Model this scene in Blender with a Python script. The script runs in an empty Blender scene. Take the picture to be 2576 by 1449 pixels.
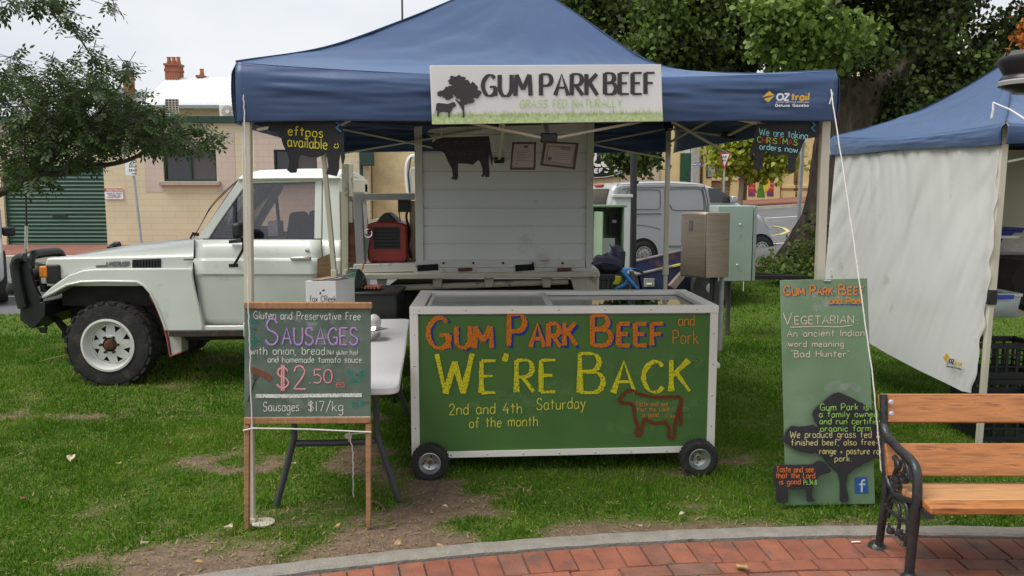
import bpy, math, random
import numpy as np
from mathutils import Vector, Matrix
random.seed(7); RNG = np.random.default_rng(11)
sc = bpy.context.scene
# ---------------- camera, world, sun, exposure
CAMH, PITCH, FPX = 1.77, math.radians(6.6), 2039.0
cam = bpy.data.cameras.new('camera'); cam.sensor_width = 36; cam.lens = 36*FPX/2576
cam.clip_start = .05; cam.clip_end = 2000
camo = bpy.data.objects.new('camera', cam); sc.collection.objects.link(camo); sc.camera = camo
camo.location = (0, 0, CAMH); camo.rotation_euler = (math.pi/2-PITCH, 0, 0)
SUN_EL, SUN_AZ = math.radians(60), math.radians(248)      # azimuth of the sun, clockwise from +Y
w = bpy.data.worlds.new('World'); sc.world = w; w.use_nodes = True
nt = w.node_tree; nt.nodes.clear(); N = nt.nodes.new; L = nt.links.new
out = N('ShaderNodeOutputWorld'); bg = N('ShaderNodeBackground'); bg.inputs[1].default_value = .1
sky = N('ShaderNodeTexSky'); sky.sky_type = 'NISHITA'; sky.sun_disc = False
sky.sun_elevation = SUN_EL; sky.sun_rotation = SUN_AZ; sky.air_density = 1; sky.dust_density = 3
tc = N('ShaderNodeTexCoord'); mp = N('ShaderNodeMapping'); mp.inputs['Scale'].default_value = (1, 1, 2.6)
ns = N('ShaderNodeTexNoise'); ns.inputs['Scale'].default_value = 2.2; ns.inputs['Detail'].default_value = 6
ns.inputs['Roughness'].default_value = .5
cr = N('ShaderNodeValToRGB'); cr.color_ramp.elements[0].position = .3; cr.color_ramp.elements[1].position = .72
cr.color_ramp.elements[0].color = (.51, .54, .58, 1); cr.color_ramp.elements[1].color = (.68, .695, .71, 1)
ml = N('ShaderNodeVectorMath'); ml.operation = 'SCALE'; ml.inputs['Scale'].default_value = 9.4
mx = N('ShaderNodeMixRGB'); mx.inputs[0].default_value = .93
L(tc.outputs['Generated'], mp.inputs[0]); L(mp.outputs[0], ns.inputs['Vector']); L(ns.outputs[0], cr.inputs[0])
L(cr.outputs[0], ml.inputs[0]); L(sky.outputs[0], mx.inputs[1]); L(ml.outputs[0], mx.inputs[2])
L(mx.outputs[0], bg.inputs[0]); L(bg.outputs[0], out.inputs[0])
sl = bpy.data.lights.new('sun', 'SUN'); sl.energy = 2.3; sl.angle = math.radians(35); sl.color = (1, .96, .9)
so = bpy.data.objects.new('sun', sl); sc.collection.objects.link(so)
sd = Vector((math.sin(SUN_AZ)*math.cos(SUN_EL), math.cos(SUN_AZ)*math.cos(SUN_EL), math.sin(SUN_EL)))
so.rotation_euler = sd.to_track_quat('Z', 'Y').to_euler(); so.location = sd*60
vs = sc.view_settings; vs.view_transform = 'Standard'; vs.look = 'None'; vs.exposure = 0.62; vs.gamma = 1; vs.use_curve_mapping = False
sc.cycles.max_bounces = 8; sc.cycles.transparent_max_bounces = 16

# ---------------- geometry from the photograph's lines of sight to real positions
CP = Vector((0, 0, CAMH)); FW = Vector((0, math.cos(PITCH), -math.sin(PITCH))); UP = Vector((0, math.sin(PITCH), math.cos(PITCH)))
def ray(px, py): return FW + Vector((1, 0, 0))*((px-1288)/FPX) + UP*((724.5-py)/FPX)
def at(px, py, Y): d = ray(px, py); return CP + d*(Y/d.y)
def onpl(px, py, p0, n):
    d = ray(px, py); n = Vector(n); return CP + d*((Vector(p0)-CP).dot(n)/d.dot(n))
def sm(t): t = min(1, max(0, t)); return t*t*(3-2*t)
def T(x, y):
    x = min(x, 40); y2 = min(y, 90)
    return .06*max(0, x)*sm((y2-9)/9) + .012*max(0, y2-20)*sm((x+2)/6)
def G(px, py):
    d = ray(px, py); z = 0
    for i in range(40):
        t = (z-CAMH)/d.z; p = CP+d*t; z = .5*z+.5*T(p.x, p.y)
    return Vector((p.x, p.y, T(p.x, p.y)))
# value noise
_L = RNG.random((64, 64))
def vnoise(x, y):
    x = np.asarray(x, float); y = np.asarray(y, float)
    xi = np.floor(x).astype(int); yi = np.floor(y).astype(int); fx = x-xi; fy = y-yi
    fx = fx*fx*(3-2*fx); fy = fy*fy*(3-2*fy)
    a = _L[xi % 64, yi % 64]; b = _L[(xi+1) % 64, yi % 64]; c = _L[xi % 64, (yi+1) % 64]; d = _L[(xi+1) % 64, (yi+1) % 64]
    return (a*(1-fx)+b*fx)*(1-fy)+(c*(1-fx)+d*fx)*fy
def fbm(x, y, o=4):
    x = np.asarray(x, float); y = np.asarray(y, float); s = 0; a = .5; t = 0
    for i in range(o): s = s+a*vnoise(x*2**i+17*i, y*2**i+31*i); t += a; a *= .5
    return s/t

# ---------------- materials
_M = {}
def M(name, rgb, rough=.5, metal=0, var=.12, scale=6, bump=0, bscale=60, spec=.5, dirt=None, coat=0, stretch=None, bands=None):
    if name in _M: return _M[name]
    m = bpy.data.materials.new(name); m.use_nodes = True; t = m.node_tree; n = t.nodes.new; l = t.links.new
    b = t.nodes['Principled BSDF']; b.inputs['Roughness'].default_value = rough; b.inputs['Metallic'].default_value = metal
    b.inputs['Specular IOR Level'].default_value = spec; b.inputs['Coat Weight'].default_value = coat
    tc = n('ShaderNodeTexCoord'); vec = tc.outputs['Object']
    if stretch:
        mp = n('ShaderNodeMapping'); mp.inputs['Scale'].default_value = stretch; l(vec, mp.inputs[0]); vec = mp.outputs[0]
    no = n('ShaderNodeTexNoise'); no.inputs['Scale'].default_value = scale; no.inputs['Detail'].default_value = 5; l(vec, no.inputs['Vector'])
    cr = n('ShaderNodeValToRGB'); cr.color_ramp.elements[0].position = .3; cr.color_ramp.elements[1].position = .7
    cr.color_ramp.elements[0].color = [c*(1-var) for c in rgb]+[1]; cr.color_ramp.elements[1].color = [min(1, c*(1+var)) for c in rgb]+[1]
    l(no.outputs[0], cr.inputs[0]); col = cr.outputs[0]
    if dirt:
        dc, amt, ds = dirt
        n2 = n('ShaderNodeTexNoise'); n2.inputs['Scale'].default_value = ds; n2.inputs['Detail'].default_value = 8; n2.inputs['Roughness'].default_value = .65; l(vec, n2.inputs['Vector'])
        r2 = n('ShaderNodeMapRange'); r2.inputs[1].default_value = .62-amt*.25; r2.inputs[2].default_value = .72-amt*.2; l(n2.outputs[0], r2.inputs[0])
        mm = n('ShaderNodeMixRGB'); mm.inputs[2].default_value = list(dc)+[1]; l(r2.outputs[0], mm.inputs[0]); l(col, mm.inputs[1]); col = mm.outputs[0]
    l(col, b.inputs['Base Color'])
    rr = n('ShaderNodeMapRange'); rr.inputs[3].default_value = max(0, rough-.08); rr.inputs[4].default_value = min(1, rough+.1); l(no.outputs[0], rr.inputs[0]); l(rr.outputs[0], b.inputs['Roughness'])
    if bump:
        n3 = n('ShaderNodeTexNoise'); n3.inputs['Scale'].default_value = bscale; n3.inputs['Detail'].default_value = 6; l(vec, n3.inputs['Vector'])
        bu = n('ShaderNodeBump'); bu.inputs['Strength'].default_value = bump; bu.inputs['Distance'].default_value = .02; l(n3.outputs[0], bu.inputs['Height']); l(bu.outputs[0], b.inputs['Normal'])
    _M[name] = m; return m
def chalk(name, rgb, cover=.75, scale=160, floor=.25, top=1.0):
    if name in _M: return _M[name]
    m = bpy.data.materials.new(name); m.use_nodes = True; t = m.node_tree; n = t.nodes.new; l = t.links.new
    b = t.nodes['Principled BSDF']; b.inputs['Base Color'].default_value = list(rgb)+[1]; b.inputs['Roughness'].default_value = .95; b.inputs['Specular IOR Level'].default_value = .1
    tc = n('ShaderNodeTexCoord'); no = n('ShaderNodeTexNoise'); no.inputs['Scale'].default_value = scale; no.inputs['Detail'].default_value = 4; l(tc.outputs['Object'], no.inputs['Vector'])
    r = n('ShaderNodeMapRange'); r.inputs[1].default_value = .72-cover*.5; r.inputs[2].default_value = .82-cover*.4; l(no.outputs[0], r.inputs[0])
    r.inputs[3].default_value = floor; r.inputs[4].default_value = top
    tr = n('ShaderNodeBsdfTransparent'); mi = n('ShaderNodeMixShader'); l(r.outputs[0], mi.inputs[0]); l(tr.outputs[0], mi.inputs[1]); l(b.outputs[0], mi.inputs[2])
    l(mi.outputs[0], t.nodes['Material Output'].inputs[0]); _M[name] = m; return m
def glass(name, tint, refl=.9, rough=.02, ior=1.5):
    if name in _M: return _M[name]
    m = bpy.data.materials.new(name); m.use_nodes = True; t = m.node_tree; n = t.nodes.new; l = t.links.new; t.nodes.remove(t.nodes['Principled BSDF'])
    tr = n('ShaderNodeBsdfTransparent'); tr.inputs[0].default_value = list(tint)+[1]
    g = n('ShaderNodeBsdfGlossy'); g.inputs['Roughness'].default_value = rough
    f = n('ShaderNodeFresnel'); f.inputs[0].default_value = ior; a = n('ShaderNodeMath'); a.operation = 'MULTIPLY_ADD'; a.inputs[1].default_value = refl; a.inputs[2].default_value = .03
    no = n('ShaderNodeTexNoise'); no.inputs['Scale'].default_value = 1.5; bu = n('ShaderNodeBump'); bu.inputs['Strength'].default_value = .02; l(no.outputs[0], bu.inputs['Height']); l(bu.outputs[0], g.inputs['Normal'])
    l(f.outputs[0], a.inputs[0]); mi = n('ShaderNodeMixShader'); l(a.outputs[0], mi.inputs[0]); l(tr.outputs[0], mi.inputs[1]); l(g.outputs[0], mi.inputs[2])
    l(mi.outputs[0], t.nodes['Material Output'].inputs[0]); _M[name] = m; return m
def brickmat(name, c1, c2, mortar, bw, bh, ms=.01, rough=.85, bump=.4, axis='XZ', var=.25, patch=None):
    if name in _M: return _M[name]
    m = bpy.data.materials.new(name); m.use_nodes = True; t = m.node_tree; n = t.nodes.new; l = t.links.new
    b = t.nodes['Principled BSDF']; b.inputs['Roughness'].default_value = rough
    tc = n('ShaderNodeTexCoord'); sp = n('ShaderNodeSeparateXYZ'); cb = n('ShaderNodeCombineXYZ'); l(tc.outputs['Object'], sp.inputs[0])
    l(sp.outputs[axis[0]], cb.inputs[0]); l(sp.outputs[axis[1]], cb.inputs[1])
    br = n('ShaderNodeTexBrick'); br.inputs['Scale'].default_value = 1; br.inputs['Brick Width'].default_value = bw; br.inputs['Row Height'].default_value = bh
    br.inputs['Mortar Size'].default_value = ms; br.inputs['Mortar Smooth'].default_value = .2; br.inputs['Bias'].default_value = 0
    br.inputs['Color1'].default_value = list(c1)+[1]; br.inputs['Color2'].default_value = list(c2)+[1]; br.inputs['Mortar'].default_value = list(mortar)+[1]; l(cb.outputs[0], br.inputs[0])
    no = n('ShaderNodeTexNoise'); no.inputs['Scale'].default_value = .9; no.inputs['Detail'].default_value = 7; l(tc.outputs['Object'], no.inputs['Vector'])
    r = n('ShaderNodeMapRange'); r.inputs[1].default_value = .3; r.inputs[2].default_value = .7; r.inputs[3].default_value = 1-var; r.inputs[4].default_value = 1+var*.5; l(no.outputs[0], r.inputs[0])
    mu = n('ShaderNodeVectorMath'); mu.operation = 'SCALE'; l(br.outputs[0], mu.inputs[0]); l(r.outputs[0], mu.inputs['Scale']); l(mu.outputs[0], b.inputs['Base Color'])
    bu = n('ShaderNodeBump'); bu.inputs['Strength'].default_value = bump; bu.inputs['Distance'].default_value = .02; bu.invert = True; l(br.outputs[1], bu.inputs['Height']); l(bu.outputs[0], b.inputs['Normal'])
    _M[name] = m; return m
def leafmat(name, dark, light, trans=.35, attr='tint'):
    if name in _M: return _M[name]
    m = bpy.data.materials.new(name); m.use_nodes = True; t = m.node_tree; n = t.nodes.new; l = t.links.new
    b = t.nodes['Principled BSDF']; b.inputs['Roughness'].default_value = .5; b.inputs['Specular IOR Level'].default_value = .35
    a = n('ShaderNodeAttribute'); a.attribute_name = attr
    cr = n('ShaderNodeValToRGB'); cr.color_ramp.elements[0].color = list(dark)+[1]; cr.color_ramp.elements[1].color = list(light)+[1]; l(a.outputs['Fac'], cr.inputs[0]); l(cr.outputs[0], b.inputs['Base Color'])
    tl = n('ShaderNodeBsdfTranslucent'); l(cr.outputs[0], tl.inputs[0]); mi = n('ShaderNodeMixShader'); mi.inputs[0].default_value = trans
    l(b.outputs[0], mi.inputs[1]); l(tl.outputs[0], mi.inputs[2]); l(mi.outputs[0], t.nodes['Material Output'].inputs[0]); _M[name] = m; return m

# ---------------- mesh building
def rootof(o):
    while o.parent: o = o.parent
    return o
def tag(o, label=None, cat=None, group=None, kind=None):
    for k, v in (('label', label), ('category', cat), ('group', group), ('kind', kind)):
        if v: o[k] = v
    return o
def thing(name, label, cat, loc, group=None):
    o = bpy.data.objects.new(name, None); sc.collection.objects.link(o); o.location = loc; o.empty_display_size = .2
    return tag(o, label, cat, group)
class MB:
    def __init__(s): s.v = []; s.f = []; s.mi = []; s.ms = []
    def add(s, V, F, mat):
        if mat not in s.ms: s.ms.append(mat)
        k = len(s.v); i = s.ms.index(mat); s.v += [Vector(v) for v in V]
        for f in F: s.f.append([k+j for j in f]); s.mi.append(i)
        return s
    def box(s, c, d, mat, R=None):
        V = []
        for x in (-.5, .5):
            for y in (-.5, .5):
                for z in (-.5, .5):
                    p = Vector((x*d[0], y*d[1], z*d[2]))
                    if R: p = R @ p
                    V.append(Vector(c)+p)
        return s.add(V, [(0, 1, 3, 2), (4, 6, 7, 5), (0, 4, 5, 1), (2, 3, 7, 6), (0, 2, 6, 4), (1, 5, 7, 3)], mat)
    def bar(s, a, b, wd, h, mat, up=(0, 0, 1)):      # box between two points
        a = Vector(a); b = Vector(b); d = b-a; z = d.normalized(); u = Vector(up)
        if abs(z.dot(u)) > .98: u = Vector((0, 1, 0))
        x = z.cross(u).normalized(); y = x.cross(z)
        return s.box((a+b)/2, (wd, h, d.length), mat, Matrix((x, y, z)).transposed())
    def tube(s, P, r, mat, n=8, close=False):
        P = [Vector(p) for p in P]; R = r if isinstance(r, (list, tuple)) else [r]*len(P); V = []; F = []; m = len(P); u = None
        for i, p in enumerate(P):
            if close: t = P[(i+1) % m]-P[i-1]
            else: t = P[min(i+1, m-1)]-P[max(i-1, 0)]
            t.normalize()
            if u is None: u = t.orthogonal().normalized()
            u = (u-t*u.dot(t)).normalized(); v = t.cross(u)
            for k in range(n):
                a = 2*math.pi*k/n; V.append(p+(u*math.cos(a)+v*math.sin(a))*R[i])
        for i in range(m if close else m-1):
            j = (i+1) % m
            for k in range(n): F.append((i*n+k, i*n+(k+1) % n, j*n+(k+1) % n, j*n+k))
        if not close: F.append(tuple(range(n-1, -1, -1))); F.append(tuple((m-1)*n+k for k in range(n)))
        return s.add(V, F, mat)
    def lathe(s, prof, o, ax, mat, n=32, cap=True):  # prof: (radius, height along ax)
        ax = Vector(ax).normalized(); u = ax.orthogonal().normalized(); v = ax.cross(u); V = []; F = []; o = Vector(o)
        for r, h in prof:
            for k in range(n):
                a = 2*math.pi*k/n; V.append(o+ax*h+(u*math.cos(a)+v*math.sin(a))*r)
        for i in range(len(prof)-1):
            for k in range(n): F.append((i*n+k, i*n+(k+1) % n, (i+1)*n+(k+1) % n, (i+1)*n+k))
        if cap:
            if prof[0][0] > 1e-4: F.append(tuple(range(n-1, -1, -1)))
            if prof[-1][0] > 1e-4: F.append(tuple((len(prof)-1)*n+k for k in range(n)))
        return s.add(V, F, mat)
    def prism(s, P, d, mat):
        P = [Vector(p) for p in P]; d = Vector(d); n = len(P)
        F = [tuple(range(n)), tuple(range(2*n-1, n-1, -1))]+[(i, n+i, n+(i+1) % n, (i+1) % n) for i in range(n)]
        return s.add(P+[p+d for p in P], F, mat)
    def poly(s, P, mat): return s.add(P, [tuple(range(len(P)))], mat)
    def grid(s, rows, mat, close=False):
        m = len(rows[0]); V = [p for r in rows for p in r]; F = []
        for i in range(len(rows)-1):
            for j in range(m if close else m-1): F.append((i*m+j, i*m+(j+1) % m, (i+1)*m+(j+1) % m, (i+1)*m+j))
        return s.add(V, F, mat)
    def loft(s, rows, mat):                          # closed rings with capped ends
        s.grid(rows, mat, True); s.poly(list(reversed(rows[0])), mat); return s.poly(rows[-1], mat)
    def build(s, name, parent=None, bevel=0, seg=2, ang=35, label=None, cat=None, group=None, kind=None, solid=0):
        if parent: o0 = rootof(parent).location.copy()
        else:
            a = np.array([tuple(v) for v in s.v]); o0 = Vector(((a[:, 0].min()+a[:, 0].max())/2, (a[:, 1].min()+a[:, 1].max())/2, a[:, 2].min()))
        me = bpy.data.meshes.new(name); me.from_pydata([tuple(v-o0) for v in s.v], [], s.f)
        for m in s.ms: me.materials.append(m)
        me.polygons.foreach_set('material_index', s.mi); me.update()
        import bmesh
        bm = bmesh.new(); bm.from_mesh(me); bmesh.ops.recalc_face_normals(bm, faces=bm.faces); bm.to_mesh(me); bm.free()
        me.shade_smooth(); me.set_sharp_from_angle(angle=math.radians(ang))
        o = bpy.data.objects.new(name, me); sc.collection.objects.link(o)
        if parent: o.parent = parent
        else: o.location = o0
        if solid:
            k = o.modifiers.new('thickness', 'SOLIDIFY'); k.thickness = solid; k.offset = 0
        if bevel:
            k = o.modifiers.new('bevel', 'BEVEL'); k.width = bevel; k.segments = seg; k.limit_method = 'ANGLE'; k.angle_limit = math.radians(40); k.harden_normals = False
        return tag(o, label, cat, group, kind)
def np_mesh(name, V, k, mat, tint=None, parent=None, smooth=False):      # V: (n*k,3) faces of k separate vertices
    o0 = np.array(rootof(parent).location) if parent else np.zeros(3)
    me = bpy.data.meshes.new(name); nf = len(V)//k
    me.vertices.add(len(V)); me.vertices.foreach_set('co', (V-o0).astype(np.float32).ravel())
    me.loops.add(len(V)); me.loops.foreach_set('vertex_index', np.arange(len(V), dtype=np.int32))
    me.polygons.add(nf); me.polygons.foreach_set('loop_start', np.arange(0, len(V), k, dtype=np.int32))
    try: me.polygons.foreach_set('loop_total', np.full(nf, k, dtype=np.int32))
    except Exception: pass
    if tint is not None:
        a = me.attributes.new('tint', 'FLOAT', 'FACE'); a.data.foreach_set('value', tint.astype(np.float32))
    me.materials.append(mat); me.update(); me.validate()
    o = bpy.data.objects.new(name, me); sc.collection.objects.link(o)
    if parent: o.parent = parent
    return o
def rot(o, ang): return Matrix.Rotation(ang, 3, o)

# ---------------- chalk and print lettering: single-stroke letters, each stroke a ribbon on the real surface
FONT = {}
def _f(src):
    for ln in src.strip().split('\n'):
        c, wd, rest = ln.split(' ', 2); st = []
        for p in rest.split('|'):
            s = p.startswith('~'); q = [float(x) for x in p.lstrip('~').split()]
            st.append((s, [(q[i], q[i+1]) for i in range(0, len(q), 2)]))
        FONT[c] = (float(wd), st)
_f('''A 7 0 0 3.5 10 7 0|1.4 3.6 5.6 3.6
B 6 0 0 0 10|~0 10 3.8 9.8 5 7.8 3.8 5.8 0 5.3|~0 5.3 4.6 5 6 2.7 4.4 .2 0 0
C 6.5 ~6.3 8.3 4.8 9.8 2.4 9.3 .4 6.5 .4 3.4 2.2 .5 4.8 .2 6.4 1.7
D 6.5 0 0 0 10|~0 10 4.2 9.4 6.4 5 4.2 .7 0 0
E 5 0 0 0 10|0 10 5 10|0 5.2 4 5.2|0 0 5 0
F 5 0 0 0 10|0 10 5 10|0 5.2 4 5.2
G 7 ~6.3 8.3 4.8 9.8 2.4 9.3 .4 6.5 .4 3.4 2.2 .5 4.8 .2 6.6 1.7|6.7 0 6.7 4.3|3.8 4.3 7 4.3
H 6.5 0 0 0 10|6.5 0 6.5 10|0 5 6.5 5
I 1 .5 0 .5 10
J 5 ~4.5 10 4.5 3 3.2 .2 1.2 .3 0 2
K 6 0 0 0 10|5.6 10 0 4.6|1.6 6 6 0
L 5 0 10 0 0|0 0 5 0
M 8 0 0 .6 10|.6 10 4 3|4 3 7.4 10|7.4 10 8 0
N 6.5 0 0 0 10|0 10 6.5 0|6.5 0 6.5 10
O 7.5 ~3.7 10 1.2 8.8 0 5 1.2 1.2 3.7 0|~3.7 0 6.2 1.2 7.5 5 6.2 8.8 3.7 10
P 5.8 0 0 0 10|~0 10 4.2 9.8 5.7 7.3 4.2 4.9 0 4.5
Q 7.5 ~3.7 10 1.2 8.8 0 5 1.2 1.2 3.7 0|~3.7 0 6.2 1.2 7.5 5 6.2 8.8 3.7 10|4.5 2.5 7.5 -.6
R 6 0 0 0 10|~0 10 4.2 9.8 5.5 7.4 4.2 5.1 0 4.7|2.2 4.7 6 0
S 6 ~5.6 8.4 4.2 9.9 1.6 9.7 .5 7.6 1.6 5.8 4.4 4.6 5.9 2.6 4.4 .3 1.6 .1 0 1.8
T 6.5 3.2 0 3.2 10|0 10 6.5 10
U 6.2 ~0 10 .1 3 1.6 .3 3.1 0 4.6 .3 6.1 3 6.2 10
V 7 0 10 3.5 0|3.5 0 7 10
W 10 0 10 2.5 0|2.5 0 5 8|5 8 7.4 0|7.4 0 10 10
X 6 0 0 6 10|0 10 6 0
Y 6 0 10 3 5|6 10 3 5|3 5 3 0
Z 6 0 10 6 10|6 10 0 0|0 0 6 0
a 5 ~4.6 5.2 2.8 6.2 .7 5.3 0 3 .8 .5 2.6 0 4.5 1.6|~4.7 6 4.6 2 5.3 0
b 5 0 10 0 0|~0 4.5 1.8 6.1 4.2 5.4 5 3 4.1 .6 1.8 0 0 1.5
c 4.6 ~4.5 5 2.8 6.2 .8 5.3 0 3 .8 .6 2.7 0 4.5 1.1
d 5 ~4.7 4.6 2.9 6.1 .8 5.4 0 3 .8 .6 2.7 0 4.7 1.6|4.8 10 4.8 0
e 4.8 ~0 3.2 4.7 3.6|~4.7 3.6 3.9 5.8 2.2 6.1 .5 4.9 0 3 .8 .6 2.7 0 4.6 1.2
f 4 ~4 9.2 2.8 10 1.7 8.8 1.6 6 1.6 0|0 6 3.6 6
g 5 ~4.7 5.2 2.8 6.2 .7 5.3 0 3.2 .8 1 2.7 .5 4.6 2|~4.7 6 4.7 -1.5 3.6 -3.6 1.6 -3.7 .2 -2.6
h 5 0 10 0 0|~0 4 1.8 6 4 5.7 4.6 4 4.6 0
i 1 .5 6 .5 0|.5 8.4 .5 9
j 2.5 ~2 6 2 -1.5 1.2 -3.4 -.2 -3.4|2 8.4 2 9
k 4.6 0 10 0 0|4.2 6 0 2.4|1.4 3.6 4.6 0
l 1 .5 10 .5 0
m 7.6 0 6 0 0|~0 4 1.3 6 3.2 5.8 3.8 4 3.8 0|~3.8 4 5.2 6 7 5.8 7.5 4 7.5 0
n 4.8 0 6 0 0|~0 4 1.7 6 4 5.7 4.7 4 4.7 0
o 5 ~2.5 6.1 .6 5.2 0 3 .7 .7 2.5 0|~2.5 0 4.3 .7 5 3 4.4 5.2 2.5 6.1
p 5 0 6 0 -3.8|~0 4.5 1.8 6.1 4.2 5.4 5 3 4.1 .6 1.8 0 0 1.5
q 5 ~4.7 4.6 2.9 6.1 .8 5.4 0 3 .8 .6 2.7 0 4.7 1.6|4.8 6 4.8 -3.8
r 3.4 0 6 0 0|~0 3.8 1.2 5.6 3.4 6
s 4.2 ~4 5.2 2.8 6.1 1 5.8 .4 4.5 1.3 3.4 3.2 2.8 4 1.5 2.8 .1 1 0 0 1
t 4 1.9 9 1.9 0|0 6.3 4 6.3
u 4.8 ~0 6 .1 1.8 1.4 .1 3.2 .4 4.5 2|4.7 6 4.7 0
v 4.6 0 6 2.3 0|2.3 0 4.6 6
w 7 0 6 1.8 0|1.8 0 3.5 5|3.5 5 5.2 0|5.2 0 7 6
x 4.4 0 6 4.4 0|0 0 4.4 6
y 4.8 0 6 2.5 .6|~4.8 6 2.8 .8 1.4 -3 0 -3.6
z 4.4 0 6 4.4 6|4.4 6 0 0|0 0 4.4 0
0 5.6 ~2.8 10 .8 8.6 0 5 .8 1.4 2.8 0|~2.8 0 4.8 1.4 5.6 5 4.8 8.6 2.8 10
1 2 1 0 1 10
2 5.6 ~.2 7.6 1.2 9.7 3.6 9.9 5.2 7.8 4 5 0 0|0 0 5.6 0
3 5.4 ~.3 8.8 2.6 10 4.8 8.2 4 6 2 5.4|~2 5.4 4.8 4.6 5.3 2.2 3.6 .2 1.4 0 0 1.4
4 6 3.8 10 0 3.4|0 3.4 6 3.4|4.4 6 4.4 0
5 5.4 5 10 .8 10|.8 10 .5 5.6|~.5 5.6 3 6.2 5.3 4 4.6 1 2.4 0 0 1
6 5.4 ~4.6 9.6 2 8.4 .2 4.6 .8 1 2.8 0 5 1.4 5.2 3.6 3.4 5.4 1 4.4
7 5.4 0 10 5.4 10|5.4 10 1.8 0
8 5.4 ~2.7 5.4 .8 6.8 1 9 2.7 10 4.4 9 4.6 6.8 2.7 5.4|~2.7 5.4 .2 3.6 .4 1 2.7 0 5 1 5.2 3.6 2.7 5.4
9 5.4 ~5 6 3 4.6 .6 5.8 .6 8.8 2.8 10 4.8 8.6 5 5 3.6 0
$ 5.6 ~5.2 7.8 3.8 9.2 1.4 9 .4 7.2 1.5 5.6 4.2 4.6 5.5 2.6 4 .8 1.4 .7 0 2.2|2.3 -.8 2.3 10.6|3.3 -.8 3.3 10.6
. 1.2 .3 0 .9 .3
, 1.4 .9 .6 .3 -1.4
: 1 .5 .6 .5 1.3|.5 4.6 .5 5.3
' 1.2 .9 10 .3 8
" 2 .3 10 0 8.4|1.8 10 1.5 8.4
- 3.4 .4 3.6 3 3.6
+ 4 0 3 4 3|2 5 2 1
/ 5 0 -1.5 5 11
( 2 ~2 10 .4 7 .3 3.2 2 -.4
) 2 ~0 10 1.6 7 1.7 3.2 0 -.4
& 6 ~5.5 3 3.6 .3 1.4 0 .4 1.8 1.6 4.2 3.6 6.4 3.6 8.6 2.2 9.6 1 8 2 5.6 5.8 0''')
FONT[' '] = (4, [])
def smooth(P, k=7):
    P = [np.array(p) for p in P]; Q = [2*P[0]-P[1]]+P+[2*P[-1]-P[-2]]; o = []
    for i in range(1, len(Q)-2):
        a, b, c, d = Q[i-1:i+3]
        for j in range(k):
            t = j/k; o.append(.5*(2*b+(c-a)*t+(2*a-5*b+4*c-d)*t*t+(3*b-3*c+d-a)*t**3))
    o.append(P[-1]); return o
class Ink:
    '''ribbons on a plane (p0, n pointing to the viewer); strokes given in photograph pixels'''
    def __init__(s, p0, n, lift=.0022): s.p0 = Vector(p0); s.n = Vector(n).normalized(); s.k = 0; s.mb = MB(); s.lift = lift
    def map(s, x, y, off): return onpl(x, y, s.p0+s.n*off, s.n)
    def ribbon(s, P, wd, mat, nib=None, jit=.0, taper=0):
        P = [np.array(p, float) for p in P]; n = len(P)
        if n < 2: return
        s.k = (s.k+1) % 14; V = []
        for i, p in enumerate(P):
            t = P[min(i+1, n-1)]-P[max(i-1, 0)]; l = math.hypot(*t) or 1; t = t/l
            q = np.array([-t[1], t[0]])
            if nib: ww = wd*(nib[1]+(1-nib[1])*abs(q[0]*math.cos(nib[0])+q[1]*math.sin(nib[0])))
            else: ww = wd
            if taper: ww *= 1-taper*(i/(n-1))
            ww *= 1+jit*random.uniform(-1, 1); off = s.lift+.00012*s.k+.0001*i/n
            V += [s.map(*(p+q*ww/2), off), s.map(*(p-q*ww/2), off)]
        s.mb.add(V, [(2*i, 2*i+1, 2*i+3, 2*i+2) for i in range(n-1)], mat)
    def poly(s, P, mat):
        s.k = (s.k+1) % 14; s.mb.poly([s.map(x, y, s.lift+.00012*s.k) for x, y in P], mat)
    def text(s, t, x0, yb, x1, cap, wd, mat, sc_=None, slope=0, nib=None, jit=.12, wob=.0, gap=1.7, mats=None, taper=0, skew=0):
        tot = 0; items = []; first = True
        for c in t:
            k = 1.0; g = c
            if sc_ and c.isalpha():
                k = 1 if first else sc_; first = False; g = c.upper()
            if c == ' ': first = True
            fw, st = FONT[g]; items.append((tot, k, fw, st, c)); tot += (fw+gap)*k
        tot -= gap; sx = (x1-x0)/tot; sy = cap/10.0; ci = 0
        for ox, k, fw, st, c in items:
            mm = mat
            if c != ' ':
                if mats: mm = mats[ci % len(mats)]
                ci += 1
            dy = random.uniform(-wob, wob)*cap; a = random.uniform(-wob, wob)*.5
            for s_, P in st:
                Q = smooth(P) if s_ else [np.array(P[0])+(np.array(P[-1])-np.array(P[0]))*i/3 for i in range(4)] if len(P) == 2 else [np.array(p) for p in P]
                R = [(x0+(ox+q[0]*k)*sx+(a*q[1]+skew*q[1])*sy*k, yb-q[1]*k*sy+dy-slope*(ox+q[0]*k)*sx) for q in Q]
                s.ribbon(R, wd*(.8+.2*k), mm, nib, jit, taper)
    def build(s, parent, name='lettering', label=None): return s.mb.build(name, parent, label=label)
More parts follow.
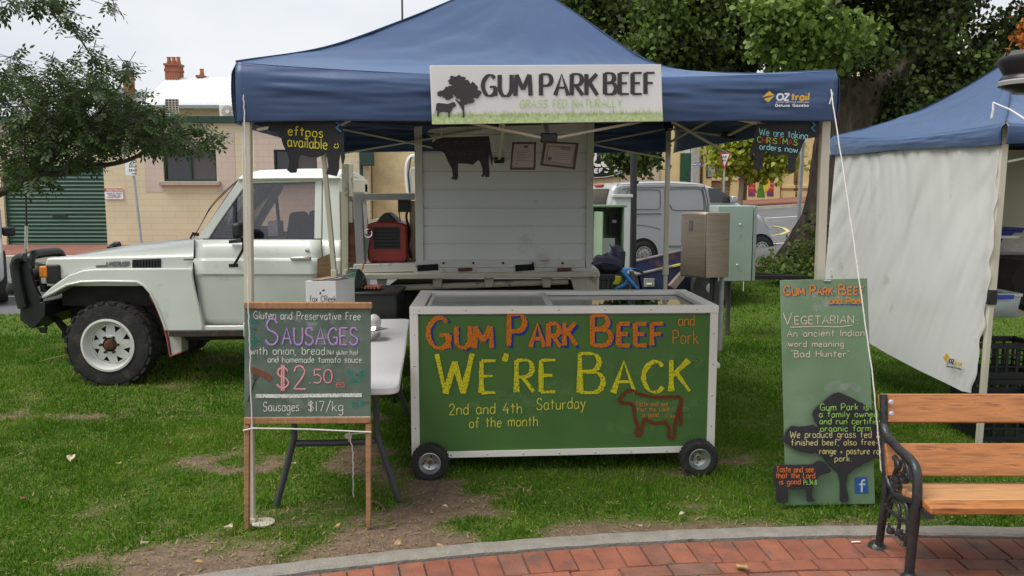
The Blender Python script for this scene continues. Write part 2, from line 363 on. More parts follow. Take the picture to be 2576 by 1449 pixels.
# ================= ground
def strip(name, near, far, nu, nv, lift, mat, kind='structure', zf=None):
    def samp(P, n):
        P = [Vector((p[0], p[1], 0)) for p in P]; d = [0]
        for i in range(len(P)-1): d.append(d[-1]+(P[i+1]-P[i]).length)
        o = []
        for k in range(n+1):
            t = d[-1]*k/n; i = max(j for j in range(len(P)-1) if d[j] <= t+1e-9); o.append(P[i].lerp(P[i+1], min(1, (t-d[i])/(d[i+1]-d[i]))))
        return o
    a, b = samp(near, nu), samp(far, nu); rows = []
    for j in range(nv+1):
        r = []
        for i in range(nu+1):
            p = a[i].lerp(b[i], j/nv); p.z = T(p.x, p.y)+lift+(zf(p.x, p.y) if zf else 0); r.append(p)
        rows.append(r)
    m = MB(); m.grid(rows, mat); o = m.build(name, kind=kind); return o
asphalt = M('asphalt', (.115, .115, .118), .9, var=.18, scale=1.2, bump=.25, bscale=90, dirt=((.16, .155, .15), .2, .6))
redpave = brickmat('red_pavers', (.26, .095, .06), (.21, .08, .055), (.16, .10, .08), .23, .115, .008, axis='XY', var=.25)
concrete = M('concrete', (.24, .22, .19), .9, var=.14, scale=14, bump=.4, bscale=70, dirt=((.19, .17, .145), .12, 22))
creamcon = M('pale_concrete', (.42, .38, .31), .9, var=.15, scale=3, bump=.2, bscale=60)
soil = M('soil', (.17, .115, .08), .95, var=.3, scale=14, bump=.7, bscale=45, spec=.15)
whitepaint = M('road_paint', (.62, .62, .60), .8, var=.15, scale=5)
yellowpaint = M('road_paint_yellow', (.55, .45, .16), .8, var=.15, scale=5)
g = MB(); rows = []
for y in [-60, -20, -8, 2, 5, 7, 9, 11, 13, 15, 17, 19, 21, 25, 30, 40, 55, 75, 100, 200, 600]:
    rows.append([Vector((x, y, T(x, y)-.30)) for x in [-600, -200, -80, -40, -20, -10, -5, -2, 0, 2, 4, 6, 8, 11, 15, 20, 28, 40, 80, 200, 600]])
g.grid(rows, M('distant_ground', (.12, .13, .06), .95, var=.3, scale=.3)); g.build('ground', kind='structure')
strip('road', [(-70, 11.6), (0, 11.6), (4.4, 16.4), (40, 16.6)], [(-70, 21.7), (4, 21.7), (6.5, 25), (8, 42), (70, 42)], 60, 14, -.02, asphalt)
strip('pavement', [(-70, 21.85), (4.5, 21.85)], [(-70, 27.2), (4.5, 27.2)], 40, 4, .10, redpave)
strip('far_pavement', [(8, 42.2), (70, 42.2)], [(8, 60), (70, 60)], 30, 6, .06, redpave)
strip('near_pavement', [(4.6, 16.4), (9, 16.5), (30, 16.6)], [(5.4, 17.9), (10, 18), (30, 18.1)], 20, 3, .02, redpave)
def kerbline(name, P, wd, h, mat):
    m = MB()
    for a, b in zip(P[:-1], P[1:]):
        n = max(1, int((Vector(b)-Vector(a)).length/2))
        for k in range(n):
            p = Vector(a).lerp(Vector(b), k/n); q = Vector(a).lerp(Vector(b), (k+1)/n)
            p = Vector((p.x, p.y, T(p.x, p.y)+h/2)); q = Vector((q.x, q.y, T(q.x, q.y)+h/2)); m.bar(p, q, wd, .3, mat)
    return m.build(name, kind='structure')
kerbline('far_kerb', [(-70, 21.62), (4.2, 21.62)], .4, -.03, creamcon)
kerbline('kerb', [(7.5, 42), (60, 42)], .4, -.06, creamcon)
strip('road_marking', [(-60, 14.05), (-4, 14.05)], [(-60, 14.17), (-4, 14.17)], 40, 1, -.012, whitepaint)
strip('road_marking', [(6.8, 21.8), (20, 24)], [(6.8, 21.95), (20, 24.15)], 12, 1, -.008, whitepaint)
strip('road_marking', [(8, 33.5), (30, 33.5)], [(8, 33.8), (30, 33.8)], 12, 1, -.008, whitepaint)
strip('road_marking', [(6.6, 18.05), (14, 18.3)], [(6.6, 18.17), (14, 18.42)], 12, 1, -.008, whitepaint)
lp = [G(*p) for p in [(1905, 571), (1945, 568), (1972, 573), (1983, 581), (1965, 589), (1925, 594), (1900, 593)]]
m = MB()
for a, b in zip(lp[:-1], lp[1:]):
    d = (b-a).normalized(); nn = Vector((-d.y, d.x, 0))*.06; zz = Vector((0, 0, -.004)); m.poly([a+nn+zz, b+nn+zz, b-nn+zz, a-nn+zz], yellowpaint)
m.build('road_marking', kind='structure')
# paved terrace with the curved concrete edge
CX, CY, CR = 2.0, 4.15-11.0, 11.0
def yk(x): return CY+math.sqrt(max(1, CR*CR-(x-CX)**2))
def arc(r, a): return Vector((CX+r*math.sin(a), CY+r*math.cos(a), 0))
m = MB(); rows = []
prof = [(CR, -.05), (CR, .012), (CR-.012, .02), (CR-.10, .02), (CR-.112, .01), (CR-.112, -.05)]
for i in range(-150, 121):
    a = i*.005; rows.append([arc(r, a)+Vector((0, 0, z+.0025*math.sin(i*1.3)*math.sin(i*.37))) for r, z in prof])
m.grid(rows, concrete); m.build('kerb_edging', kind='structure')
bm_ = [M('brick_%s' % n, c, .85, var=.22, scale=9, bump=.35, bscale=80, dirt=(dc, .3, 6)) for n, c, dc in (
    ('red', (.23, .078, .047), (.13, .07, .055)), ('orange', (.26, .091, .053), (.16, .09, .065)), ('brown', (.21, .088, .058), (.12, .075, .06)), ('dull', (.17, .088, .062), (.10, .07, .055)))]
joint = M('brick_joint', (.13, .11, .09), .95, var=.3, scale=30, bump=.5)
m = MB(); m.grid([[arc(r, i*.02)+Vector((0, 0, -.008)) for i in range(-38, 31)] for r in (CR-.05, CR-1.2, CR-3, CR-9)], joint)
r = CR-.128; row = 0
while r > CR-3.2:
    ln = .238 if row == 0 else .118; tw = .121 if row == 0 else .238
    n = int(1.3*r/tw); off = random.random()*.5
    for k in range(n):
        a0 = -.75+(k+off)*tw/r; g_ = .0038
        a1 = a0+(tw-2*g_)/r; ro, ri = r-g_, r-ln+g_
        p = arc(r, a0)
        if p.y < .4 or p.x < -2.6 or p.x > 4.6: continue
        z = random.uniform(-.003, .003); tl = random.uniform(-.002, .002); dd = random.uniform(-.002, .002)
        right = max(0, min(1, (p.x-1.7)/.6))
        mm = random.choices(bm_, (5-4*right, 4-3.5*right, 3, 1+4*right))[0]
        P = [arc(ri+dd, a0), arc(ri-dd, a1), arc(ro-dd, a1), arc(ro+dd, a0)]; c = sum(P, Vector())/4
        top = [q.lerp(c, .03)+Vector((0, 0, z+.004+(tl if i < 2 else -tl))) for i, q in enumerate(P)]; bot = [q+Vector((0, 0, -.004)) for q in P]; low = [q+Vector((0, 0, -.03)) for q in P]
        m.add(low+bot+top, [(8, 9, 10, 11)]+[(4+i, 4+(i+1) % 4, 8+(i+1) % 4, 8+i) for i in range(4)]+[(i, (i+1) % 4, 4+(i+1) % 4, 4+i) for i in range(4)], mm)
    r -= ln; row += 1
m.build('brick_paving', kind='structure')

# lawn: soil sheet with worn patches, then real blades
def soilmask(x, y):
    x = np.asarray(x, float); y = np.asarray(y, float)
    kd = y-(CY+np.sqrt(np.maximum(1, CR*CR-(x-CX)**2)))
    n = fbm(x*1.9+5, y*1.9+3, 4); b = np.full(x.shape, .20)
    b += .21*np.exp(-(kd/.20)**2)*(1-.55*np.clip((x-1.2)/.8, 0, 1))+.30*np.exp(-((x+.42)/.62)**2-((y-4.35)/.33)**2)+.16*np.exp(-((x+.2)/.9)**2-((y-4.75)/.3)**2)
    b += .26*np.exp(-((x+1.7)/.35)**2-((y-5.05)/.10)**2)+.22*np.exp(-((x+1.9)/.6)**2-((y-3.75)/.16)**2)+.16*np.exp(-((x+3)/.9)**2-((y-3.5)/.3)**2)
    b += .18*np.exp(-((x+1.0)/.9)**2-((y-5.6)/.7)**2)-.14*np.exp(-((x-3.)/2.2)**2-((y-7)/3)**2)-.10*np.clip((y-8)/4, 0, 1)-.035*np.clip((y-5.6)/.8, 0, 1)
    b -= .17*np.exp(-((x-1.1)/.8)**2-((y-4.6)/.5)**2)
    n = n+.34*(fbm(x*6.3+1, y*8.3+8, 4)-.5)
    return 1/(1+np.exp(-(n+b-.90)*30))
def lawnmat():
    m = bpy.data.materials.new('lawn_soil'); m.use_nodes = True; t = m.node_tree; n = t.nodes.new; l = t.links.new
    b = t.nodes['Principled BSDF']; b.inputs['Roughness'].default_value = .95; b.inputs['Specular IOR Level'].default_value = .15
    a = n('ShaderNodeAttribute'); a.attribute_name = 'soil'; tc = n('ShaderNodeTexCoord')
    def ramp(c0, c1, s, d=6):
        no = n('ShaderNodeTexNoise'); no.inputs['Scale'].default_value = s; no.inputs['Detail'].default_value = d; no.inputs['Roughness'].default_value = .7; l(tc.outputs['Object'], no.inputs['Vector'])
        cr = n('ShaderNodeValToRGB'); cr.color_ramp.elements[0].position = .3; cr.color_ramp.elements[1].position = .7
        cr.color_ramp.elements[0].color = list(c0)+[1]; cr.color_ramp.elements[1].color = list(c1)+[1]; l(no.outputs[0], cr.inputs[0]); return cr.outputs[0], no.outputs[0]
    s_, h = ramp((.105, .07, .05), (.235, .165, .12), 16, 9); g_, _ = ramp((.045, .085, .011), (.10, .14, .022), 7)
    mi = n('ShaderNodeMixRGB'); l(a.outputs['Fac'], mi.inputs[0]); l(g_, mi.inputs[1]); l(s_, mi.inputs[2]); l(mi.outputs[0], b.inputs['Base Color'])
    n3 = n('ShaderNodeTexNoise'); n3.inputs['Scale'].default_value = 55; n3.inputs['Detail'].default_value = 7; l(tc.outputs['Object'], n3.inputs['Vector'])
    bu = n('ShaderNodeBump'); bu.inputs['Strength'].default_value = .8; bu.inputs['Distance'].default_value = .025; l(n3.outputs[0], bu.inputs['Height']); l(bu.outputs[0], b.inputs['Normal']); return m
def far_edge(x): return 11.9+1.1*min(4.4, max(0, x))
xs = np.concatenate([np.arange(-14, -4, .5), np.arange(-4, 4.6, .06), np.arange(4.6, 13, .4)])
ts = np.concatenate([np.linspace(0, .35, 56), np.linspace(.37, 1, 50)])
X, TT = np.meshgrid(xs, ts); Y0 = np.array([yk(x) if abs(x-CX) < 10 else -3 for x in xs]); Y1 = np.array([far_edge(x) for x in xs])
Yg = Y0+(Y1-Y0)*TT; Tz = np.vectorize(T)(X, Yg)
Zg = Tz+.020*(fbm(X*2.2, Yg*2.2, 3)-.5)*np.clip((TT)*20, 0, 1)+.008*(fbm(X*9, Yg*9, 2)-.5)
m = MB(); nr, nc = X.shape
me = bpy.data.meshes.new('lawn'); V = np.stack([X, Yg, Zg], -1).reshape(-1, 3)
me.from_pydata(V.tolist(), [], [(i*nc+j, i*nc+j+1, (i+1)*nc+j+1, (i+1)*nc+j) for i in range(nr-1) for j in range(nc-1)])
a = me.attributes.new('soil', 'FLOAT', 'POINT'); a.data.foreach_set('value', soilmask(V[:, 0], V[:, 1]).astype(np.float32))
me.materials.append(lawnmat()); me.shade_smooth(); o = bpy.data.objects.new('lawn', me); sc.collection.objects.link(o); tag(o, kind='structure')
def blades(n, y0, y1, hmin, hmax, wd):
    y = np.sqrt(RNG.random(n)*(y1**2-y0**2)+y0**2); x = (RNG.random(n)*2-1)*(.70*y+.4)
    fe = np.array([far_edge(v) for v in x]); k = yk_np(x); s = soilmask(x, y)
    cl = fbm(x*4.5, y*4.5, 3)
    keep = (y > k+.01) & (y < fe) & (RNG.random(n) > s*1.03-.012) & (x > -13) & (RNG.random(n) < .35+1.0*cl)
    x, y, s, cl = x[keep], y[keep], s[keep], cl[keep]; n = len(x)
    z = np.vectorize(T)(x, y)+.020*(fbm(x*2.2, y*2.2, 3)-.5)-.003
    h = (hmin+(hmax-hmin)*RNG.random(n)**1.3)*(.55+.9*cl)*(1-.45*s); a = RNG.random(n)*6.283; ln = RNG.random(n)**1.2*1.1
    w = wd*(.6+.8*RNG.random(n)); tx, ty = np.cos(a), np.sin(a); b = RNG.random(n)*6.283; wx, wy = np.cos(b)*w/2, np.sin(b)*w/2
    P = np.stack([x, y, z], 1); W = np.stack([wx, wy, 0*w], 1); dr = np.stack([tx*ln, ty*ln, np.ones(n)], 1); dr /= np.linalg.norm(dr, axis=1)[:, None]
    mid = P+dr*(h*.55)[:, None]; dr2 = dr+np.stack([tx*.5, ty*.5, -.25+0*tx], 1)*RNG.random(n)[:, None]; tip = mid+dr2*(h*.5)[:, None]
    Q = np.stack([P-W, P+W, mid+W*.8, mid-W*.8], 1).reshape(-1, 3); Tt = np.stack([mid-W*.8, mid+W*.8, tip], 1).reshape(-1, 3)
    pat = fbm(x*.9+40, y*.9+11, 4); dry = fbm(x*2.6+9, y*2.6+77, 3)
    tint = np.clip(.28+.75*(pat-.5)+.32*(RNG.random(n)-.5)+1.5*np.clip(dry-.60, 0, 1)+.35*s*RNG.random(n), 0, .72)
    strw = RNG.random(n) < .03+.25*s+.5*np.clip(dry-.62, 0, 1); tint[strw] = .8+.2*RNG.random(strw.sum())
    return Q, Tt, tint
def yk_np(x): return np.where(np.abs(x-CX) < 10, CY+np.sqrt(np.maximum(1, CR*CR-(x-CX)**2)), -3)
def grassmat():
    m = leafmat('grass_blade', (.022, .060, .008), (.1, .1, .1), .3); m.node_tree.nodes['Principled BSDF'].inputs['Specular IOR Level'].default_value = .12; e = [x for x in m.node_tree.nodes if x.type == 'VALTORGB'][0].color_ramp
    e.elements[0].color = (.034, .112, .006, 1); e.elements[1].position = 1; e.elements[1].color = (.34, .27, .13, 1)
    q = e.elements.new(.45); q.color = (.112, .235, .014, 1); q = e.elements.new(.70); q.color = (.20, .28, .04, 1); return m
parts = [blades(210000, 3.3, 6.5, .018, .048, .0052), blades(120000, 6.5, 10, .025, .055, .009), blades(75000, 10, 16.6, .03, .06, .015)]
def litter(n, y0, y1):
    y = np.sqrt(RNG.random(n)*(y1**2-y0**2)+y0**2); x = (RNG.random(n)*2-1)*(.70*y+.4); k = yk_np(x); s = soilmask(x, y)
    keep = (y > k-.02) & (RNG.random(n) < .16+.55*s*(1.2-s)+.12*s); x, y = x[keep], y[keep]; n = len(x)
    z = np.vectorize(T)(x, y)+.020*(fbm(x*2.2, y*2.2, 3)-.5)+.004+.01*RNG.random(n); a = RNG.random(n)*6.283; l = .012+.04*RNG.random(n)**2; w = .0022+.003*RNG.random(n)**2
    u = np.stack([np.cos(a), np.sin(a), .5*(RNG.random(n)-.4)], 1)*l[:, None]; v = np.stack([-np.sin(a), np.cos(a), 0*a], 1)*w[:, None]; P = np.stack([x, y, z], 1); b = np.stack([0*a, 0*a, .006*RNG.random(n)], 1)
    return np.stack([P-v, P+v, P+v+u*.5+b, P-v+u*.5+b], 1).reshape(-1, 3), np.stack([P-v+u*.5+b, P+v+u*.5+b, P+u], 1).reshape(-1, 3), .84+.16*RNG.random(n)
parts.append(litter(42000, 3.2, 7.5))
gm = grassmat()
Qv = np.concatenate([p[0] for p in parts]); Tv = np.concatenate([p[1] for p in parts]); tt = np.concatenate([p[2] for p in parts])
nq, nt3 = len(Qv)//4, len(Tv)//3
me = bpy.data.meshes.new('grass'); me.vertices.add(len(Qv)+len(Tv)); me.vertices.foreach_set('co', np.concatenate([Qv, Tv]).astype(np.float32).ravel())
me.loops.add(len(Qv)+len(Tv)); me.loops.foreach_set('vertex_index', np.arange(len(Qv)+len(Tv), dtype=np.int32))
me.polygons.add(nq+nt3); me.polygons.foreach_set('loop_start', np.concatenate([np.arange(nq)*4, nq*4+np.arange(nt3)*3]).astype(np.int32))
a = me.attributes.new('tint', 'FLOAT', 'FACE'); a.data.foreach_set('value', np.concatenate([tt, tt]).astype(np.float32)); me.materials.append(gm); me.update()
o = bpy.data.objects.new('grass', me); sc.collection.objects.link(o)
tag(o, 'short patchy green grass growing over the worn lawn', 'grass', kind='stuff')

# ================= buildings on the left
cream = (.50, .42, .27)
blockwall = brickmat('painted_block', (.68, .595, .40), (.66, .575, .385), (.50, .43, .29), .8, .2, .006, .7, .25, 'XZ', .10)
patchwall = brickmat('painted_block_patch', (.58, .48, .40), (.57, .47, .39), (.44, .36, .30), .4, .2, .006, .7, .25, 'XZ', .10)
limestone = M('limestone', (.62, .52, .29), .9, var=.16, scale=2.2, bump=.9, bscale=5)
trimgreen = M('trim_green', (.012, .045, .03), .5, var=.15)
doorgreen = M('door_green', (.012, .072, .044), .45, var=.12, scale=3)
windark = M('window_dark', (.02, .025, .03), .1, var=.3, scale=.8, spec=.8)
WY = 27.0
def X_(px, Y=WY, py=500): return at(px, py, Y).x
def Z_(py, Y=WY): return at(1288, py, Y).z
root = thing('garage_building', 'long cream painted block building with green roller door and dark windows', 'building', (X_(500), WY+3, 0))
m = MB(); dx0, dx1, dzt = X_(9), X_(264), Z_(416); zt = Z_(306)
m.box(((-40+dx0)/2, WY+.15, zt/2-.2), (dx0+40, .3, zt+.4), blockwall)
m.box(((dx0+dx1)/2, WY+.15, (zt+dzt)/2), (dx1-dx0, .3, zt-dzt), blockwall)
xr = X_(930)
wx = [(X_(415), X_(548)), (X_(692), X_(800))]; wz0, wz1 = Z_(456), Z_(376)
xs_ = [dx1]+[v for p in wx for v in p]+[xr]
for i in range(0, len(xs_), 2): m.box(((xs_[i]+xs_[i+1])/2, WY+.15, zt/2-.2), (xs_[i+1]-xs_[i], .3, zt+.4), blockwall)
for a_, b_ in wx:
    m.box(((a_+b_)/2, WY+.15, (wz0-.4)/2), (b_-a_, .3, wz0+.4), blockwall); m.box(((a_+b_)/2, WY+.15, (wz1+zt)/2), (b_-a_, .3, zt-wz1), blockwall)
m.box((-20+xr/2-.0, WY+3.5, zt-.1), (40+xr-.1, 6.4, .1), creamcon); m.build('wall', root)
m = MB()
for a_, b_ in wx:
    m.box((a_-.31, WY-.004, (wz0+wz1)/2+.1), (.62, .012, wz1-wz0+.9), patchwall); m.box((b_+.31, WY-.004, (wz0+wz1)/2+.1), (.62, .012, wz1-wz0+.9), patchwall); m.box(((a_+b_)/2, WY-.004, wz1+.27), (b_-a_, .012, .55), patchwall)
m.build('patched_render', root)
m = MB(); m.box((-20+xr/2, WY-.06, Z_(301)), (40+xr, .14, .22), trimgreen); m.build('gutter', root, .01)
# roller door with real corrugation
m = MB(); rows = []; nz = 90
for j in range(nz+1):
    z = dzt*j/nz; y = WY+.10+.016*math.sin(j/nz*2*math.pi*21); rows.append([Vector((dx0, y, z)), Vector((dx1, y, z))])
m.grid(rows, doorgreen); m.box(((dx0+dx1)/2, WY+.07, .05), (dx1-dx0, .05, .1), doorgreen); rd = m.build('roller_door', root)
m = MB(); m.box((X_(141), WY+.06, Z_(540)), (.5, .04, .05), windark); m.build('handle', rd)
for a_, b_ in wx:
    m = MB(); t_ = .06
    for q in ((a_+t_/2, wz0, wz1), (b_-t_/2, wz0, wz1), ((a_+b_)/2, wz0, wz1)): m.box((q[0], WY+.1, (q[1]+q[2])/2), (t_, .08, q[2]-q[1]), trimgreen)
    for zz in (wz0+t_/2, wz1-t_/2): m.box(((a_+b_)/2, WY+.101, zz), (b_-a_-.01, .076, t_), trimgreen)
    wf = m.build('window', root)
    m = MB(); m.box(((3*a_+b_)/4, WY+.13, (wz0+wz1)/2), ((b_-a_)/2, .01, wz1-wz0), M('pane_dark', (.02, .02, .025), .08, spec=.8)); m.box(((a_+3*b_)/4, WY+.12, (wz0+wz1)/2), ((b_-a_)/2, .01, wz1-wz0), M('fly_screen', (.085, .075, .075), .5, var=.1, scale=50)); m.build('pane', wf)
    m = MB(); m.box(((a_+b_)/2, WY-.07, wz0-.07), (b_-a_+.25, .2, .13), M('sill_stone', (.42, .34, .28), .8)); m.build('sill', wf, .01)
m = MB(); m.box((X_(659), WY-.01, Z_(603)), (.45, .03, .12), M('air_brick', (.25, .17, .1), .9, var=.4, scale=60)); m.build('air_vent', root)
# limestone house wall with sign
LY = 27.6
root = thing('limestone_building', 'rough pale yellow limestone building beside the street corner', 'building', (.5, LY+3, 0))
m = MB(); x1 = X_(1656, LY)
rows = [[Vector((xr+(x1-xr)*i/60, LY+.05*float(fbm([i*.9], [j*.9], 2)[0]), 5.4*j/30-.2)) for i in range(61)] for j in range(31)]
m.grid(rows, limestone); m.box((x1+.15, LY+3, 2.6), (.3, 6, 5.6), limestone); m.box((xr-.2, LY+3.1, 2.6), (.4, 5.9, 5.4), limestone); m.box(((xr+x1)/2, LY+3, 5.25), (x1-xr+.6, 6.2, .12), creamcon); m.build('wall', root, ang=60)
m = MB(); m.box(((X_(1560, LY)+x1)/2, LY-.03, 2.6), (x1-X_(1560, LY), .06, 5.6), brickmat('pink_block', (.52, .41, .30), (.49, .385, .29), (.38, .31, .23), .5, .26, .008, .8, .25)); m.build('corner_quoins', root)
m = MB(); m.box((X_(926, WY-.2), WY-.25, Z_(388, WY-.2)), (.45, .25, .75), trimgreen); mbx = m.build('meter_box', root, .02); m = MB(); m.tube([(X_(912, WY), WY-.12, -.1), (X_(912, WY), WY-.12, Z_(380))], .06, trimgreen); m.build('downpipe', root)
m = MB(); m.lathe([(0, 0), (.3, .0), (.3, .08), (0, .08)], (X_(1638, LY), LY-.1, Z_(487, LY)), (0, -1, 0), M('vent_brown', (.2, .1, .05), .9), 20); m.build('air_vent', root)
SY = LY-.12; cxs, czs = X_(1500, SY), Z_(392, SY); rx, rz = X_(1602, SY)-cxs, czs-Z_(449, SY)
blk = M('sign_black', (.008, .008, .009), .35); wht = M('sign_white', (.8, .8, .78), .5, var=.04)
rz *= 1.0
sg = thing('shop_sign', 'large black oval sign with white lettering on the limestone wall', 'sign', (cxs, SY, czs-rz))
m = MB(); el = lambda k, y, s=24: [Vector((cxs+rx*k*math.cos(2*math.pi*i/64), y, czs+rz*k*math.sin(2*math.pi*i/64))) for i in range(64)]
m.prism(el(1, SY), (0, .06, 0), blk); m.build('sign_board', sg)
m = MB(); E1, E2 = el(.965, SY-.003), el(.945, SY-.003); m.grid([E1, E2], wht, True); m.build('border', sg)
ik = Ink((0, SY, 0), (0, -1, 0), .004)
ik.text('WHOLEFOODS', 1434, 438, 1576, 10, 3.2, wht, slope=.05, gap=2.4, jit=.05)
for P in ([(1512, 405), (1497, 413), (1505, 380)], [(1521, 405), (1529, 386), (1515, 382)]): pass
ik.text('A', 1470, 416, 1492, 40, 6, wht); ik.text('LL', 1497, 416, 1530, 44, 7, wht, jit=.25); ik.text('H', 1448, 416, 1466, 40, 6, wht); ik.text('U', 1536, 414, 1556, 40, 6, wht)
ik.build(sg)
# white roofed house behind
HY = 36.0
hx = lambda p: X_(p, HY, 235); hz = lambda p: Z_(p, HY)
root = thing('white_roofed_house', 'house with white sheet iron gable roof rising behind the garage wall', 'house', (hx(500), HY+2, 0))
m = MB(); m.box((hx(510), HY+2.2, 2.2), (hx(650)-hx(370), 4, hz(272)*2-4.5), M('cream_render', (.6, .5, .3), .8)); m.prism([(hx(372), HY-.2, hz(268)), (hx(372), HY+2.6, Z_(199, HY+2.6)), (hx(372), HY+5.2, hz(268))], (.2, 0, 0), M('cream_render', (.6, .5, .3), .8)); m.build('wall', root)
m = MB(); rows = []; n_ = 160; xa, xb = hx(362), hx(680)
for (y, z) in ((HY-.5, hz(268)), (HY+2.6, Z_(196, HY+2.6)), (HY+5.7, hz(268))): rows.append([Vector((xa+(xb-xa)*i/n_, y, z+.018*math.sin(i*math.pi/2))) for i in range(n_+1)])
m.grid(rows, M('roof_white', (.72, .74, .74), .4, var=.06, scale=2)); m.build('roof', root, solid=.03)
m = MB(); m.box((hx(515), HY-.45, hz(268)-.06), (xb-xa, .12, .14), M('fascia', (.22, .25, .25), .6)); m.build('fascia', root)
brickred = brickmat('chimney_brick', (.30, .085, .045), (.25, .075, .04), (.22, .15, .11), .23, .085, .008, .85, .3)
terr = M('terracotta', (.38, .14, .08), .8)
def chimney(parent, x0, x1, ztop, zbot, Y, pots):
    m = MB(); c = (x0+x1)/2; w_ = x1-x0
    m.box((c, Y, (ztop+zbot)/2), (w_, .6, ztop-zbot), brickred); m.box((c, Y, ztop-.22), (w_+.05, .66, .12), brickred); m.box((c, Y, ztop+.03), (w_+.08, .68, .1), brickred); ch = m.build('chimney', parent)
    for k in range(pots):
        m = MB(); m.lathe([(.10, 0), (.11, .04), (.08, .26), (.10, .29), (.10, .32), (0, .32)], (c+(k-(pots-1)/2)*.22, Y, ztop+.08), (0, 0, 1), terr, 12); m.build('chimney_pot', ch)
CYY = HY+2.6
cx_ = lambda p: X_(p, CYY, 175); cz_ = lambda p: Z_(p, CYY)
chimney(root, cx_(421), cx_(455), cz_(166), cz_(215), CYY, 3); chimney(root, cx_(496), cx_(511), cz_(194), cz_(215), CYY+.2, 1); 
m = MB(); m.tube([(cx_(426), CYY, cz_(166)), (cx_(426), CYY, cz_(146))], .06, windark); m.build('flue', root)
r2 = thing('brick_house', 'house with tall red brick chimney and pale gable behind the green branches', 'house', (hx(310), HY+1, 0))
m = MB(); m.box((hx(260), HY+4, 2.6), (hx(340)-hx(180), 5, 5.2), M('cream_render', (.6, .5, .3), .8)); m.prism([(hx(180), HY+1.4, 5.2), (hx(340), HY+1.4, 5.2), (hx(260), HY+1.4, 6.6)], (0, 5, 0), M('roof_grey', (.35, .37, .38), .6)); m.build('wall', r2)
chimney(r2, cx_(338), cx_(352), cz_(192), cz_(300), CYY-.9, 0)
# fittings on the garage roof line
sp = thing('solar_panel', 'dark gridded solar panel standing above the green gutter', 'solar panel', (X_(435, 28.5), 28.5, zt))
m = MB(); zz0, zz1 = Z_(292, 28.5), Z_(250, 28.5); xx0, xx1 = X_(418, 28.5, 270), X_(450, 28.5, 270)
m.box(((xx0+xx1)/2, 28.5, (zz0+zz1)/2), (xx1-xx0, .05, zz1-zz0), M('solar_blue', (.02, .025, .05), .2, spec=.7)); m.build('panel', sp)
m = MB()
for i in range(5): m.box((xx0+(xx1-xx0)*i/4, 28.47, (zz0+zz1)/2), (.025, .02, zz1-zz0), creamcon)
for i in range(8): m.box(((xx0+xx1)/2, 28.468, zz0+(zz1-zz0)*i/7), (xx1-xx0, .02, .02), creamcon)
m.build('frame', sp); m = MB(); m.box((xx0+.1, 28.9, (zz0+zz1)/2-.2), (.05, .8, .05), creamcon); m.box((xx0+.2, 28.8, zt+.1), (.06, .06, .9), creamcon); m.build('stand', sp)
ac = thing('air_conditioner', 'white outdoor air conditioner unit with round fan above the garage wall', 'air conditioner', (X_(582, 28), 28, zt))
m = MB(); a0, a1, b0, b1 = X_(551, 27.8, 280), X_(611, 27.8, 280), Z_(299, 27.8), Z_(263, 27.8); wm = M('ac_white', (.66, .66, .62), .5)
m.box(((a0+a1)/2, 28, (b0+b1)/2), (a1-a0, .36, b1-b0), wm); m.build('casing', ac, .02)
m = MB(); fx = X_(573, 27.8, 280); fz = (b0+b1)/2
m.lathe([(.20, 0), (.21, .03), (.07, .035), (.06, .06), (0, .06)], (fx, 27.82, fz), (0, -1, 0), M('ac_grille', (.36, .35, .33), .6), 28)
for k in range(10): m.tube([(fx+.2*math.cos(k*.628), 27.78, fz+.2*math.sin(k*.628)), (fx, 27.775, fz)], .006, wm, 4)
m.lathe([(0, 0), (.065, 0), (.065, .01), (0, .01)], (fx, 27.76, fz), (0, -1, 0), wm, 16); m.build('fan', ac)
m = MB(); m.tube([(X_(1019, 60), 60, 0), (X_(1019, 60), 60, Z_(-120, 60))], .07, M('mast_dark', (.05, .05, .05), .6)); m.build('radio_mast', label='thin dark mast standing up behind the blue canopy', cat='mast')
# signs near the garage
pl = MB(); SX0, SX1, SZ0, SZ1 = X_(265, WY-.02), X_(311, WY-.02), Z_(501, WY-.02), Z_(474, WY-.02)
ps = thing('warning_sign', 'white wall notice with red header beside the green roller door', 'sign', ((SX0+SX1)/2, WY, SZ0))
pl.box(((SX0+SX1)/2, WY-.03, (SZ0+SZ1)/2), (SX1-SX0, .03, SZ1-SZ0), wht); pl.build('sign_board', ps)
pl = MB(); h_ = (SZ1-SZ0)*.28; pl.box(((SX0+SX1)/2, WY-.048, SZ1-h_/2), (SX1-SX0, .006, h_), M('sign_red', (.45, .03, .04), .5)); pl.build('header', ps)
ik = Ink((0, WY-.052, 0), (0, -1, 0)); gr = M('sign_text', (.12, .12, .13), .6)
ik.text('PEDESTRIANS', 268, 480.3, 308, 4, 1, wht, jit=0)
for i, t in enumerate(('BEWARE OF VEHICLES', 'ENTERING AND', 'EXITING PROPERTY')): ik.text(t, (269, 274, 271)[i], 488+i*4.6, (307, 302, 305)[i], 2.8, .6, gr, jit=0)
ik.build(ps)
p2 = thing('parking_sign', 'grey post with white two hour parking sign on the pavement', 'sign', G(360, 655))
b_ = G(360, 655); PY = b_.y
m = MB(); m.tube([(X_(360, PY, 640), PY, b_.z), (X_(337, PY), PY, Z_(396, PY))], .035, M('galvanised', (.42, .43, .44), .45, metal=.5, var=.15, scale=10)); m.build('post', p2)
m = MB(); q0, q1, q2, q3 = X_(322, PY), X_(346, PY), Z_(442, PY), Z_(397, PY); m.box(((q0+q1)/2, PY-.06, (q2+q3)/2), (q1-q0, .015, q3-q2), wht); m.build('sign_board', p2, .005)
ik = Ink((0, PY-.068, 0), (0, -1, 0)); bkm = M('sign_ink', (.03, .03, .035), .6)
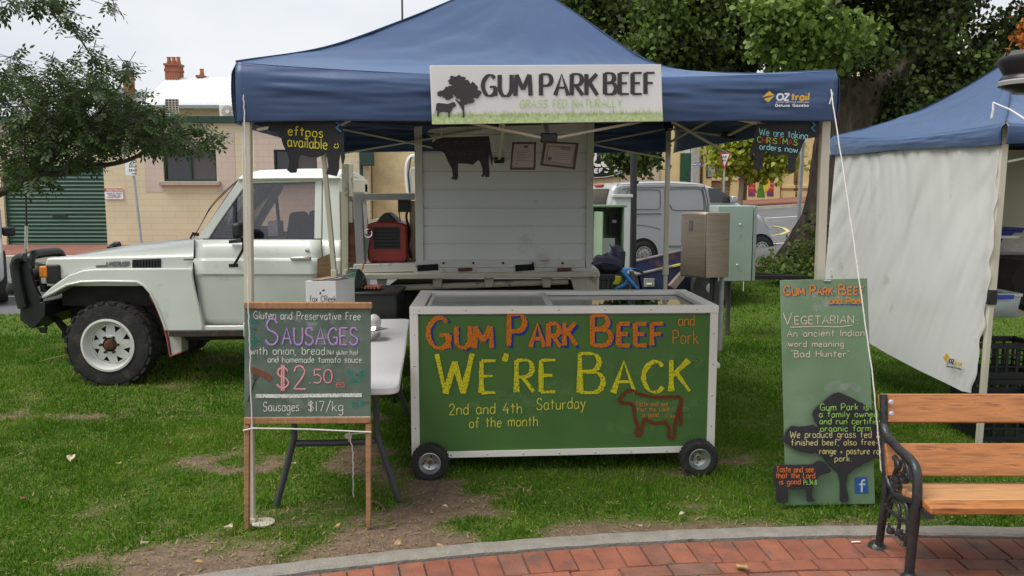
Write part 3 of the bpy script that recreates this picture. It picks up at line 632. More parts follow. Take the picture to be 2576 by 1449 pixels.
ik.text('2P', 325, 413, 343, 10, 1.8, bkm, jit=0); ik.text('8:30-5:30', 324.5, 421, 344, 5, .9, bkm, jit=0); ik.text('8:30-11:30', 324.5, 431, 344, 5, .9, bkm, jit=0); ik.ribbon([(331, 437), (343, 437)], 1.6, bkm); ik.poly([(340, 434.6), (345, 437), (340, 439.4)], bkm); ik.build(p2)

# ================= far buildings on the right
RY = 54.0
rx_ = lambda p: X_(p, RY); rzz = lambda p: Z_(p, RY)
BZ = 1.25
stone = brickmat('dark_stone', (.20, .15, .10), (.28, .21, .13), (.33, .28, .19), .7, .24, .03, .9, .5, 'XZ', .35)
creamst = M('cream_stucco', (.62, .50, .25), .8, var=.08, scale=1.5)
root = thing('corner_hall', 'old cream and dark stone hall with arched green door across the street', 'building', (rx_(1800), RY+4, BZ))
m = MB(); m.box((rx_(1830), RY+4, 5), (rx_(2120)-rx_(1540), 8, 9), stone); m.build('wall', root)
m = MB()
for a_, b_ in ((1655, 1660), (1676, 1716), (1764, 1786), (1834, 1862), (1915, 1921), (1752, 1757)):
    c = (rx_(a_)+rx_(b_))/2; m.box((c, RY-.15, 5), (rx_(b_)-rx_(a_), .3, 9), creamst)
m.box((rx_(1680), RY-.1, 5), (rx_(1716)-rx_(1655), .2, 9), creamst)
for a_, b_ in ((1960, 1990), (2004, 2040)):
    c = (rx_(a_)+rx_(b_))/2; w_ = rx_(b_)-rx_(a_); m.box((c, RY-.2, 5), (w_, .4, 9), creamst); m.box((c, RY-.3, rzz(470)), (w_*1.15, .6, .22), creamst); m.box((c, RY-.28, (rzz(470)+BZ)/2-.2), (w_*1.25, .5, rzz(476)-BZ), creamst)
m.box((rx_(1830), RY-.2, rzz(450)), (rx_(1845)-rx_(1755), .3, .25), creamst); m.build('pilasters', root, .02)
for k_, (a_, b_, t0, t1) in enumerate(((1661, 1673, 373, 448), (1772, 1797, 372, 448), (1844, 1856, 395, 446))):
    m = MB(); c = (rx_(a_)+rx_(b_))/2; m.box((c, RY-.25, (rzz(t0)+rzz(t1))/2), (rx_(b_)-rx_(a_), .2, rzz(t0)-rzz(t1)), trimgreen); wf = m.build('window', root)
    m = MB(); m.box((c, RY-.352, (rzz(t0)+rzz(t1))/2), ((rx_(b_)-rx_(a_))*.7, .02, (rzz(t0)-rzz(t1))*.92), M('pane_pale', (.42, .44, .46), .15, var=.5, scale=1.2)); m.build('pane', wf)
    m = MB(); m.box((c, RY-.37, rzz(t1)+1.0), ((rx_(b_)-rx_(a_))*.6, .02, .5), M('poster_blue', (.1, .3, .45), .6, var=.5, scale=3)); m.build('window_poster', wf)
m = MB(); c = (rx_(1704)+rx_(1727))/2; w_ = rx_(1734)-rx_(1704)
m.box((rx_(1719), RY-.3, (rzz(386)+BZ)/2), (w_*.85, .2, rzz(386)-BZ), M('hall_door', (.012, .07, .03), .5)); m.build('door', root)
m = MB(); cc = Vector((rx_(1719), RY-.3, rzz(386))); m.prism([cc+Vector((w_*.43*math.cos(math.pi*i/12), 0, w_*.55*math.sin(math.pi*i/12))) for i in range(13)], (0, .2, 0), M('fanlight', (.55, .55, .55), .5, var=.3)); m.build('fanlight', root)
m = MB(); m.box((rx_(1742), RY-.4, 5), (rx_(1751)-rx_(1733), .5, 9), M('grey_render', (.36, .36, .36), .8)); m.build('grey_pillar', root)
# mural
mu = thing('mural_panel', 'bright mural with woman in green dress between red panels', 'mural', (rx_(1913), RY-.6, BZ))
c = rx_(1913); m = MB(); mx0, mx1, mz0, mz1 = rx_(1881), rx_(1950), rzz(497), rzz(420); m.box((c, RY-.6, (mz0+mz1)/2), (mx1-mx0+.3, .2, mz1-mz0+.35), creamst); m.build('frame', mu, .02)
ik = Ink((0, RY-.71, 0), (0, -1, 0), .01); red = M('mural_red', (.36, .03, .04), .7, var=.5, scale=2.5); yel = M('mural_yellow', (.62, .46, .03), .7); grn = M('mural_green', (.06, .17, .02), .7, var=.3); skn = M('mural_skin', (.55, .34, .22), .7); blu = M('mural_blue', (.05, .06, .25), .7); drk = M('mural_dark', (.07, .06, .05), .7)
for q in ((1882, 1900), (1906, 1923), (1929, 1946)):
    ik.poly([(q[0], 494), (q[1], 494), (q[1], 424), (q[0], 424)], red)
ik.poly([(1921+17*math.cos(i*.35), 462+22*math.sin(i*.35)) for i in range(18)], yel)
ik.poly([(1910, 464), (1918, 464), (1922, 478), (1924, 496), (1904, 496), (1907, 478)], grn); ik.poly([(1909, 450), (1919, 450), (1921, 458), (1918, 465), (1910, 465), (1907, 458)], M('mural_olive', (.16, .17, .08), .7))
ik.poly([(1914.5+3*math.cos(i*.6), 446+4*math.sin(i*.6)) for i in range(10)], skn); ik.poly([(1914.5+3.6*math.cos(3.3+i*.4), 444.5+3.4*math.sin(3.3+i*.4)) for i in range(7)], drk); ik.ribbon([(1908, 460), (1914, 461), (1920, 460)], 2.2, skn)
for q in (1882, 1929):
    ik.poly([(q+1, 493), (q+16, 493), (q+15, 485), (q+3, 485)], blu)
    for k in range(5): ik.poly([(q+2+k*3.2+1.2*math.cos(i*.8), 436+1.8*math.sin(i*.8)) for i in range(8)], skn); ik.ribbon([(q+2+k*3.2, 438), (q+2+k*3.2, 446)], 2.4, wht)
    for k in range(3): ik.ribbon([(q+2, 452+k*11), (q+8, 450+k*11), (q+16, 452+k*11)], 1.6, skn)
ik.build(mu, 'painting')
# give way sign, street name sign, hanging sign
gal = M('galvanised', (.42, .43, .44), .45)
GY = 34.0; gx = lambda p: X_(p, GY); gz = lambda p: Z_(p, GY)
gw = thing('give_way_sign', 'red and white triangular give way sign on grey post', 'sign', (gx(1822), GY, T(gx(1822), GY)))
m = MB(); m.tube([(gx(1820), GY+.05, T(gx(1822), GY)-.1), (gx(1821), GY+.05, gz(385))], .04, gal); m.build('post', gw)
def tri(k, y):
    P = [Vector((gx(1807), y, gz(384))), Vector((gx(1837), y, gz(381))), Vector((gx(1819), y, gz(429)))]; c = sum(P, Vector())/3; return [c+(p-c)*k for p in P]
m = MB(); m.prism(tri(1, GY), (0, .03, 0), M('sign_red', (.45, .03, .04), .5)); m.build('sign_board', gw)
m = MB(); m.prism(tri(.66, GY-.012), (0, .008, 0), wht); m.build('sign_face', gw)
ik = Ink((0, GY-.012, 0), (0, -1, 0), .006); ik.text('GIVE', 1814.5, 397.5, 1828, 5.5, 1.1, bkm, jit=0); ik.text('WAY', 1816, 406, 1826, 5, 1.1, bkm, jit=0); ik.build(gw)
SYY = 40.0
ss = thing('street_sign', 'small blue street name blade on a post near the hall', 'sign', (X_(1742, SYY), SYY, T(X_(1742, SYY), SYY)))
m = MB(); s0, s1, s2, s3 = X_(1741, SYY), X_(1765, SYY), Z_(417, SYY), Z_(409.5, SYY); m.box(((s0+s1)/2, SYY, (s2+s3)/2), (s1-s0, .03, s3-s2), M('sign_blue', (.03, .06, .30), .5)); m.build('sign_board', ss)
ik = Ink((0, SYY-.02, 0), (0, -1, 0)); ik.text('IN INLETS ST', 1743, 415.5, 1763, 4, .8, wht, jit=0); ik.build(ss); m = MB(); m.tube([(s0+.03, SYY+.05, T(s0, SYY)-.1), (s0+.03, SYY+.05, s3+.05)], .035, gal); m.build('post', ss)
hs = thing('hanging_sign', 'brown shield sign hanging from bracket on the stone hall', 'sign', (X_(1803, 52), 52, Z_(402, 52)))
m = MB(); hc = lambda x, y: at(1446.5+.3255*x, 314.5+.3255*y, 52); m.prism([hc(*p) for p in ((1040, 160), (1060, 128), (1072, 122), (1085, 128), (1105, 150), (1106, 222), (1090, 240), (1070, 252), (1050, 240), (1038, 222))], (0, .08, 0), M('sign_brown', (.13, .09, .05), .6)); m.build('sign_board', hs)
ik = Ink((0, 52, 0), (0, -1, 0), .008); ik.text('R.S.L', 1787, 387, 1800, 6, 1.2, wht, jit=0); ik.poly([(1795+4*math.cos(i*.6), 371+6*math.sin(i*.6)) for i in range(10)], wht); ik.poly([(1795+2*math.cos(i*.6), 371+3*math.sin(i*.6)) for i in range(10)], M('sign_brown', (.13, .09, .05), .6)); ik.build(hs, 'emblem')
m = MB(); m.tube([hc(1040, 258), hc(1118, 258)], .03, bkm); m.tube([hc(1105, 258), hc(1105, 285)], .025, bkm); m.build('bracket', hs)
# buff buildings far right
FY = 58.0
root = thing('buff_building', 'buff coloured building with white roof vents beyond the leaves', 'building', (X_(2420, FY), FY+4, 1.4))
m = MB(); m.box((X_(2420, FY), FY+5, Z_(150, FY)/2), (X_(2640, FY)-X_(2210, FY), 8, Z_(150, FY)), M('buff_render', (.62, .48, .27), .8, var=.1, scale=1)); m.build('wall', root)
m = MB(); m.prism([(X_(2300, FY), FY+1, Z_(150, FY)), (X_(2640, FY), FY+1, Z_(150, FY)), (X_(2640, FY), FY+4, Z_(100, FY)), (X_(2370, FY), FY+4, Z_(100, FY))], (0, .3, 0), M('roof_cream', (.6, .55, .45), .6)); m.build('roof', root)
for a_, b_ in ((2428, 2466), (2462, 2500)):
    m = MB(); c = (X_(a_, FY+3, 80)+X_(b_, FY+3, 80))/2; r_ = (X_(b_, FY)-X_(a_, FY))/2; z1 = Z_(59 if a_ == 2428 else 72, FY+3)
    m.lathe([(r_*.55, -3.2), (r_*.55, -1.2), (r_*.6, -1.1), (r_, -.85), (r_, 0), (r_*.9, .02), (0, .05)], (c, FY+3, z1), (0, 0, 1), M('vent_white', (.62, .62, .60), .5), 24); m.build('roof_vent', root)
root = thing('peach_building', 'peach rendered building glimpsed behind the big tree', 'building', (X_(2270, 50), 53, 1.4))
m = MB(); m.box((X_(2260, 50), 53, 3.6), (X_(2380, 50)-X_(2180, 50), 5, Z_(215, 50)-.2), M('peach_render', (.60, .36, .20), .8, var=.1)); m.build('wall', root); m = MB(); m.box((X_(2260, 50), 53, Z_(215, 50)/2+3.7), (X_(2390, 50)-X_(2170, 50), 5.4, .3), creamcon); m.build('parapet', root)

# ================= trees
def leaves(name, C, size, mat, tint, parent, asp=.8, droop=.5):
    n = len(C); C = np.asarray(C); a = RNG.normal(size=(n, 3)); a[:, 2] -= droop; a /= np.linalg.norm(a, axis=1)[:, None]
    b = np.cross(a, RNG.normal(size=(n, 3))); b /= np.linalg.norm(b, axis=1)[:, None]; nn = np.cross(a, b)
    s = (size*(.65+.7*RNG.random(n)))[:, None]
    q = lambda u, v, w: C+a*s*u+b*s*asp*v+nn*s*w
    V = np.stack([q(0, 0, 0), q(.14, .42, .05), q(.44, .46, .04), q(1, 0, -.06), q(.44, -.46, .04), q(.14, -.42, .05)], 1).reshape(-1, 3)
    return np_mesh(name, V, 6, mat, tint, parent)
def clumps(L, jit=.75):
    '''L: (px, py, rx px, ry px, Y, depth m, count, brightness) -> leaf positions in the real crown volume'''
    P = []; B = []
    for px, py, rx, ry, Y, dp, n, br in L:
        k = max(3, int(n/38)); u = RNG.normal(size=(k, 3)); u /= np.linalg.norm(u, axis=1)[:, None]; u *= RNG.random(k)[:, None]**.4
        c = np.array(at(px, py, Y)); sx = rx/FPX*Y; sz = ry/FPX*Y
        cc = c+u*np.array([sx, dp, sz]); bb = br+.15*RNG.normal(size=k)
        for i in range(k):
            q = RNG.normal(size=(n//k, 3))*np.array([.15, .15, .11])*(Y/13); P.append(cc[i]+q); B.append(bb[i]+.12*RNG.normal(size=n//k))
    return np.concatenate(P), np.clip(np.concatenate(B), 0, 1)
bark = M('bark', (.075, .055, .04), .95, var=.55, scale=6, bump=1.0, bscale=11, stretch=(2.4, 2.4, .45), dirt=((.13, .105, .08), .3, 3))
barkdark = M('bark_dark', (.05, .04, .032), .95, var=.4, scale=8, bump=.8, bscale=20)
# big street tree on the right
TYY = 15.5; tb = at(2050, 690, TYY); tb.z = T(tb.x, tb.y)
bt = thing('big_tree', 'large leafy tree with thick gnarled ivy-footed trunk behind both gazebos', 'tree', tb)
def trunk(mb, P, R, mat, n=28, amp=.16, seed=0):
    P = [Vector(p) for p in P]; Q = smooth([tuple(p) for p in P], 6); RR = smooth([(r, 0) for r in R], 6); rows = []
    for i, q in enumerate(Q):
        ring = []
        for k in range(n):
            a = 2*math.pi*k/n; r = RR[i][0]*(1+amp*(2*float(fbm([3*math.cos(a)+seed+20], [3*math.sin(a)+i*.16+20], 3)[0])-1)*1.6+amp*.55*(2*float(fbm([11*math.cos(a)+seed+40], [11*math.sin(a)+i*.09+40], 3)[0])-1))
            ring.append(Vector((q[0]+r*math.cos(a), q[1]+r*math.sin(a), q[2])))
        rows.append(ring)
    mb.grid(rows, mat, True)
m = MB(); A = lambda px, py, Y=TYY: at(px, py, Y)
trunk(m, [tb+Vector((0, 0, -.3)), A(2062, 650), A(2085, 560), A(2105, 470), A(2125, 380), A(2150, 290), A(2180, 200)], [1.0, .78, .56, .50, .52, .60, .5], bark, 72, .13)
trunk(m, [A(2140, 330), A(2110, 250), A(2080, 150), A(2075, 20), A(2070, -150)], [.42, .40, .34, .28, .2], bark, 20, seed=5)
trunk(m, [A(2165, 260), A(2215, 210), A(2290, 150), A(2360, 80), A(2430, -20), A(2480, -150)], [.45, .42, .34, .28, .22, .15], bark, 20, seed=9)
m.build('trunk', bt, ang=70)
m = MB()
for P, R in (([A(2100, 200), A(1980, 120), A(1850, 60), A(1700, 30), A(1560, 20)], .12), ([A(2085, 100), A(1960, 20), A(1800, -60)], .10), ([A(1950, 110), A(1880, 160), A(1800, 175, 14.5), A(1690, 170, 14.8), A(1640, 250, 15), A(1600, 380, 15)], .055), ([A(2240, 190), A(2300, 200), A(2380, 190), A(2480, 140)], .08), ([A(2120, 150), A(2060, 100, 13.5), A(1990, 70, 12.3)], .07)):
    m.tube([tuple(q) for q in smooth([tuple(p) for p in P], 5)], [R*(1-.75*i/(5*(len(P)-1))) for i in range(5*(len(P)-1)+1)], barkdark, 7)
m.build('limb', bt)
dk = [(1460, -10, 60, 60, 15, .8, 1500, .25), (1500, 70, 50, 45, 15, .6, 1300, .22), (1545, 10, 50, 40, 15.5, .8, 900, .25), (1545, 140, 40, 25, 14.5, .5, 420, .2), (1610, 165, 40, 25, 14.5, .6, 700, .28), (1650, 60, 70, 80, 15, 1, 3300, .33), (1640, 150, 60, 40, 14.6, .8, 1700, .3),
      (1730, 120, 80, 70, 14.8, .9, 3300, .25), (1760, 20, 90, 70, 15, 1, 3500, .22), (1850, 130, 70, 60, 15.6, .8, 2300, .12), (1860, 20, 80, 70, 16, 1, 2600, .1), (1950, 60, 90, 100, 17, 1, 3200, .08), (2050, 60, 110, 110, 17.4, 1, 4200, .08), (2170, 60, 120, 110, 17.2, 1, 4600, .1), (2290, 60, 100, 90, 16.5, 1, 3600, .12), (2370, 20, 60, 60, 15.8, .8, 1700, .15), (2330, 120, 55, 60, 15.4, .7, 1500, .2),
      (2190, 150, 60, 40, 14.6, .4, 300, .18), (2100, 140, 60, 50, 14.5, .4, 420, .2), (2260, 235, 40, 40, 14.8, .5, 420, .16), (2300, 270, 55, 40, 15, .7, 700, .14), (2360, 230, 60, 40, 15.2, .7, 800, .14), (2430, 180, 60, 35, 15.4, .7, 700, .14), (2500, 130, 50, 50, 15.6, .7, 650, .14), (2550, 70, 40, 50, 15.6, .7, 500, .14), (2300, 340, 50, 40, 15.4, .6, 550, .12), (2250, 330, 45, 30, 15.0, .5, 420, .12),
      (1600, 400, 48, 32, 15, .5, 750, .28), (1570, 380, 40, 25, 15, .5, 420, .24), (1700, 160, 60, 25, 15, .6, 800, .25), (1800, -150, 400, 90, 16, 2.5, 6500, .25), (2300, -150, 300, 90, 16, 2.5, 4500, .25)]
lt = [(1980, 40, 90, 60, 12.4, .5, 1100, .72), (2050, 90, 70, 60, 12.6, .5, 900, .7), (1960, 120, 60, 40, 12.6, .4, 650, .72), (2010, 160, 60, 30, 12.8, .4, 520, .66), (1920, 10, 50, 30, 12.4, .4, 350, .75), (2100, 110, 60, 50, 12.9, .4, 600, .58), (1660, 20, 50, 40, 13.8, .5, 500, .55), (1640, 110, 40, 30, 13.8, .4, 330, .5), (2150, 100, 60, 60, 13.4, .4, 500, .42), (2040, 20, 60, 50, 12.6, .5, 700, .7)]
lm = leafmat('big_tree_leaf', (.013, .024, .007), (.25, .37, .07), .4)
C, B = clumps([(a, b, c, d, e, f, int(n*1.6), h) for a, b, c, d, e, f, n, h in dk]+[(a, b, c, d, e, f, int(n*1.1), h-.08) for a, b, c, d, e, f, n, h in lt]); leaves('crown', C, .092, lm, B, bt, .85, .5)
# ivy and suckers at the trunk foot
iv = [(2035, 640, 24, 34, 14.5, .2, 420, .4), (2058, 590, 18, 40, 14.8, .15, 260, .35), (1960, 682, 36, 14, 14.4, .3, 380, .5), (2005, 690, 36, 10, 14.2, .3, 320, .45), (2050, 670, 24, 24, 14.4, .2, 260, .45), (1940, 660, 16, 18, 14.4, .2, 150, .55)]
C, B = clumps(iv); leaves('ivy', C, .065, lm, B, bt, .9, .3)
# pale street tree in front of the hall
yt = thing('young_street_tree', 'young bright yellow-green street tree with slim trunk by the hall', 'tree', (X_(1863, 44), 44, T(X_(1863, 44), 44)))
m = MB(); z0 = T(X_(1863, 44), 44); trunk(m, [(X_(1863, 44), 44, z0-.1), (X_(1862, 44), 44, Z_(500, 44)), (X_(1866, 44), 44, Z_(430, 44)), (X_(1868, 44), 44, Z_(370, 44))], [.2, .14, .12, .05], M('bark_pale', (.34, .28, .22), .9), 10, .1); m.build('trunk', yt)
m = MB(); q = Vector((X_(1866, 44), 44, Z_(430, 44)))
for dx, dz in ((-1.6, 1.6), (1.5, 1.4), (.6, 2.6), (-.6, 2.4), (1.2, .9)): m.tube([q, q+Vector((dx*.5, .2, dz*.4)), q+Vector((dx, .3, dz))], [.06, .04, .015], M('bark_pale', (.34, .28, .22), .9), 6)
m.build('limb', yt)
C, B = clumps([(1850, 380, 40, 35, 44, 1.2, 1400, .6), (1900, 350, 55, 40, 44, 1.3, 1600, .6), (1835, 345, 35, 25, 44, 1, 700, .65), (1920, 410, 40, 20, 44, 1, 700, .5), (1850, 415, 40, 18, 44, 1, 600, .55), (1960, 395, 35, 15, 44, 1, 350, .55)])
leaves('crown', C, .30, leafmat('yellow_leaf', (.13, .20, .02), (.46, .48, .06), .4), B, yt, .8)
# pinnate-leaved tree over the street on the left
lt_ = thing('overhanging_tree', 'tree with drooping feathery twigs reaching in from the left edge', 'tree', (-6.6, 8.6, 0))
m = MB(); pa = lambda px, py, Y: tuple(at(px, py, Y))
trunk(m, [(-6.6, 8.6, -.1), (-6.55, 8.6, 1), (-6.4, 8.5, 2.2), (-6.2, 8.5, 3.6), (-6, 8.5, 6)], [.3, .22, .2, .17, .08], barkdark, 14, .1); m.build('trunk', lt_)
bou = [([(-6.4, 8.5, 2.1), pa(-60, 490, 8.4), pa(30, 470, 8.2), pa(90, 440, 8), pa(150, 438, 8), pa(240, 420, 7.9), pa(330, 400, 7.8), pa(420, 350, 7.8), pa(520, 330, 7.8)], .055), ([pa(60, 462, 8.1), pa(130, 400, 7.9), pa(200, 330, 7.7), pa(270, 260, 7.6), pa(320, 185, 7.6)], .03), ([pa(90, 440, 8), pa(100, 350, 8.2), pa(60, 260, 8.3), pa(20, 180, 8.3)], .03), ([pa(150, 438, 8), pa(230, 370, 7.6), pa(330, 310, 7.5), pa(440, 300, 7.5)], .025), ([pa(200, 330, 7.7), pa(170, 250, 7.7), pa(135, 160, 7.8)], .018),
       ([(-6.2, 8.5, 3.6), pa(-60, -60, 7.6), pa(60, -40, 7.2), pa(140, 10, 7), pa(190, 80, 7), pa(245, 165, 7)], .03), ([pa(-60, -40, 7.6), pa(20, 0, 7.2), pa(50, 30, 7.1)], .015), ([pa(60, -40, 7.2), pa(180, -60, 7.1), pa(270, -15, 7.1), pa(290, 20, 7.1)], .015)]
m = MB(); tw = []
for P, r in bou:
    Q = [tuple(q) for q in smooth(P, 6)]; m.tube(Q, [r*(1-.85*i/(len(Q)-1)) for i in range(len(Q))], barkdark, 7); tw.append(Q)
EL = [(50, 250, 75, 75, 150), (140, 270, 80, 80, 190), (235, 270, 80, 75, 190), (320, 285, 60, 55, 120), (400, 320, 60, 48, 110), (60, 360, 85, 65, 170), (170, 350, 95, 65, 220), (285, 345, 80, 36, 130), (395, 355, 55, 24, 60), (470, 345, 60, 22, 55), (535, 350, 25, 14, 14), (25, 170, 40, 35, 30), (135, 165, 22, 25, 16), (170, 190, 40, 45, 40), (255, 200, 40, 40, 40), (312, 170, 22, 22, 16), (50, 430, 60, 35, 60), (200, 405, 50, 22, 26), (90, 440, 45, 16, 30), (500, 370, 25, 18, 12)]
P0 = []
for cx0, cy0, a0, b0, n in EL:
    for k in range(int(n*1.12)):
        t_ = random.random()*6.28; r_ = math.sqrt(random.random()); lx, ly = cx0+a0*r_*math.cos(t_), cy0+b0*r_*math.sin(t_)
        if not (ly > 372 and lx > 285): P0.append((Vector(at(lx, ly, random.uniform(7.3, 8.7))), 0))
for P, n in (([(0, 15), (30, 10), (70, 0), (100, -10)], 34), ([(100, 0), (140, 15), (165, 45), (195, 85)], 30), ([(195, 85), (225, 125), (240, 160)], 16), ([(262, -5), (285, 10)], 7), ([(110, -10), (150, 20)], 10)):
    for k in range(n):
        t_ = random.random()*(len(P)-1); i = int(t_); f = t_-i; P0.append((Vector(at(P[i][0]*(1-f)+P[i+1][0]*f+random.gauss(0, 6), P[i][1]*(1-f)+P[i+1][1]*f+random.gauss(0, 5), 7.05+random.gauss(0, .1))), 1))
LV = []; TI = []
for i, (c, top) in enumerate(P0):
    d = Vector((random.gauss(.35, .7), random.gauss(0, .6), random.gauss(-.35, .5))).normalized(); ln = random.uniform(.12, .2); sd_ = d.cross(Vector((random.gauss(0, .4), random.gauss(0, .4), 1))).normalized(); up_ = sd_.cross(d)
    if i % 3 == 0: m.tube([c-d*.14-up_*.02, c, c+d*ln], [.004, .003, .0015], barkdark, 4)
    tone = min(1, max(0, random.gauss(.32, .16)))
    for k in range(9):
        t_ = (k//2+.6)/4.6; s_ = 1 if k % 2 else -1
        if k == 8: t_ = 1; v = d
        else: v = (d*.55+sd_*s_+Vector((0, 0, -.25))).normalized()
        b_ = c+d*ln*t_; l_ = .058*random.uniform(.75, 1.2); q_ = up_.cross(v).normalized()*l_*.22
        LV += [b_, b_+v*l_*.5+q_+up_*.003, b_+v*l_, b_+v*l_*.5-q_+up_*.003]; TI.append(min(1, max(0, tone+random.gauss(0, .08))))
m.build('branch', lt_)
np_mesh('crown', np.array([tuple(v) for v in LV]), 4, leafmat('feather_leaf', (.018, .035, .012), (.12, .20, .045), .35), np.array(TI), lt_)
# ================= white utility truck
SY0 = 7.40; YM = 8.22
tpaint = M('truck_paint', (.65, .68, .62), .3, var=.05, scale=2.5, coat=.4, dirt=((.46, .45, .37), .08, 3))
blackp = M('black_plastic', (.012, .012, .013), .5, var=.3, scale=12)
rubber = M('tyre_rubber', (.022, .021, .02), .85, var=.35, scale=9, bump=.3, bscale=60, dirt=((.06, .05, .04), .3, 7))
under = M('underbody', (.018, .016, .014), .9, var=.4, scale=6)
rust = M('rust', (.12, .05, .025), .95, var=.5, scale=20, bump=.4)
chrome = M('chrome', (.6, .6, .58), .15, metal=1, var=.05)
steelw = M('white_steel', (.62, .60, .56), .45, var=.08, scale=6, dirt=((.25, .2, .15), .1, 8))
cabg = glass('cab_glass', (.84, .82, .84), .9)
S = lambda px, py, Y=SY0: at(px, py, Y)
tr = thing('utility_truck', 'white work truck with black bull bar and cool box on its tray', 'truck', (S(800, 900).x, YM, 0))
mir = lambda P: [Vector((p.x, 2*YM-p.y, p.z)) for p in P]
# bonnet loft
rows = []
for px, yc, yt in ((107, 662, 655), (109, 652, 641), (125, 650, 633), (180, 649, 624), (300, 647, 608), (420, 645, 599), (488, 643, 595)):
    x = S(px, yc).x; zc = S(px, yc, 7.45).z; zt = at(px, yt, 8.2).z; zb = S(px, 720, 7.45).z
    half = [(7.45, zb), (7.45, zc-.01), (7.463, zc+.012), (7.52, zc+.5*(zt-zc)), (7.64, zt-.02), (7.9, zt), (YM, zt+.008)]
    rows.append([Vector((x, y, z)) for y, z in half]+[Vector((x, 2*YM-y, z)) for y, z in reversed(half[:-1])])
m = MB(); m.loft(rows, tpaint); bon = m.build('bonnet', tr, .012, ang=30)
# front wing with flared arch
lip = [(103, 754), (132, 741), (168, 721), (205, 713), (260, 711.5), (344, 713), (362, 722), (378, 740), (391, 764), (404, 795), (418, 834)]
top = [(103, 745), (127, 723), (170, 692), (205, 680), (237, 676), (320, 675), (473, 674)]
low = [(428, 834), (510, 834), (512, 818), (505, 790), (489, 715), (485, 690), (487, 673)]
edge = lip+low[:3]+[(505, 790), (489, 715), (485, 690), (486, 675)]+list(reversed(top))
for f in (0, 1):
    P = [S(x, y, 7.40) for x, y in edge]
    if f: P = mir(P)
    m = MB(); m.prism(P, (0, .26*(-1 if f else 1), 0), tpaint); m.build('front_wing', tr, .018, 3)
    P = [S(x, y, 7.392) for x, y in lip]; P2 = [S(x, y+5, 7.40) for x, y in lip]
    if f: P, P2 = mir(P), mir(P2)
m = MB(); P = [S(x, y-4, 7.398) for x, y in lip]; m.tube(P, .012, tpaint, 6); m.build('arch_lip', tr)
# dark wheel-well, chassis
m = MB(); x0 = S(120, 800).x; x1 = S(425, 800).x
m.box(((x0+x1)/2, YM, S(0, 735).z), (x1-x0-.1, 1.3, .3), under); m.box(((x0+x1)/2-.1, YM, .62), (.9, .9, .5), under)
for y in (7.85, 8.6): m.box(((x0+.6)/2, y, .58), (.6-x0, .09, .16), under)
m.box((x1+.2, YM, .60), (1.2, 1.2, .35), under); m.tube([(x0+.75, 7.5, .42), (x0+.75, 8.95, .42)], .07, under, 10)
m.tube([(-.54, 7.5, .42), (-.54, 8.95, .42)], .08, under, 10); m.box((-.2, YM, .70), (2.1, 1.2, .3), under); m.tube([S(112, 815, 7.7), S(140, 800, 7.7), S(165, 830, 7.7), S(165, 850, 7.7)], .035, under); m.build('chassis', tr)
# firewall / cab lower body
def sheet(name, rowsL, rowsR, Yo, mat, n=10, side=0, solid=.02, bev=0):
    R = []
    for (a, b), (c, d), y in zip(rowsL, rowsR, Yo):
        p, q = S(a, b, y), S(c, d, y); r = [p.lerp(q, i/n) for i in range(n+1)]
        R.append(mir(r) if side else r)
    m = MB(); m.grid(R, mat); return m.build(name, tr, solid=solid, ang=25)
yoff = [7.475, 7.455, 7.452, 7.438, 7.430, 7.424, 7.440, 7.462, 7.48]
ys = [603, 640, 650, 653, 657, 688, 694, 800, 818]
Lx = [491, 489, 488, 488, 487, 488, 489, 508, 513]
for sd_ in (0, 1):
    o = sheet('door', [(l, y) for l, y in zip(Lx, ys)], [(807, y) if y < 640 else (811.5, y) for y in ys], yoff, tpaint, side=sd_)
    if not sd_: door = o
    sheet('rear_corner_panel', [(814 if y > 640 else 809.5, y) for y in ys], [(858, y) for y in ys], yoff, tpaint, side=sd_)
m = MB(); a = S(486, 660); b = S(858, 660)
m.box(((a.x+b.x)/2, YM, (a.z+.66)/2+.02), (b.x-a.x-.05, 2*(YM-7.50), a.z-.66+.3), M('cab_shell', (.06, .06, .06), .8)); m.build('cab_shell', tr)
m = MB(); m.bar(S(428, 828, 7.44), S(858, 826, 7.44), .05, .07, tpaint); m.build('sill', tr, .012)
m = MB(); m.bar(S(430, 838, 7.40), S(860, 834, 7.40), .10, .05, M('step_rusty', (.04, .032, .028), .8, dirt=((.12, .06, .03), .4, 9))); m.bar(S(470, 848, 7.5), S(640, 846, 7.5), .05, .05, under); m.build('side_step', tr)
m = MB(); m.tube([S(462, 653.2, 7.43), S(490, 652.6, 7.444)], .006, blackp, 5); m.build('body_seam', tr)
# greenhouse
GN = (0, 1, -.17); g0 = (0, 7.475, S(0, 601, 7.475).z)
H = lambda px, py, o=0: onpl(px, py, g0, GN)+Vector((0, o, 0))
def gpoly(name, P, mat, th=.05, both=True, o=0, parent=None, bev=.008):
    for f in ((0, 1) if both else (0,)):
        Q = [H(x, y, o) for x, y in P]
        if f: Q = mir(Q)
        m = MB(); m.prism(Q, (0, th*(-1 if f else 1), 0), mat); r = m.build(name, parent or tr, bev)
        if not f: first = r
    return first
gpoly('pillar', [(497, 601), (525, 601), (541, 575), (619, 463), (618, 449), (602, 449)], tpaint)
gpoly('pillar', [(790, 601), (809, 601), (811, 449), (793, 449)], tpaint)
gpoly('pillar', [(810.5, 603), (858, 603), (853, 449), (812.5, 449)], tpaint)
gpoly('roof_rail', [(619, 462), (618, 449), (793, 449), (793, 458)], tpaint)
gpoly('window_seal', [(520, 604.5), (792, 604.5), (792, 600.5), (522, 600.5)], blackp, .03, o=-.006)
gpoly('window_seal', [(585, 602), (594, 602), (594, 497), (585, 511)], blackp, .03, o=.004)
gpoly('quarter_glass', [(526, 600), (586, 600), (586, 512), (541, 577)], cabg, .006, o=.02, bev=0)
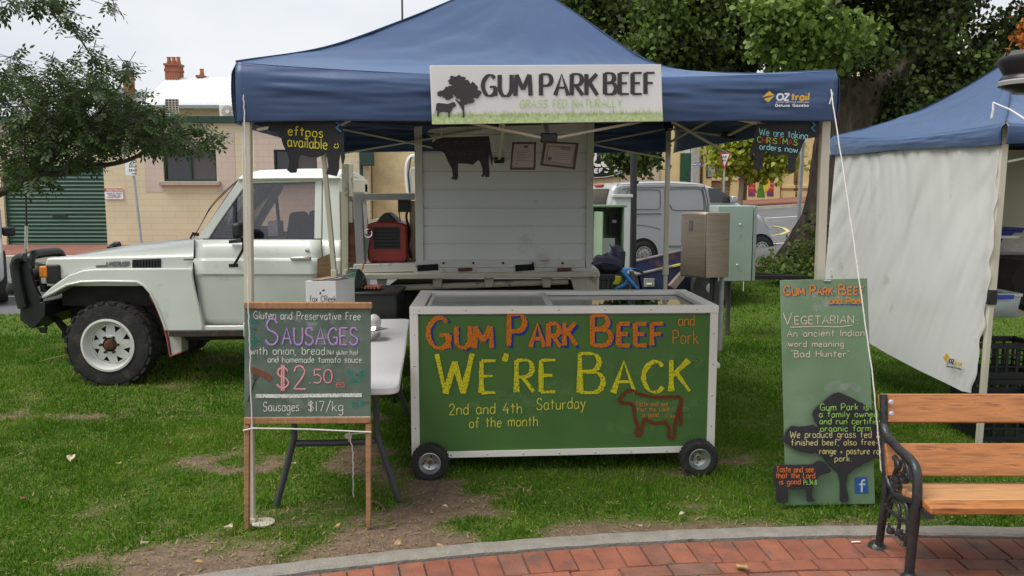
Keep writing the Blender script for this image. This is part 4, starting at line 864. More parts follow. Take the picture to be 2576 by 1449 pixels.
gpoly('side_window', [(592, 601), (791, 601), (792, 457), (622, 460), (592, 501)], cabg, .006, o=.022, bev=0)
for q in (1, -1):
    pass
m = MB(); a, b = H(497, 600), H(603, 449); m.grid([[a+Vector((0, .04, 0)), mir([a])[0]-Vector((0, .04, 0))], [b+Vector((0, .04, 0)), mir([b])[0]-Vector((0, .04, 0))]], glass('windscreen_glass', (.5, .53, .53), .9)); m.build('windscreen', tr, solid=.006)
m = MB(); a, b = H(498, 599), H(603, 450); m.tube([a+Vector((.02, .05, .015)), b+Vector((.0, .05, .015))], .018, blackp, 6); m.build('windscreen_seal', tr)
rows = []
for px, zt_ in ((600, 445), (606, 436), (640, 428), (720, 425.5), (800, 425), (838, 428), (854, 436), (857, 446)):
    e = H(px, 449.5); zt = at(px, zt_, 7.75).z; y0 = e.y
    half = [(y0-.015, e.z-.02), (y0-.02, e.z+.005), (y0+.0, e.z+.4*(zt-e.z)), (y0+.06, e.z+.8*(zt-e.z)), (y0+.18, zt), (YM, zt+.02)]
    rows.append([Vector((e.x, y, z)) for y, z in half]+[Vector((e.x, 2*YM-y, z)) for y, z in reversed(half[:-1])])
m = MB(); m.loft(rows, tpaint); m.build('roof', tr, ang=40)
m = MB(); m.tube([H(604, 450, -.03), H(700, 448.5, -.03), H(856, 448, -.03)], .010, tpaint, 6); m.build('roof_gutter', tr)
# cab rear wall with window
xb = S(856, 600).x; ya, yb_ = 7.52, 2*YM-7.52; za, zb_ = S(0, 600).z, H(856, 449).z
m = MB(); m.box((xb-.02, YM, za-.35), (.04, yb_-ya-.01, .72), tpaint); m.box((xb-.02, YM, zb_-.06), (.04, yb_-ya-.06, .14), tpaint)
m.box((xb-.02, ya+.14, (za+zb_)/2), (.04, .16, zb_-za-.06), tpaint); m.box((xb-.02, yb_-.14, (za+zb_)/2), (.04, .16, zb_-za-.06), tpaint); m.build('cab_rear', tr, .01)
m = MB(); m.box((xb-.02, YM, (za+zb_)/2), (.006, yb_-ya-.4, zb_-za-.1), cabg); m.build('rear_window', tr)
# interior
seatm = M('seat_cloth', (.03, .03, .035), .9, var=.2, scale=40)
for y in (7.85, 8.6):
    m = MB(); P = [S(655, 640), S(672, 575), S(660, 535), S(640, 535), S(625, 640)]
    P = [Vector((p.x+.25, y-.22, p.z)) for p in P]; m.prism(P, (0, .44, 0), seatm); m.build('seat', tr, .04, 3)
m = MB(); c = Vector((S(640, 590).x-.25, 7.9, za+.02)); m.tube([c+Vector((.06*math.sin(a), .19*math.cos(a), .18*math.sin(a))) for a in [i*.314 for i in range(20)]], .014, blackp, 6, True); m.build('steering_wheel', tr)
m = MB(); m.box((S(545, 600).x, YM, za-.02), (.4, 1.3, .16), blackp); m.build('dashboard', tr, .03)
m = MB(); q = S(666, 578); m.box((q.x, 7.75, q.z), (.09, .2, .14), M('paper_white', (.7, .7, .72), .8)); m.build('paper', tr)
seam_m = M('panel_gap', (.02, .02, .02), .9)
m = MB(); m.tube([S(x, y, 7.432) for x, y in ((127, 724), (170, 693), (205, 681), (237, 676.5), (320, 675.5), (473, 674))], .0045, seam_m, 5); m.build('bonnet_gap', tr)
m = MB(); m.tube([S(x, y, yy) for x, y, yy in ((490, 604, 7.452), (488, 650, 7.437), (486.5, 672, 7.408), (489, 700, 7.408), (505, 790, 7.426), (512, 818, 7.45))], .006, seam_m, 5); m.tube([S(x, y, yy) for x, y, yy in ((808.5, 604, 7.450), (811, 650, 7.426), (812.5, 690, 7.412), (812.5, 818, 7.45))], .0055, seam_m, 5); m.tube([S(512, 817.5, 7.447), S(640, 818.5, 7.447), S(812, 818.5, 7.447)], .005, rust, 5); m.build('door_gap', tr)
# mirror
m = MB(); a, b = S(586, 560, 7.22), S(612, 600, 7.22); m.box(((a.x+b.x)/2, 7.24, (a.z+b.z)/2), (b.x-a.x, .16, a.z-b.z), blackp); mm_ = m.build('wing_mirror', tr, .03, 3)
m = MB(); m.tube([S(608, 600, 7.25), S(613, 612, 7.28), S(611, 628, 7.30), S(600, 648, 7.36), S(588, 668, 7.42)], .012, blackp); m.bar(S(577, 608.5, 7.43), S(607, 606, 7.43), .03, .03, blackp); m.bar(S(577, 668, 7.43), S(600, 667, 7.43), .035, .03, blackp); m.tube([S(592, 607, 7.42), S(610, 605, 7.3)], .014, blackp); m.build('bracket', mm_)
# handle, lock, vent, badge, lights
m = MB(); m.bar(S(733, 651, 7.418), S(780, 649.5, 7.418), .028, .03, chrome); m.bar(S(731, 650.5, 7.43), S(782, 649, 7.43), .05, .012, blackp); m.build('handle', door, .006)
m = MB(); q = S(773, 629.5, 7.45); m.lathe([(0, 0), (.018, 0), (.018, .012), (0, .014)], q, (0, -1, 0), chrome, 14); m.build('lock', door)
m = MB(); m.prism([S(332, 653, 7.440), S(404, 650.5, 7.440), S(404.5, 674.5, 7.440), S(332, 676.5, 7.440)], (0, .02, 0), blackp)
for k in range(9): m.bar(S(337+k*7.6, 656, 7.437), S(337+k*7.6, 673, 7.437), .008, .008, M('vent_dark', (.004, .004, .004), .8))
m.build('side_vent', bon, .004)
ik = Ink((0, 7.445, 0), (0, -1, 0), .003); gm_ = M('badge_grey', (.13, .14, .14), .4); ik.text('LANDCRUISER', 268, 669, 324, 10, 3.4, gm_, jit=0, gap=1.2, skew=.15); ik.ribbon([(241, 670.5), (270, 669.5)], 6, gm_); ik.ribbon([(265, 672), (324, 670.8)], 1.6, gm_); ik.build(bon, 'badge')
m = MB(); m.box(S(144, 688, 7.50), (.125, .16, .175), blackp); m.box(S(112, 700, 7.5)+Vector((0, .7, 0)), (.05, 1.5, .25), blackp); m.build('grille_surround', tr, .015)
m = MB(); m.box(S(118, 682, 7.48), (.075, .13, .10), M('indicator_orange', (.75, .22, .01), .25, var=.2, scale=30)); m.box(S(118, 704, 7.48), (.05, .12, .06), M('lens_clear', (.45, .45, .4), .2)); m.build('headlight', tr, .01)
# bull bar
bb = M('bullbar_black', (.014, .014, .015), .38, var=.3, scale=8, bump=.05, bscale=90)
m = MB()
for y, sx in ((7.36, 0), (8.95, 0)):
    P = [at(x, q, 7.36) for x, q in ((50, 760), (62, 762), (100, 765), (103, 752), (92, 735), (84, 715), (72, 668), (66, 655), (62, 648), (50, 648))]
    P = [Vector((p.x, y, p.z)) for p in P]; m.prism(P, (0, .05, 0), bb)
P = [at(x, q, 7.33) for x, q in ((58, 775), (48, 735), (40, 690), (37, 668), (41, 654), (52, 648), (64, 648))]; m.tube(P, .043, bb, 10); m.tube([Vector((p.x, 2*YM-p.y, p.z)) for p in P], .043, bb, 10)
q = S(84, 640, 7.5); m.tube([tuple(v) for v in smooth([(q.x, 7.42, q.z-.12), (q.x, 7.46, q.z-.02), (q.x, 7.56, q.z), (q.x, 7.8, q.z), (q.x, 7.93, q.z-.02), (q.x, 7.98, q.z-.14), (q.x, 7.98, q.z-.4)], 5)], .045, bb, 12); m.tube([S(50, 720, 7.5), Vector((S(50, 720).x, 8.9, S(50, 720).z))], .035, bb, 10)
m.prism([at(x, q, 7.36) for x, q in ((50, 764), (108, 760), (113, 764), (113, 795), (86, 826), (75, 824), (50, 805))], (0, 1.75, 0), bb)
m.bar(at(88, 712, 7.5), at(118, 710, 7.6), .03, .05, bb); m.lathe([(0, 0), (.05, .01), (.06, .06), (.04, .12), (0, .12)], at(34, 742, 7.36), (0, 0, 1), bb, 12); m.build('bull_bar', tr, .006)
m = MB(); q = at(82, 688, 7.75); m.lathe([(0, 0), (.10, .0), (.11, .04), (.09, .12), (.04, .17), (0, .18)], q, (1, 0, 0), blackp, 18); m.build('spot_light', tr)
m = MB(); m.prism([at(x, q, 7.45) for x, q in ((95, 824), (118, 824), (114, 838), (102, 838))], (0, .02, 0), blackp); m.build('tow_point', tr)
# aerials
m = MB(); a = lambda px, py: at(px, py, 7.45)
m.tube([a(65, 650), a(65.5, 626)], .011, M('spring_steel', (.4, .4, .4), .3, metal=.8, var=.3, scale=90), 8); m.tube([a(65.5, 626), a(66.5, 568)], .014, chrome, 8); m.tube([a(66.5, 568), a(66.5, 558)], .012, blackp, 8); m.tube([a(66.5, 558), a(65, 480), a(62, 380), a(62, 300)], [.008, .007, .006, .004], blackp, 6)
for k in range(9): m.lathe([(.010, 0), (.015, .004), (.010, .008)], a(65, 648-k*2.5), (0, 0, 1), chrome, 8)
m.build('bar_aerial', tr)
m = MB()
for dy, top_ in ((0, 452), (4, 455)): m.tube([tuple(q) for q in smooth([tuple(at(x, y, 7.6)) for x, y in ((487, 597+dy*.6), (505, 566), (530, 520+dy), (560, 487+dy), (590, top_+8), (606, top_))], 5)], .0035, blackp, 5)
m.bar(at(484, 588, 7.6), at(499, 590, 7.6), .03, .03, blackp); m.tube([at(484, 590, 7.6), at(479, 600, 7.6)], .01, blackp); m.build('wing_aerial', tr)
# wheels
def tyre_mesh(m, c, R, W, ax, rimR, lugs, n=56):
    pr = [(rimR, -W/2), (rimR*1.12, -W/2), (R*.80, -W/2*1.04), (R*.93, -W/2*.98), (R*.985, -W/2*.84), (R, -W/2*.5), (R, W/2*.5), (R*.985, W/2*.84), (R*.93, W/2*.98), (R*.80, W/2*1.04), (rimR*1.12, W/2), (rimR, W/2)]
    m.lathe(pr, c, ax, rubber, n, False); u = ax.orthogonal().normalized(); v = ax.cross(u)
    for k in range(lugs):
        for q in (-1, 0, 1):
            a2 = 2*math.pi*(k+(.5 if q else 0))/lugs; d = u*math.cos(a2)+v*math.sin(a2); t = ax.cross(d)
            m.box(c+d*R*.985+ax*(q*W*.37), (2*math.pi*R/lugs*.6, W*.27, R*.055), rubber, Matrix((t, ax, d)).transposed())
def sunraysia(m, c, ax, R, mat, dark):
    m.lathe([(R*1.0, -.10), (R*.98, .03), (R*1.02, .05), (R*1.04, .045), (R*1.04, .06), (R*.96, .062), (R*.90, .02), (R*.86, -.02), (R*.80, -.035)], c, ax, mat, 48, False)
    u = Vector((1, 0, 0)); v = Vector((0, 0, 1)); pt = lambda r, a, h: c+ax*h+(u*math.cos(a)+v*math.sin(a))*r
    for k in range(8):
        a0, a1 = k*math.pi/4, (k+1)*math.pi/4; am = (a0+a1)/2; A0, A1, B1, B0 = pt(R*.40, a0, .0), pt(R*.40, a1, .0), pt(R*.80, a1, -.035), pt(R*.80, a0, -.035)
        p, q, r = pt(R*.50, am-.0, -.012), pt(R*.72, am+.21, -.03), pt(R*.74, am-.13, -.03); bm_ = pt(R*.80, am, -.035)
        m.add([A0, A1, B1, bm_, B0, p, q, r], [(0, 1, 5), (1, 2, 6, 5), (2, 3, 6), (3, 4, 7), (3, 7, 6), (4, 0, 5, 7)], mat)
    m.lathe([(R*.40, .0), (R*.34, .012), (R*.28, .012)], c, ax, mat, 32, False); m.lathe([(R*.86, -.06), (0, -.06)], c, ax, dark, 24, False)
RW = .398; cF = S(278, 877, 7.42); cF = Vector((cF.x, 7.50, RW-.015))
for nm, c, s in (('f', cF, -1), ('f', Vector((cF.x, 2*YM-7.50, RW-.015)), 1), ('r', Vector((-.54, 7.55, RW-.01)), -1), ('r', Vector((-.54, 2*YM-7.55, RW-.01)), 1)):
    ax = Vector((0, s, 0)); m = MB(); tyre_mesh(m, c, RW, .25, ax, .245, 24); ty = m.build('wheel', tr, ang=30)
    m = MB(); sunraysia(m, c+ax*.075, ax, .238, M('rim_white', (.66, .66, .62), .4, var=.06), M('drum_dark', (.03, .02, .015), .9)); m.build('rim', ty, ang=25)
    m = MB(); m.lathe([(.056, -.03), (.056, .0), (.044, .012), (.044, .032), (.03, .04), (0, .041)], c+ax*.08, ax, rust, 20); 
    for k in range(6): m.lathe([(.013, 0), (.013, .03), (0, .032)], c+ax*.085+Vector((.078*math.cos(k*1.047), 0, .078*math.sin(k*1.047))), ax, M('nut_dark', (.06, .045, .035), .6, metal=.6), 6)
    m.build('hub', ty)
# mud flap
m = MB(); P = [S(x, y, 7.42) for x, y in ((377, 742), (392, 765), (413, 815), (424, 853), (431, 896), (458, 887), (456, 848), (430, 834), (415, 800), (392, 750))]; m.prism(P, (0, .16, 0), M('mudflap_cream', (.50, .47, .42), .7, var=.1)); mf = m.build('mud_flap', tr, .01)
m = MB(); P = [S(x, y, 7.412) for x, y in ((377, 742), (392, 768), (410, 812), (421, 853), (428, 896), (457, 886))]; m.tube(P, .010, M('flap_red', (.32, .09, .06), .8), 6); m.build('flap_edge', mf)
# tray
tcream = M('tray_cream', (.50, .48, .38), .55, var=.1, scale=5, dirt=((.10, .055, .03), .22, 5))
m = MB(); XA, XB = S(857, 700, 7.3).x+.02, S(1507, 700, 7.3).x; zt1 = S(1000, 676, 7.3).z
m.box(((XA+XB)/2, YM, zt1-.05), (XB-XA, 1.78, .08), tcream); m.bar(Vector((XA, 7.31, zt1-.07)), Vector((XB, 7.31, zt1-.045)), .14, .05, tcream); m.bar(Vector((XA, 9.13, zt1-.07)), Vector((XB, 9.13, zt1-.045)), .14, .05, tcream)
for px in (960, 1100, 1230, 1375): m.prism([S(px-15, 690, 7.34), S(px+15, 690, 7.34), S(px+9, 723, 7.34), S(px-9, 723, 7.34)], (0, .05, 0), tcream)
m.tube([S(890, 728, 7.4), S(1430, 708, 7.4)], .03, tcream, 8); m.prism([S(1432, 690, 7.32), S(1505, 690, 7.32), S(1505, 748, 7.32), S(1450, 748, 7.32)], (0, .06, 0), tcream)
m.box((XB-.02, YM, zt1-.14), (.05, 1.76, .2), tcream)
for q in (1170, 1420): m.bar(S(q-18, 679, 7.27), S(q+18, 677, 7.27), .03, .03, rust)
m.build('tray', tr, .006)
m = MB()
for px, y in ((869, 7.36), (880, 7.62), (886, 9.05)): m.bar(S(px, 705, y), S(px, 412 if y < 9 else 440, y), .06, .05, tcream)
for py in (500, 570, 640): m.bar(Vector((S(878, py, 7.4).x, 7.36, S(878, py, 7.4).z)), Vector((S(878, py, 7.4).x, 9.05, S(878, py, 7.4).z)), .04, .05, tcream)
m.bar(S(884, 560, 7.36), S(884, 660, 7.36), .09, .03, rust); m.build('headboard', tr, .004)
m = MB(); m.prism([S(798, 651, 7.2), S(842, 633, 7.2), S(842, 705, 7.2), S(798, 705, 7.2)], (0, .018, 0), M('plank_brown', (.16, .10, .05), .8, var=.3, scale=6, stretch=(1, 1, 6))); m.build('side_board', tr)
# cool box
bx = thing('cool_box', 'white ribbed insulated cool room box standing on the truck tray', 'cool box', (S(1270, 660, 7.4).x, YM, zt1))
pan = M('panel_white', (.63, .63, .625), .45, var=.04, scale=2, dirt=((.5, .48, .44), .1, 3)); fr = M('box_frame', (.55, .54, .50), .5, var=.08, scale=4, dirt=((.3, .25, .2), .1, 6))
BA, BB, BZ0, BZ1 = S(1046, 600, 7.34).x, S(1491, 600, 7.34).x, S(1270, 684, 7.34).z, 2.86
zz = [BZ0+.16+i*.1645 for i in range(12)]; rows = []
prof = []
z = BZ0+.10
while z < BZ1-.05:
    prof += [(z, 0), (z+.143, 0), (z+.150, .010), (z+.156, .010), (z+.163, 0)]; z += .1645
for zz_, d in prof: rows.append([Vector((BA+.06, 7.345+d, zz_)), Vector((BB-.06, 7.345+d, zz_))])
m = MB(); m.grid(rows, pan); m.box(((BA+BB)/2, YM+.02, (BZ0+BZ1)/2), (BB-BA-.1, 1.66, BZ1-BZ0-.04), pan); m.build('panel', bx, ang=20)
m = MB()
for x, w_ in ((BA+.035, .07), (BB-.03, .06)):
    for y in (7.35, 9.09): m.box((x, y, (BZ0+BZ1)/2+.04), (w_, .06, BZ1-BZ0), fr)
m.box(((BA+BB)/2, 7.345, BZ0+.075), (BB-BA-.14, .05, .07), fr); m.box(((BA+BB)/2-.0, 7.335, BZ0-.0), (BB-BA+.04, .06, .078), fr); m.box(((BA+BB)/2, YM, BZ1+.03), (BB-BA, 1.78, .06), fr)
for k in range(6): m.lathe([(.012, 0), (.012, .008), (0, .012)], (BA+.25+k*.27, 7.318, BZ0+.082), (0, -1, 0), rust, 8)
m.build('frame', bx, .004)
for a_, b_ in ((1050, 1103), (1296, 1345)):
    m = MB(); m.prism([S(a_, 667, 7.300), S(b_-2, 664, 7.300), S(b_, 680, 7.300), S(a_, 683, 7.300)], (0, .01, 0), M('pocket_black', (.004, .004, .004), .9)); m.build('lift_pocket', bx)
m = MB(); m.tube([tuple(q) for q in smooth([tuple(at(x, y, 7.6)) for x, y in ((1028, 485), (1024, 440), (1026, 410), (1036, 394), (1048, 396))], 5)], .022, wht, 8); m.tube([tuple(q) for q in smooth([tuple(at(x, y, 7.6)) for x, y in ((1038, 485), (1036, 440), (1040, 425), (1050, 428))], 5)], .02, wht, 8); m.tube([at(1031, 485, 7.57), at(1027, 440, 7.57), at(1034, 396, 7.57)], .006, blackp, 5); m.build('pipe', bx)
# generator in its frame
gf = thing('engine_housing', 'grey open metal housing on the truck tray around the red generator', 'housing', (S(968, 665, 7.4).x, 7.9, zt1))
fg = M('frame_grey', (.30, .30, .30), .4, var=.1, scale=6)
m = MB(); m.prism([S(x, y, 7.33) for x, y in ((888, 487), (1042, 486), (1042, 503), (910, 503), (917, 665), (896, 665))], (0, .05, 0), fg)
m.prism([S(x, y, 7.9) for x, y in ((898, 490), (1042, 489), (1042, 503), (915, 503), (917, 665), (900, 665))], (0, .05, 0), fg)
a, b = S(888, 487, 7.33), S(1042, 486, 7.33); m.box(((a.x+b.x)/2, 7.66, a.z-.02), (b.x-a.x, .62, .03), fg); m.prism([S(x, y, 7.31) for x, y in ((889, 665), (1047, 663), (1047, 683), (889, 687))], (0, .8, 0), fr); m.build('frame', gf, .005)
m = MB(); m.tube([at(924, 590, 7.38), at(916, 640, 7.4), at(914, 660, 7.4)], .03, M('clear_strip', (.30, .32, .33), .4), 6); m.tube([at(926+10*math.cos(i*.45), 587+10*math.sin(i*.45), 7.36) for i in range(14)], .008, chrome, 6, True); m.bar(at(922, 580, 7.6), at(917, 505, 7.6), .03, .03, wht); m.build('exhaust', gf)
m = MB(); m.box(at(1018, 517, 7.6), (.11, .12, .12), blackp); m.tube([tuple(q) for q in smooth([tuple(at(x, y, 7.55)) for x, y in ((1030, 520), (1022, 545), (1030, 580), (1028, 620), (1034, 650))], 5)], .012, blackp, 6); m.tube([at(1008, 518, 7.6), at(1004, 540, 7.6), at(1008, 560, 7.6)], .005, blackp, 5); m.bar(at(1037, 505, 7.6), at(1040, 660, 7.6), .05, .04, M('pipe_bronze', (.22, .16, .11), .4, metal=.5)); m.build('control_box', gf)
gn = thing('generator', 'red generator with black front grille inside the grey frame', 'generator', (S(972, 660, 7.5).x, 7.7, zt1+.05))
gr_ = M('generator_red', (.27, .022, .013), .4, var=.15, scale=5)
m = MB(); m.prism([at(x, y, 7.42) for x, y in ((923, 565), (935, 560), (953, 558), (994, 558), (1012, 561), (1022, 568), (1024, 650), (1018, 660), (930, 660), (924, 650))], (0, .45, 0), gr_); m.build('casing', gn, .015, 3)
m = MB(); m.prism([at(x, y, 7.412) for x, y in ((938, 571), (1004, 571), (1006, 626), (940, 626))], (0, .02, 0), blackp)
for k in range(6): m.bar(at(940, 577+k*8.5, 7.408), at(1005, 577+k*8.5, 7.408), .006, .006, M('vent_dark', (.004, .004, .004), .8))
m.build('grille', gn)
m = MB(); m.prism([at(x, y, 7.45) for x, y in ((945, 561), (956, 546), (965, 537), (972, 535), (979, 538), (992, 549), (1002, 561))], (0, .3, 0), blackp); m.build('handle', gn, .01)
m = MB(); m.tube([tuple(q) for q in smooth([tuple(at(x, y, 7.2)) for x, y in ((917, 655), (912, 675), (905, 690), (901, 702))], 5)], .008, M('hose_orange', (.55, .12, .04), .6), 6); m.build('gas_hose', label='thin orange hose hanging from generator frame toward the barbecue', cat='hose')
# ================= the stall: gazebo
ZE = 2.43
FL, FR, BL, BR = Vector((-1.35, 4.22, 0)), Vector((1.745, 4.60, 0)), Vector((-1.66, 7.16, 0)), Vector((1.43, 7.52, 0))
def canvas_mat(name, rgb, rough=.42, sheen=.35):
    m = M(name, rgb, rough, var=.07, scale=3, bump=.10, bscale=9, spec=.6); m.node_tree.nodes['Principled BSDF'].inputs['Sheen Weight'].default_value = sheen
    m.node_tree.nodes['Principled BSDF'].inputs['Sheen Roughness'].default_value = .35; m.node_tree.nodes['Principled BSDF'].inputs['Sheen Tint'].default_value = (.5, .7, 1, 1); return m
blue = canvas_mat('canvas_blue', (.029, .065, .160), .40, .6)
pole_m = M('pole_beige', (.55, .51, .41), .45, var=.06, scale=4, coat=.1)
seam_b = M('canopy_seam', (.018, .036, .085), .7)
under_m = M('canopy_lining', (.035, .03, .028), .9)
joint_m = M('joint_black', (.012, .012, .013), .5)
rope_m = M('rope_white', (.62, .60, .57), .9, var=.1, scale=60)
def wrinkle(x, z, s=1.0, sd=0):     # mostly horizontal folds in hanging cloth
    return s*(.020*(float(fbm([x*.9+sd], [z*13], 4)[0])-.5)*2+.006*(float(fbm([x*5+sd], [z*45], 2)[0])-.5)*2)
def canopy(root, C, tops, peak, hips, val, sag, seedc=0, mat=blue, vz=None, lines=()):
    '''C corners in order round the roof; hips[i] heights along each hip at 0,.25,.5,.75; val = valance drop'''
    n = len(C); cen = Vector((peak.x, peak.y, 0)); m = MB(); nu, nv = 64, 40
    ctr = sum(C, Vector())/n; low = MB()
    E = []
    for i in range(n):
        a, b = C[i], C[(i+1) % n]; za, zb = tops[i], tops[(i+1) % n]; rows = []
        def hip(k, t):
            q = [v[0] for v in smooth([(v, 0) for v in [tops[k]]+hips[k]+[peak.z]], 8)]; return float(np.interp(t, np.linspace(0, 1, len(q)), q))
        for j in range(nv+1):
            t = j/nv; r = []
            for q in range(nu+1):
                s = q/nu; p = a.lerp(b, s).lerp(cen, t)
                z = hip(i, t)*(1-s)+hip((i+1) % n, t)*s-sag*(1-t)**2*math.sin(math.pi*s)**.8-.05*math.sin(math.pi*t)*math.sin(math.pi*s)
                z += (.012*(float(fbm([s*9+i*7+seedc], [t*7-s*5], 3)[0])-.5)*2+.007*(float(fbm([s*22-t*14+i*7], [t*9+s*12+seedc], 2)[0])-.5)*2)*math.sin(math.pi*min(1, t*1.15))
                r.append(Vector((p.x, p.y, z)))
            rows.append(r)
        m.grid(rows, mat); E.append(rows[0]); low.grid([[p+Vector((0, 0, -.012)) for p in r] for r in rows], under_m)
    cv = m.build('canopy', root, ang=60); ms_ = MB()
    for i in range(n):
        a = C[i]; ms_ = MB(); q_ = [v[0] for v in smooth([(v, 0) for v in [tops[i]]+hips[i]+[peak.z]], 8)]; ms_.tube([a.lerp(cen, k/32)+Vector((0, 0, q_[k]+.002)) for k in range(33)], .0055, seam_b, 5); ms_.build('seam', root)
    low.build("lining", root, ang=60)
    m = MB()
    for i in range(n):
        a, b = C[i], C[(i+1) % n]; out = (a+b)/2-ctr; out.z = 0; out.normalize(); rows = []; top = E[i]; nn = 110; nz = 30
        L_ = (b-a).length
        for j in range(nz+1):
            t = j/nz; r = []
            for q in range(nn+1):
                s = q/nn; u = s*nu; k = min(nu-1, int(u)); p = top[k].lerp(top[k+1], u-k); zb_ = (vz[i] if vz else ZE-val)
                if isinstance(zb_, tuple): zb_ = zb_[0]*(1-s)+zb_[1]*s
                zb_ += .006*math.sin(s*9+i)
                z = p.z*(1-t)+zb_*t; edge = min(1, s*14, (1-s)*14)
                o = wrinkle(s*L_, z, 1, seedc+i*11)*math.sin(math.pi*min(1, t*1.3+.1)*.9)*edge+.018*sm(t*5)+.012*math.sin(t*math.pi)
                r.append(Vector((p.x, p.y, z))+out*o)
            rows.append(r)
        m.grid(rows, mat)
    va = m.build('valance', root, ang=60); mo = va.modifiers.new('thickness', 'SOLIDIFY'); mo.thickness = .003; mo.offset = -1
    return cv, va, E
gz_ = thing('gazebo', 'blue pop-up gazebo with beige poles sheltering the stall', 'gazebo', (.04, 5.87, 0))
pk = Vector((.02, 5.9, 3.32))
ve = [Vector((-1.385, 4.17, 0)), Vector((1.775, 4.55, 0)), Vector((1.47, 7.57, 0)), Vector((-1.70, 7.21, 0))]
cv, va, EE = canopy(gz_, ve, [2.43, 2.445, 2.43, 2.43], pk, [[2.575, 2.80, 3.05], [2.475, 2.585, 2.94], [2.52, 2.7, 2.98], [2.55, 2.76, 3.0]], .3, .055, vz=[(2.13, 2.165), (2.165, 2.15), (2.15, 2.14), (2.14, 2.13)])
def leg(root, b, zt, w_=.042, foot=True, mat=pole_m, tilt=Vector((0, 0, 0))):
    m = MB(); t = Vector((b.x, b.y, 0))+tilt; mid = t.lerp(Vector((b.x, b.y, zt)), .45)
    m.bar(Vector((b.x, b.y, zt)), mid, w_, w_, mat); m.bar(mid+Vector((0, 0, .02)), t, w_*.80, w_*.80, mat); p = m.build('pole', root, .004)
    m = MB(); m.bar(mid+Vector((0, 0, -.04)), mid+Vector((0, 0, .04)), w_*1.25, w_*1.25, mat if mat is pole_m else joint_m); m.build('collar', p, .006)
    if foot:
        m = MB(); m.lathe([(0, 0), (.062, 0), (.062, .006), (.05, .010), (.018, .012), (.018, .008), (0, .008)], t+Vector((.06, 0, 0)), (0, 0, 1), mat, 22); m.box(t+Vector((.0, 0, .015)), (.05, .05, .03), mat); m.build('foot', p)
    return p
leg(gz_, FL, 2.36, tilt=Vector((-.06, .0, 0))); leg(gz_, FR, 2.40, .048, tilt=Vector((.04, .05, 0))); leg(gz_, BL, 2.36, tilt=Vector((.13, .1, 0))); leg(gz_, BR, 2.36)
def X_truss(root, A, B, z0, z1, zm):
    d = B-A; P = lambda s, z: Vector((A.x+d.x*s, A.y+d.y*s, z))
    for s0 in (0, .5):
        up0, up1 = (z1, zm) if s0 == 0 else (zm, z1); dn0, dn1 = (z0, z1) if s0 == 0 else (z1, z0)
        m = MB(); m.bar(P(s0+.012, up0), P(s0+.488, up1), .028, .014, pole_m); m.build('brace', root, .002)
        o = Vector((-d.y, d.x, 0)).normalized()*.018
        m = MB(); m.bar(P(s0+.012, dn0)+o, P(s0+.488, dn1)+o, .028, .014, pole_m); m.build('brace', root, .002)
    
    for z in (zm, z1): m = MB(); m.box(P(.5, z), (.09, .05, .05), joint_m); m.build('joint', root, .008)
for a, b, zm in ((FL, FR, 2.07), (BL, BR, 2.07), (FL, BL, 2.20), (FR, BR, 2.20)): X_truss(gz_, a, b, zm+.03, 2.36, zm)
for a, b in ((FL, FR), (BL, BR), (FL, BL), (FR, BR)):
    c = (a+b)/2; 
    for z0, z1 in ((2.07, 2.33), (2.34, 2.10)):
        q = Vector((pk.x, pk.y, 0)); m = MB(); m.bar(Vector((c.x, c.y, z0)), Vector((c.x, c.y, 0)).lerp(q, .5)+Vector((0, 0, 2.5)), .026, .014, pole_m); m.build('brace', gz_)
m = MB(); m.bar(Vector((pk.x, pk.y, 2.45)), Vector((pk.x, pk.y, 3.22)), .035, .035, pole_m); m.lathe([(0, 0), (.07, 0), (.07, .05), (0, .05)], Vector((pk.x, pk.y, 2.47)), (0, 0, 1), joint_m, 12); m.build('centre_post', gz_)
for i in range(4):
    m = MB(); a = (FL, FR, BR, BL)[i]; m.box(Vector((a.x, a.y, 2.375)), (.075, .075, .06), joint_m); m.build('corner_joint', gz_, .01)
# maker's print on the valance
vn = Vector((ve[1].y-ve[0].y, -(ve[1].x-ve[0].x), 0)).normalized()
ik = Ink(ve[1]+vn*.055, vn, .001); lw = M('print_white', (.72, .72, .70), .6, var=.03); ly = M('print_yellow', (.72, .42, .02), .6, var=.05)
ik.poly([(1917, 245), (1935, 229), (1948, 239), (1933, 241)], ly); ik.poly([(1921, 249), (1935, 245), (1948, 241), (1933, 257)], ly)
ik.text('OZ', 1954, 252, 1984, 16, 4.6, lw, jit=0, gap=1.2, skew=.12); ik.text('trail', 1990, 252, 2034, 18, 4.2, ly, jit=0, gap=2.2, skew=.12)
ik.text('www.oztrail.com.au', 1953, 258.5, 2034, 4.6, .8, lw, jit=0); ik.text('Deluxe Gazebo', 1951, 268, 2034, 6.2, 1.9, lw, jit=0, gap=2.4); ik.build(va, 'print')

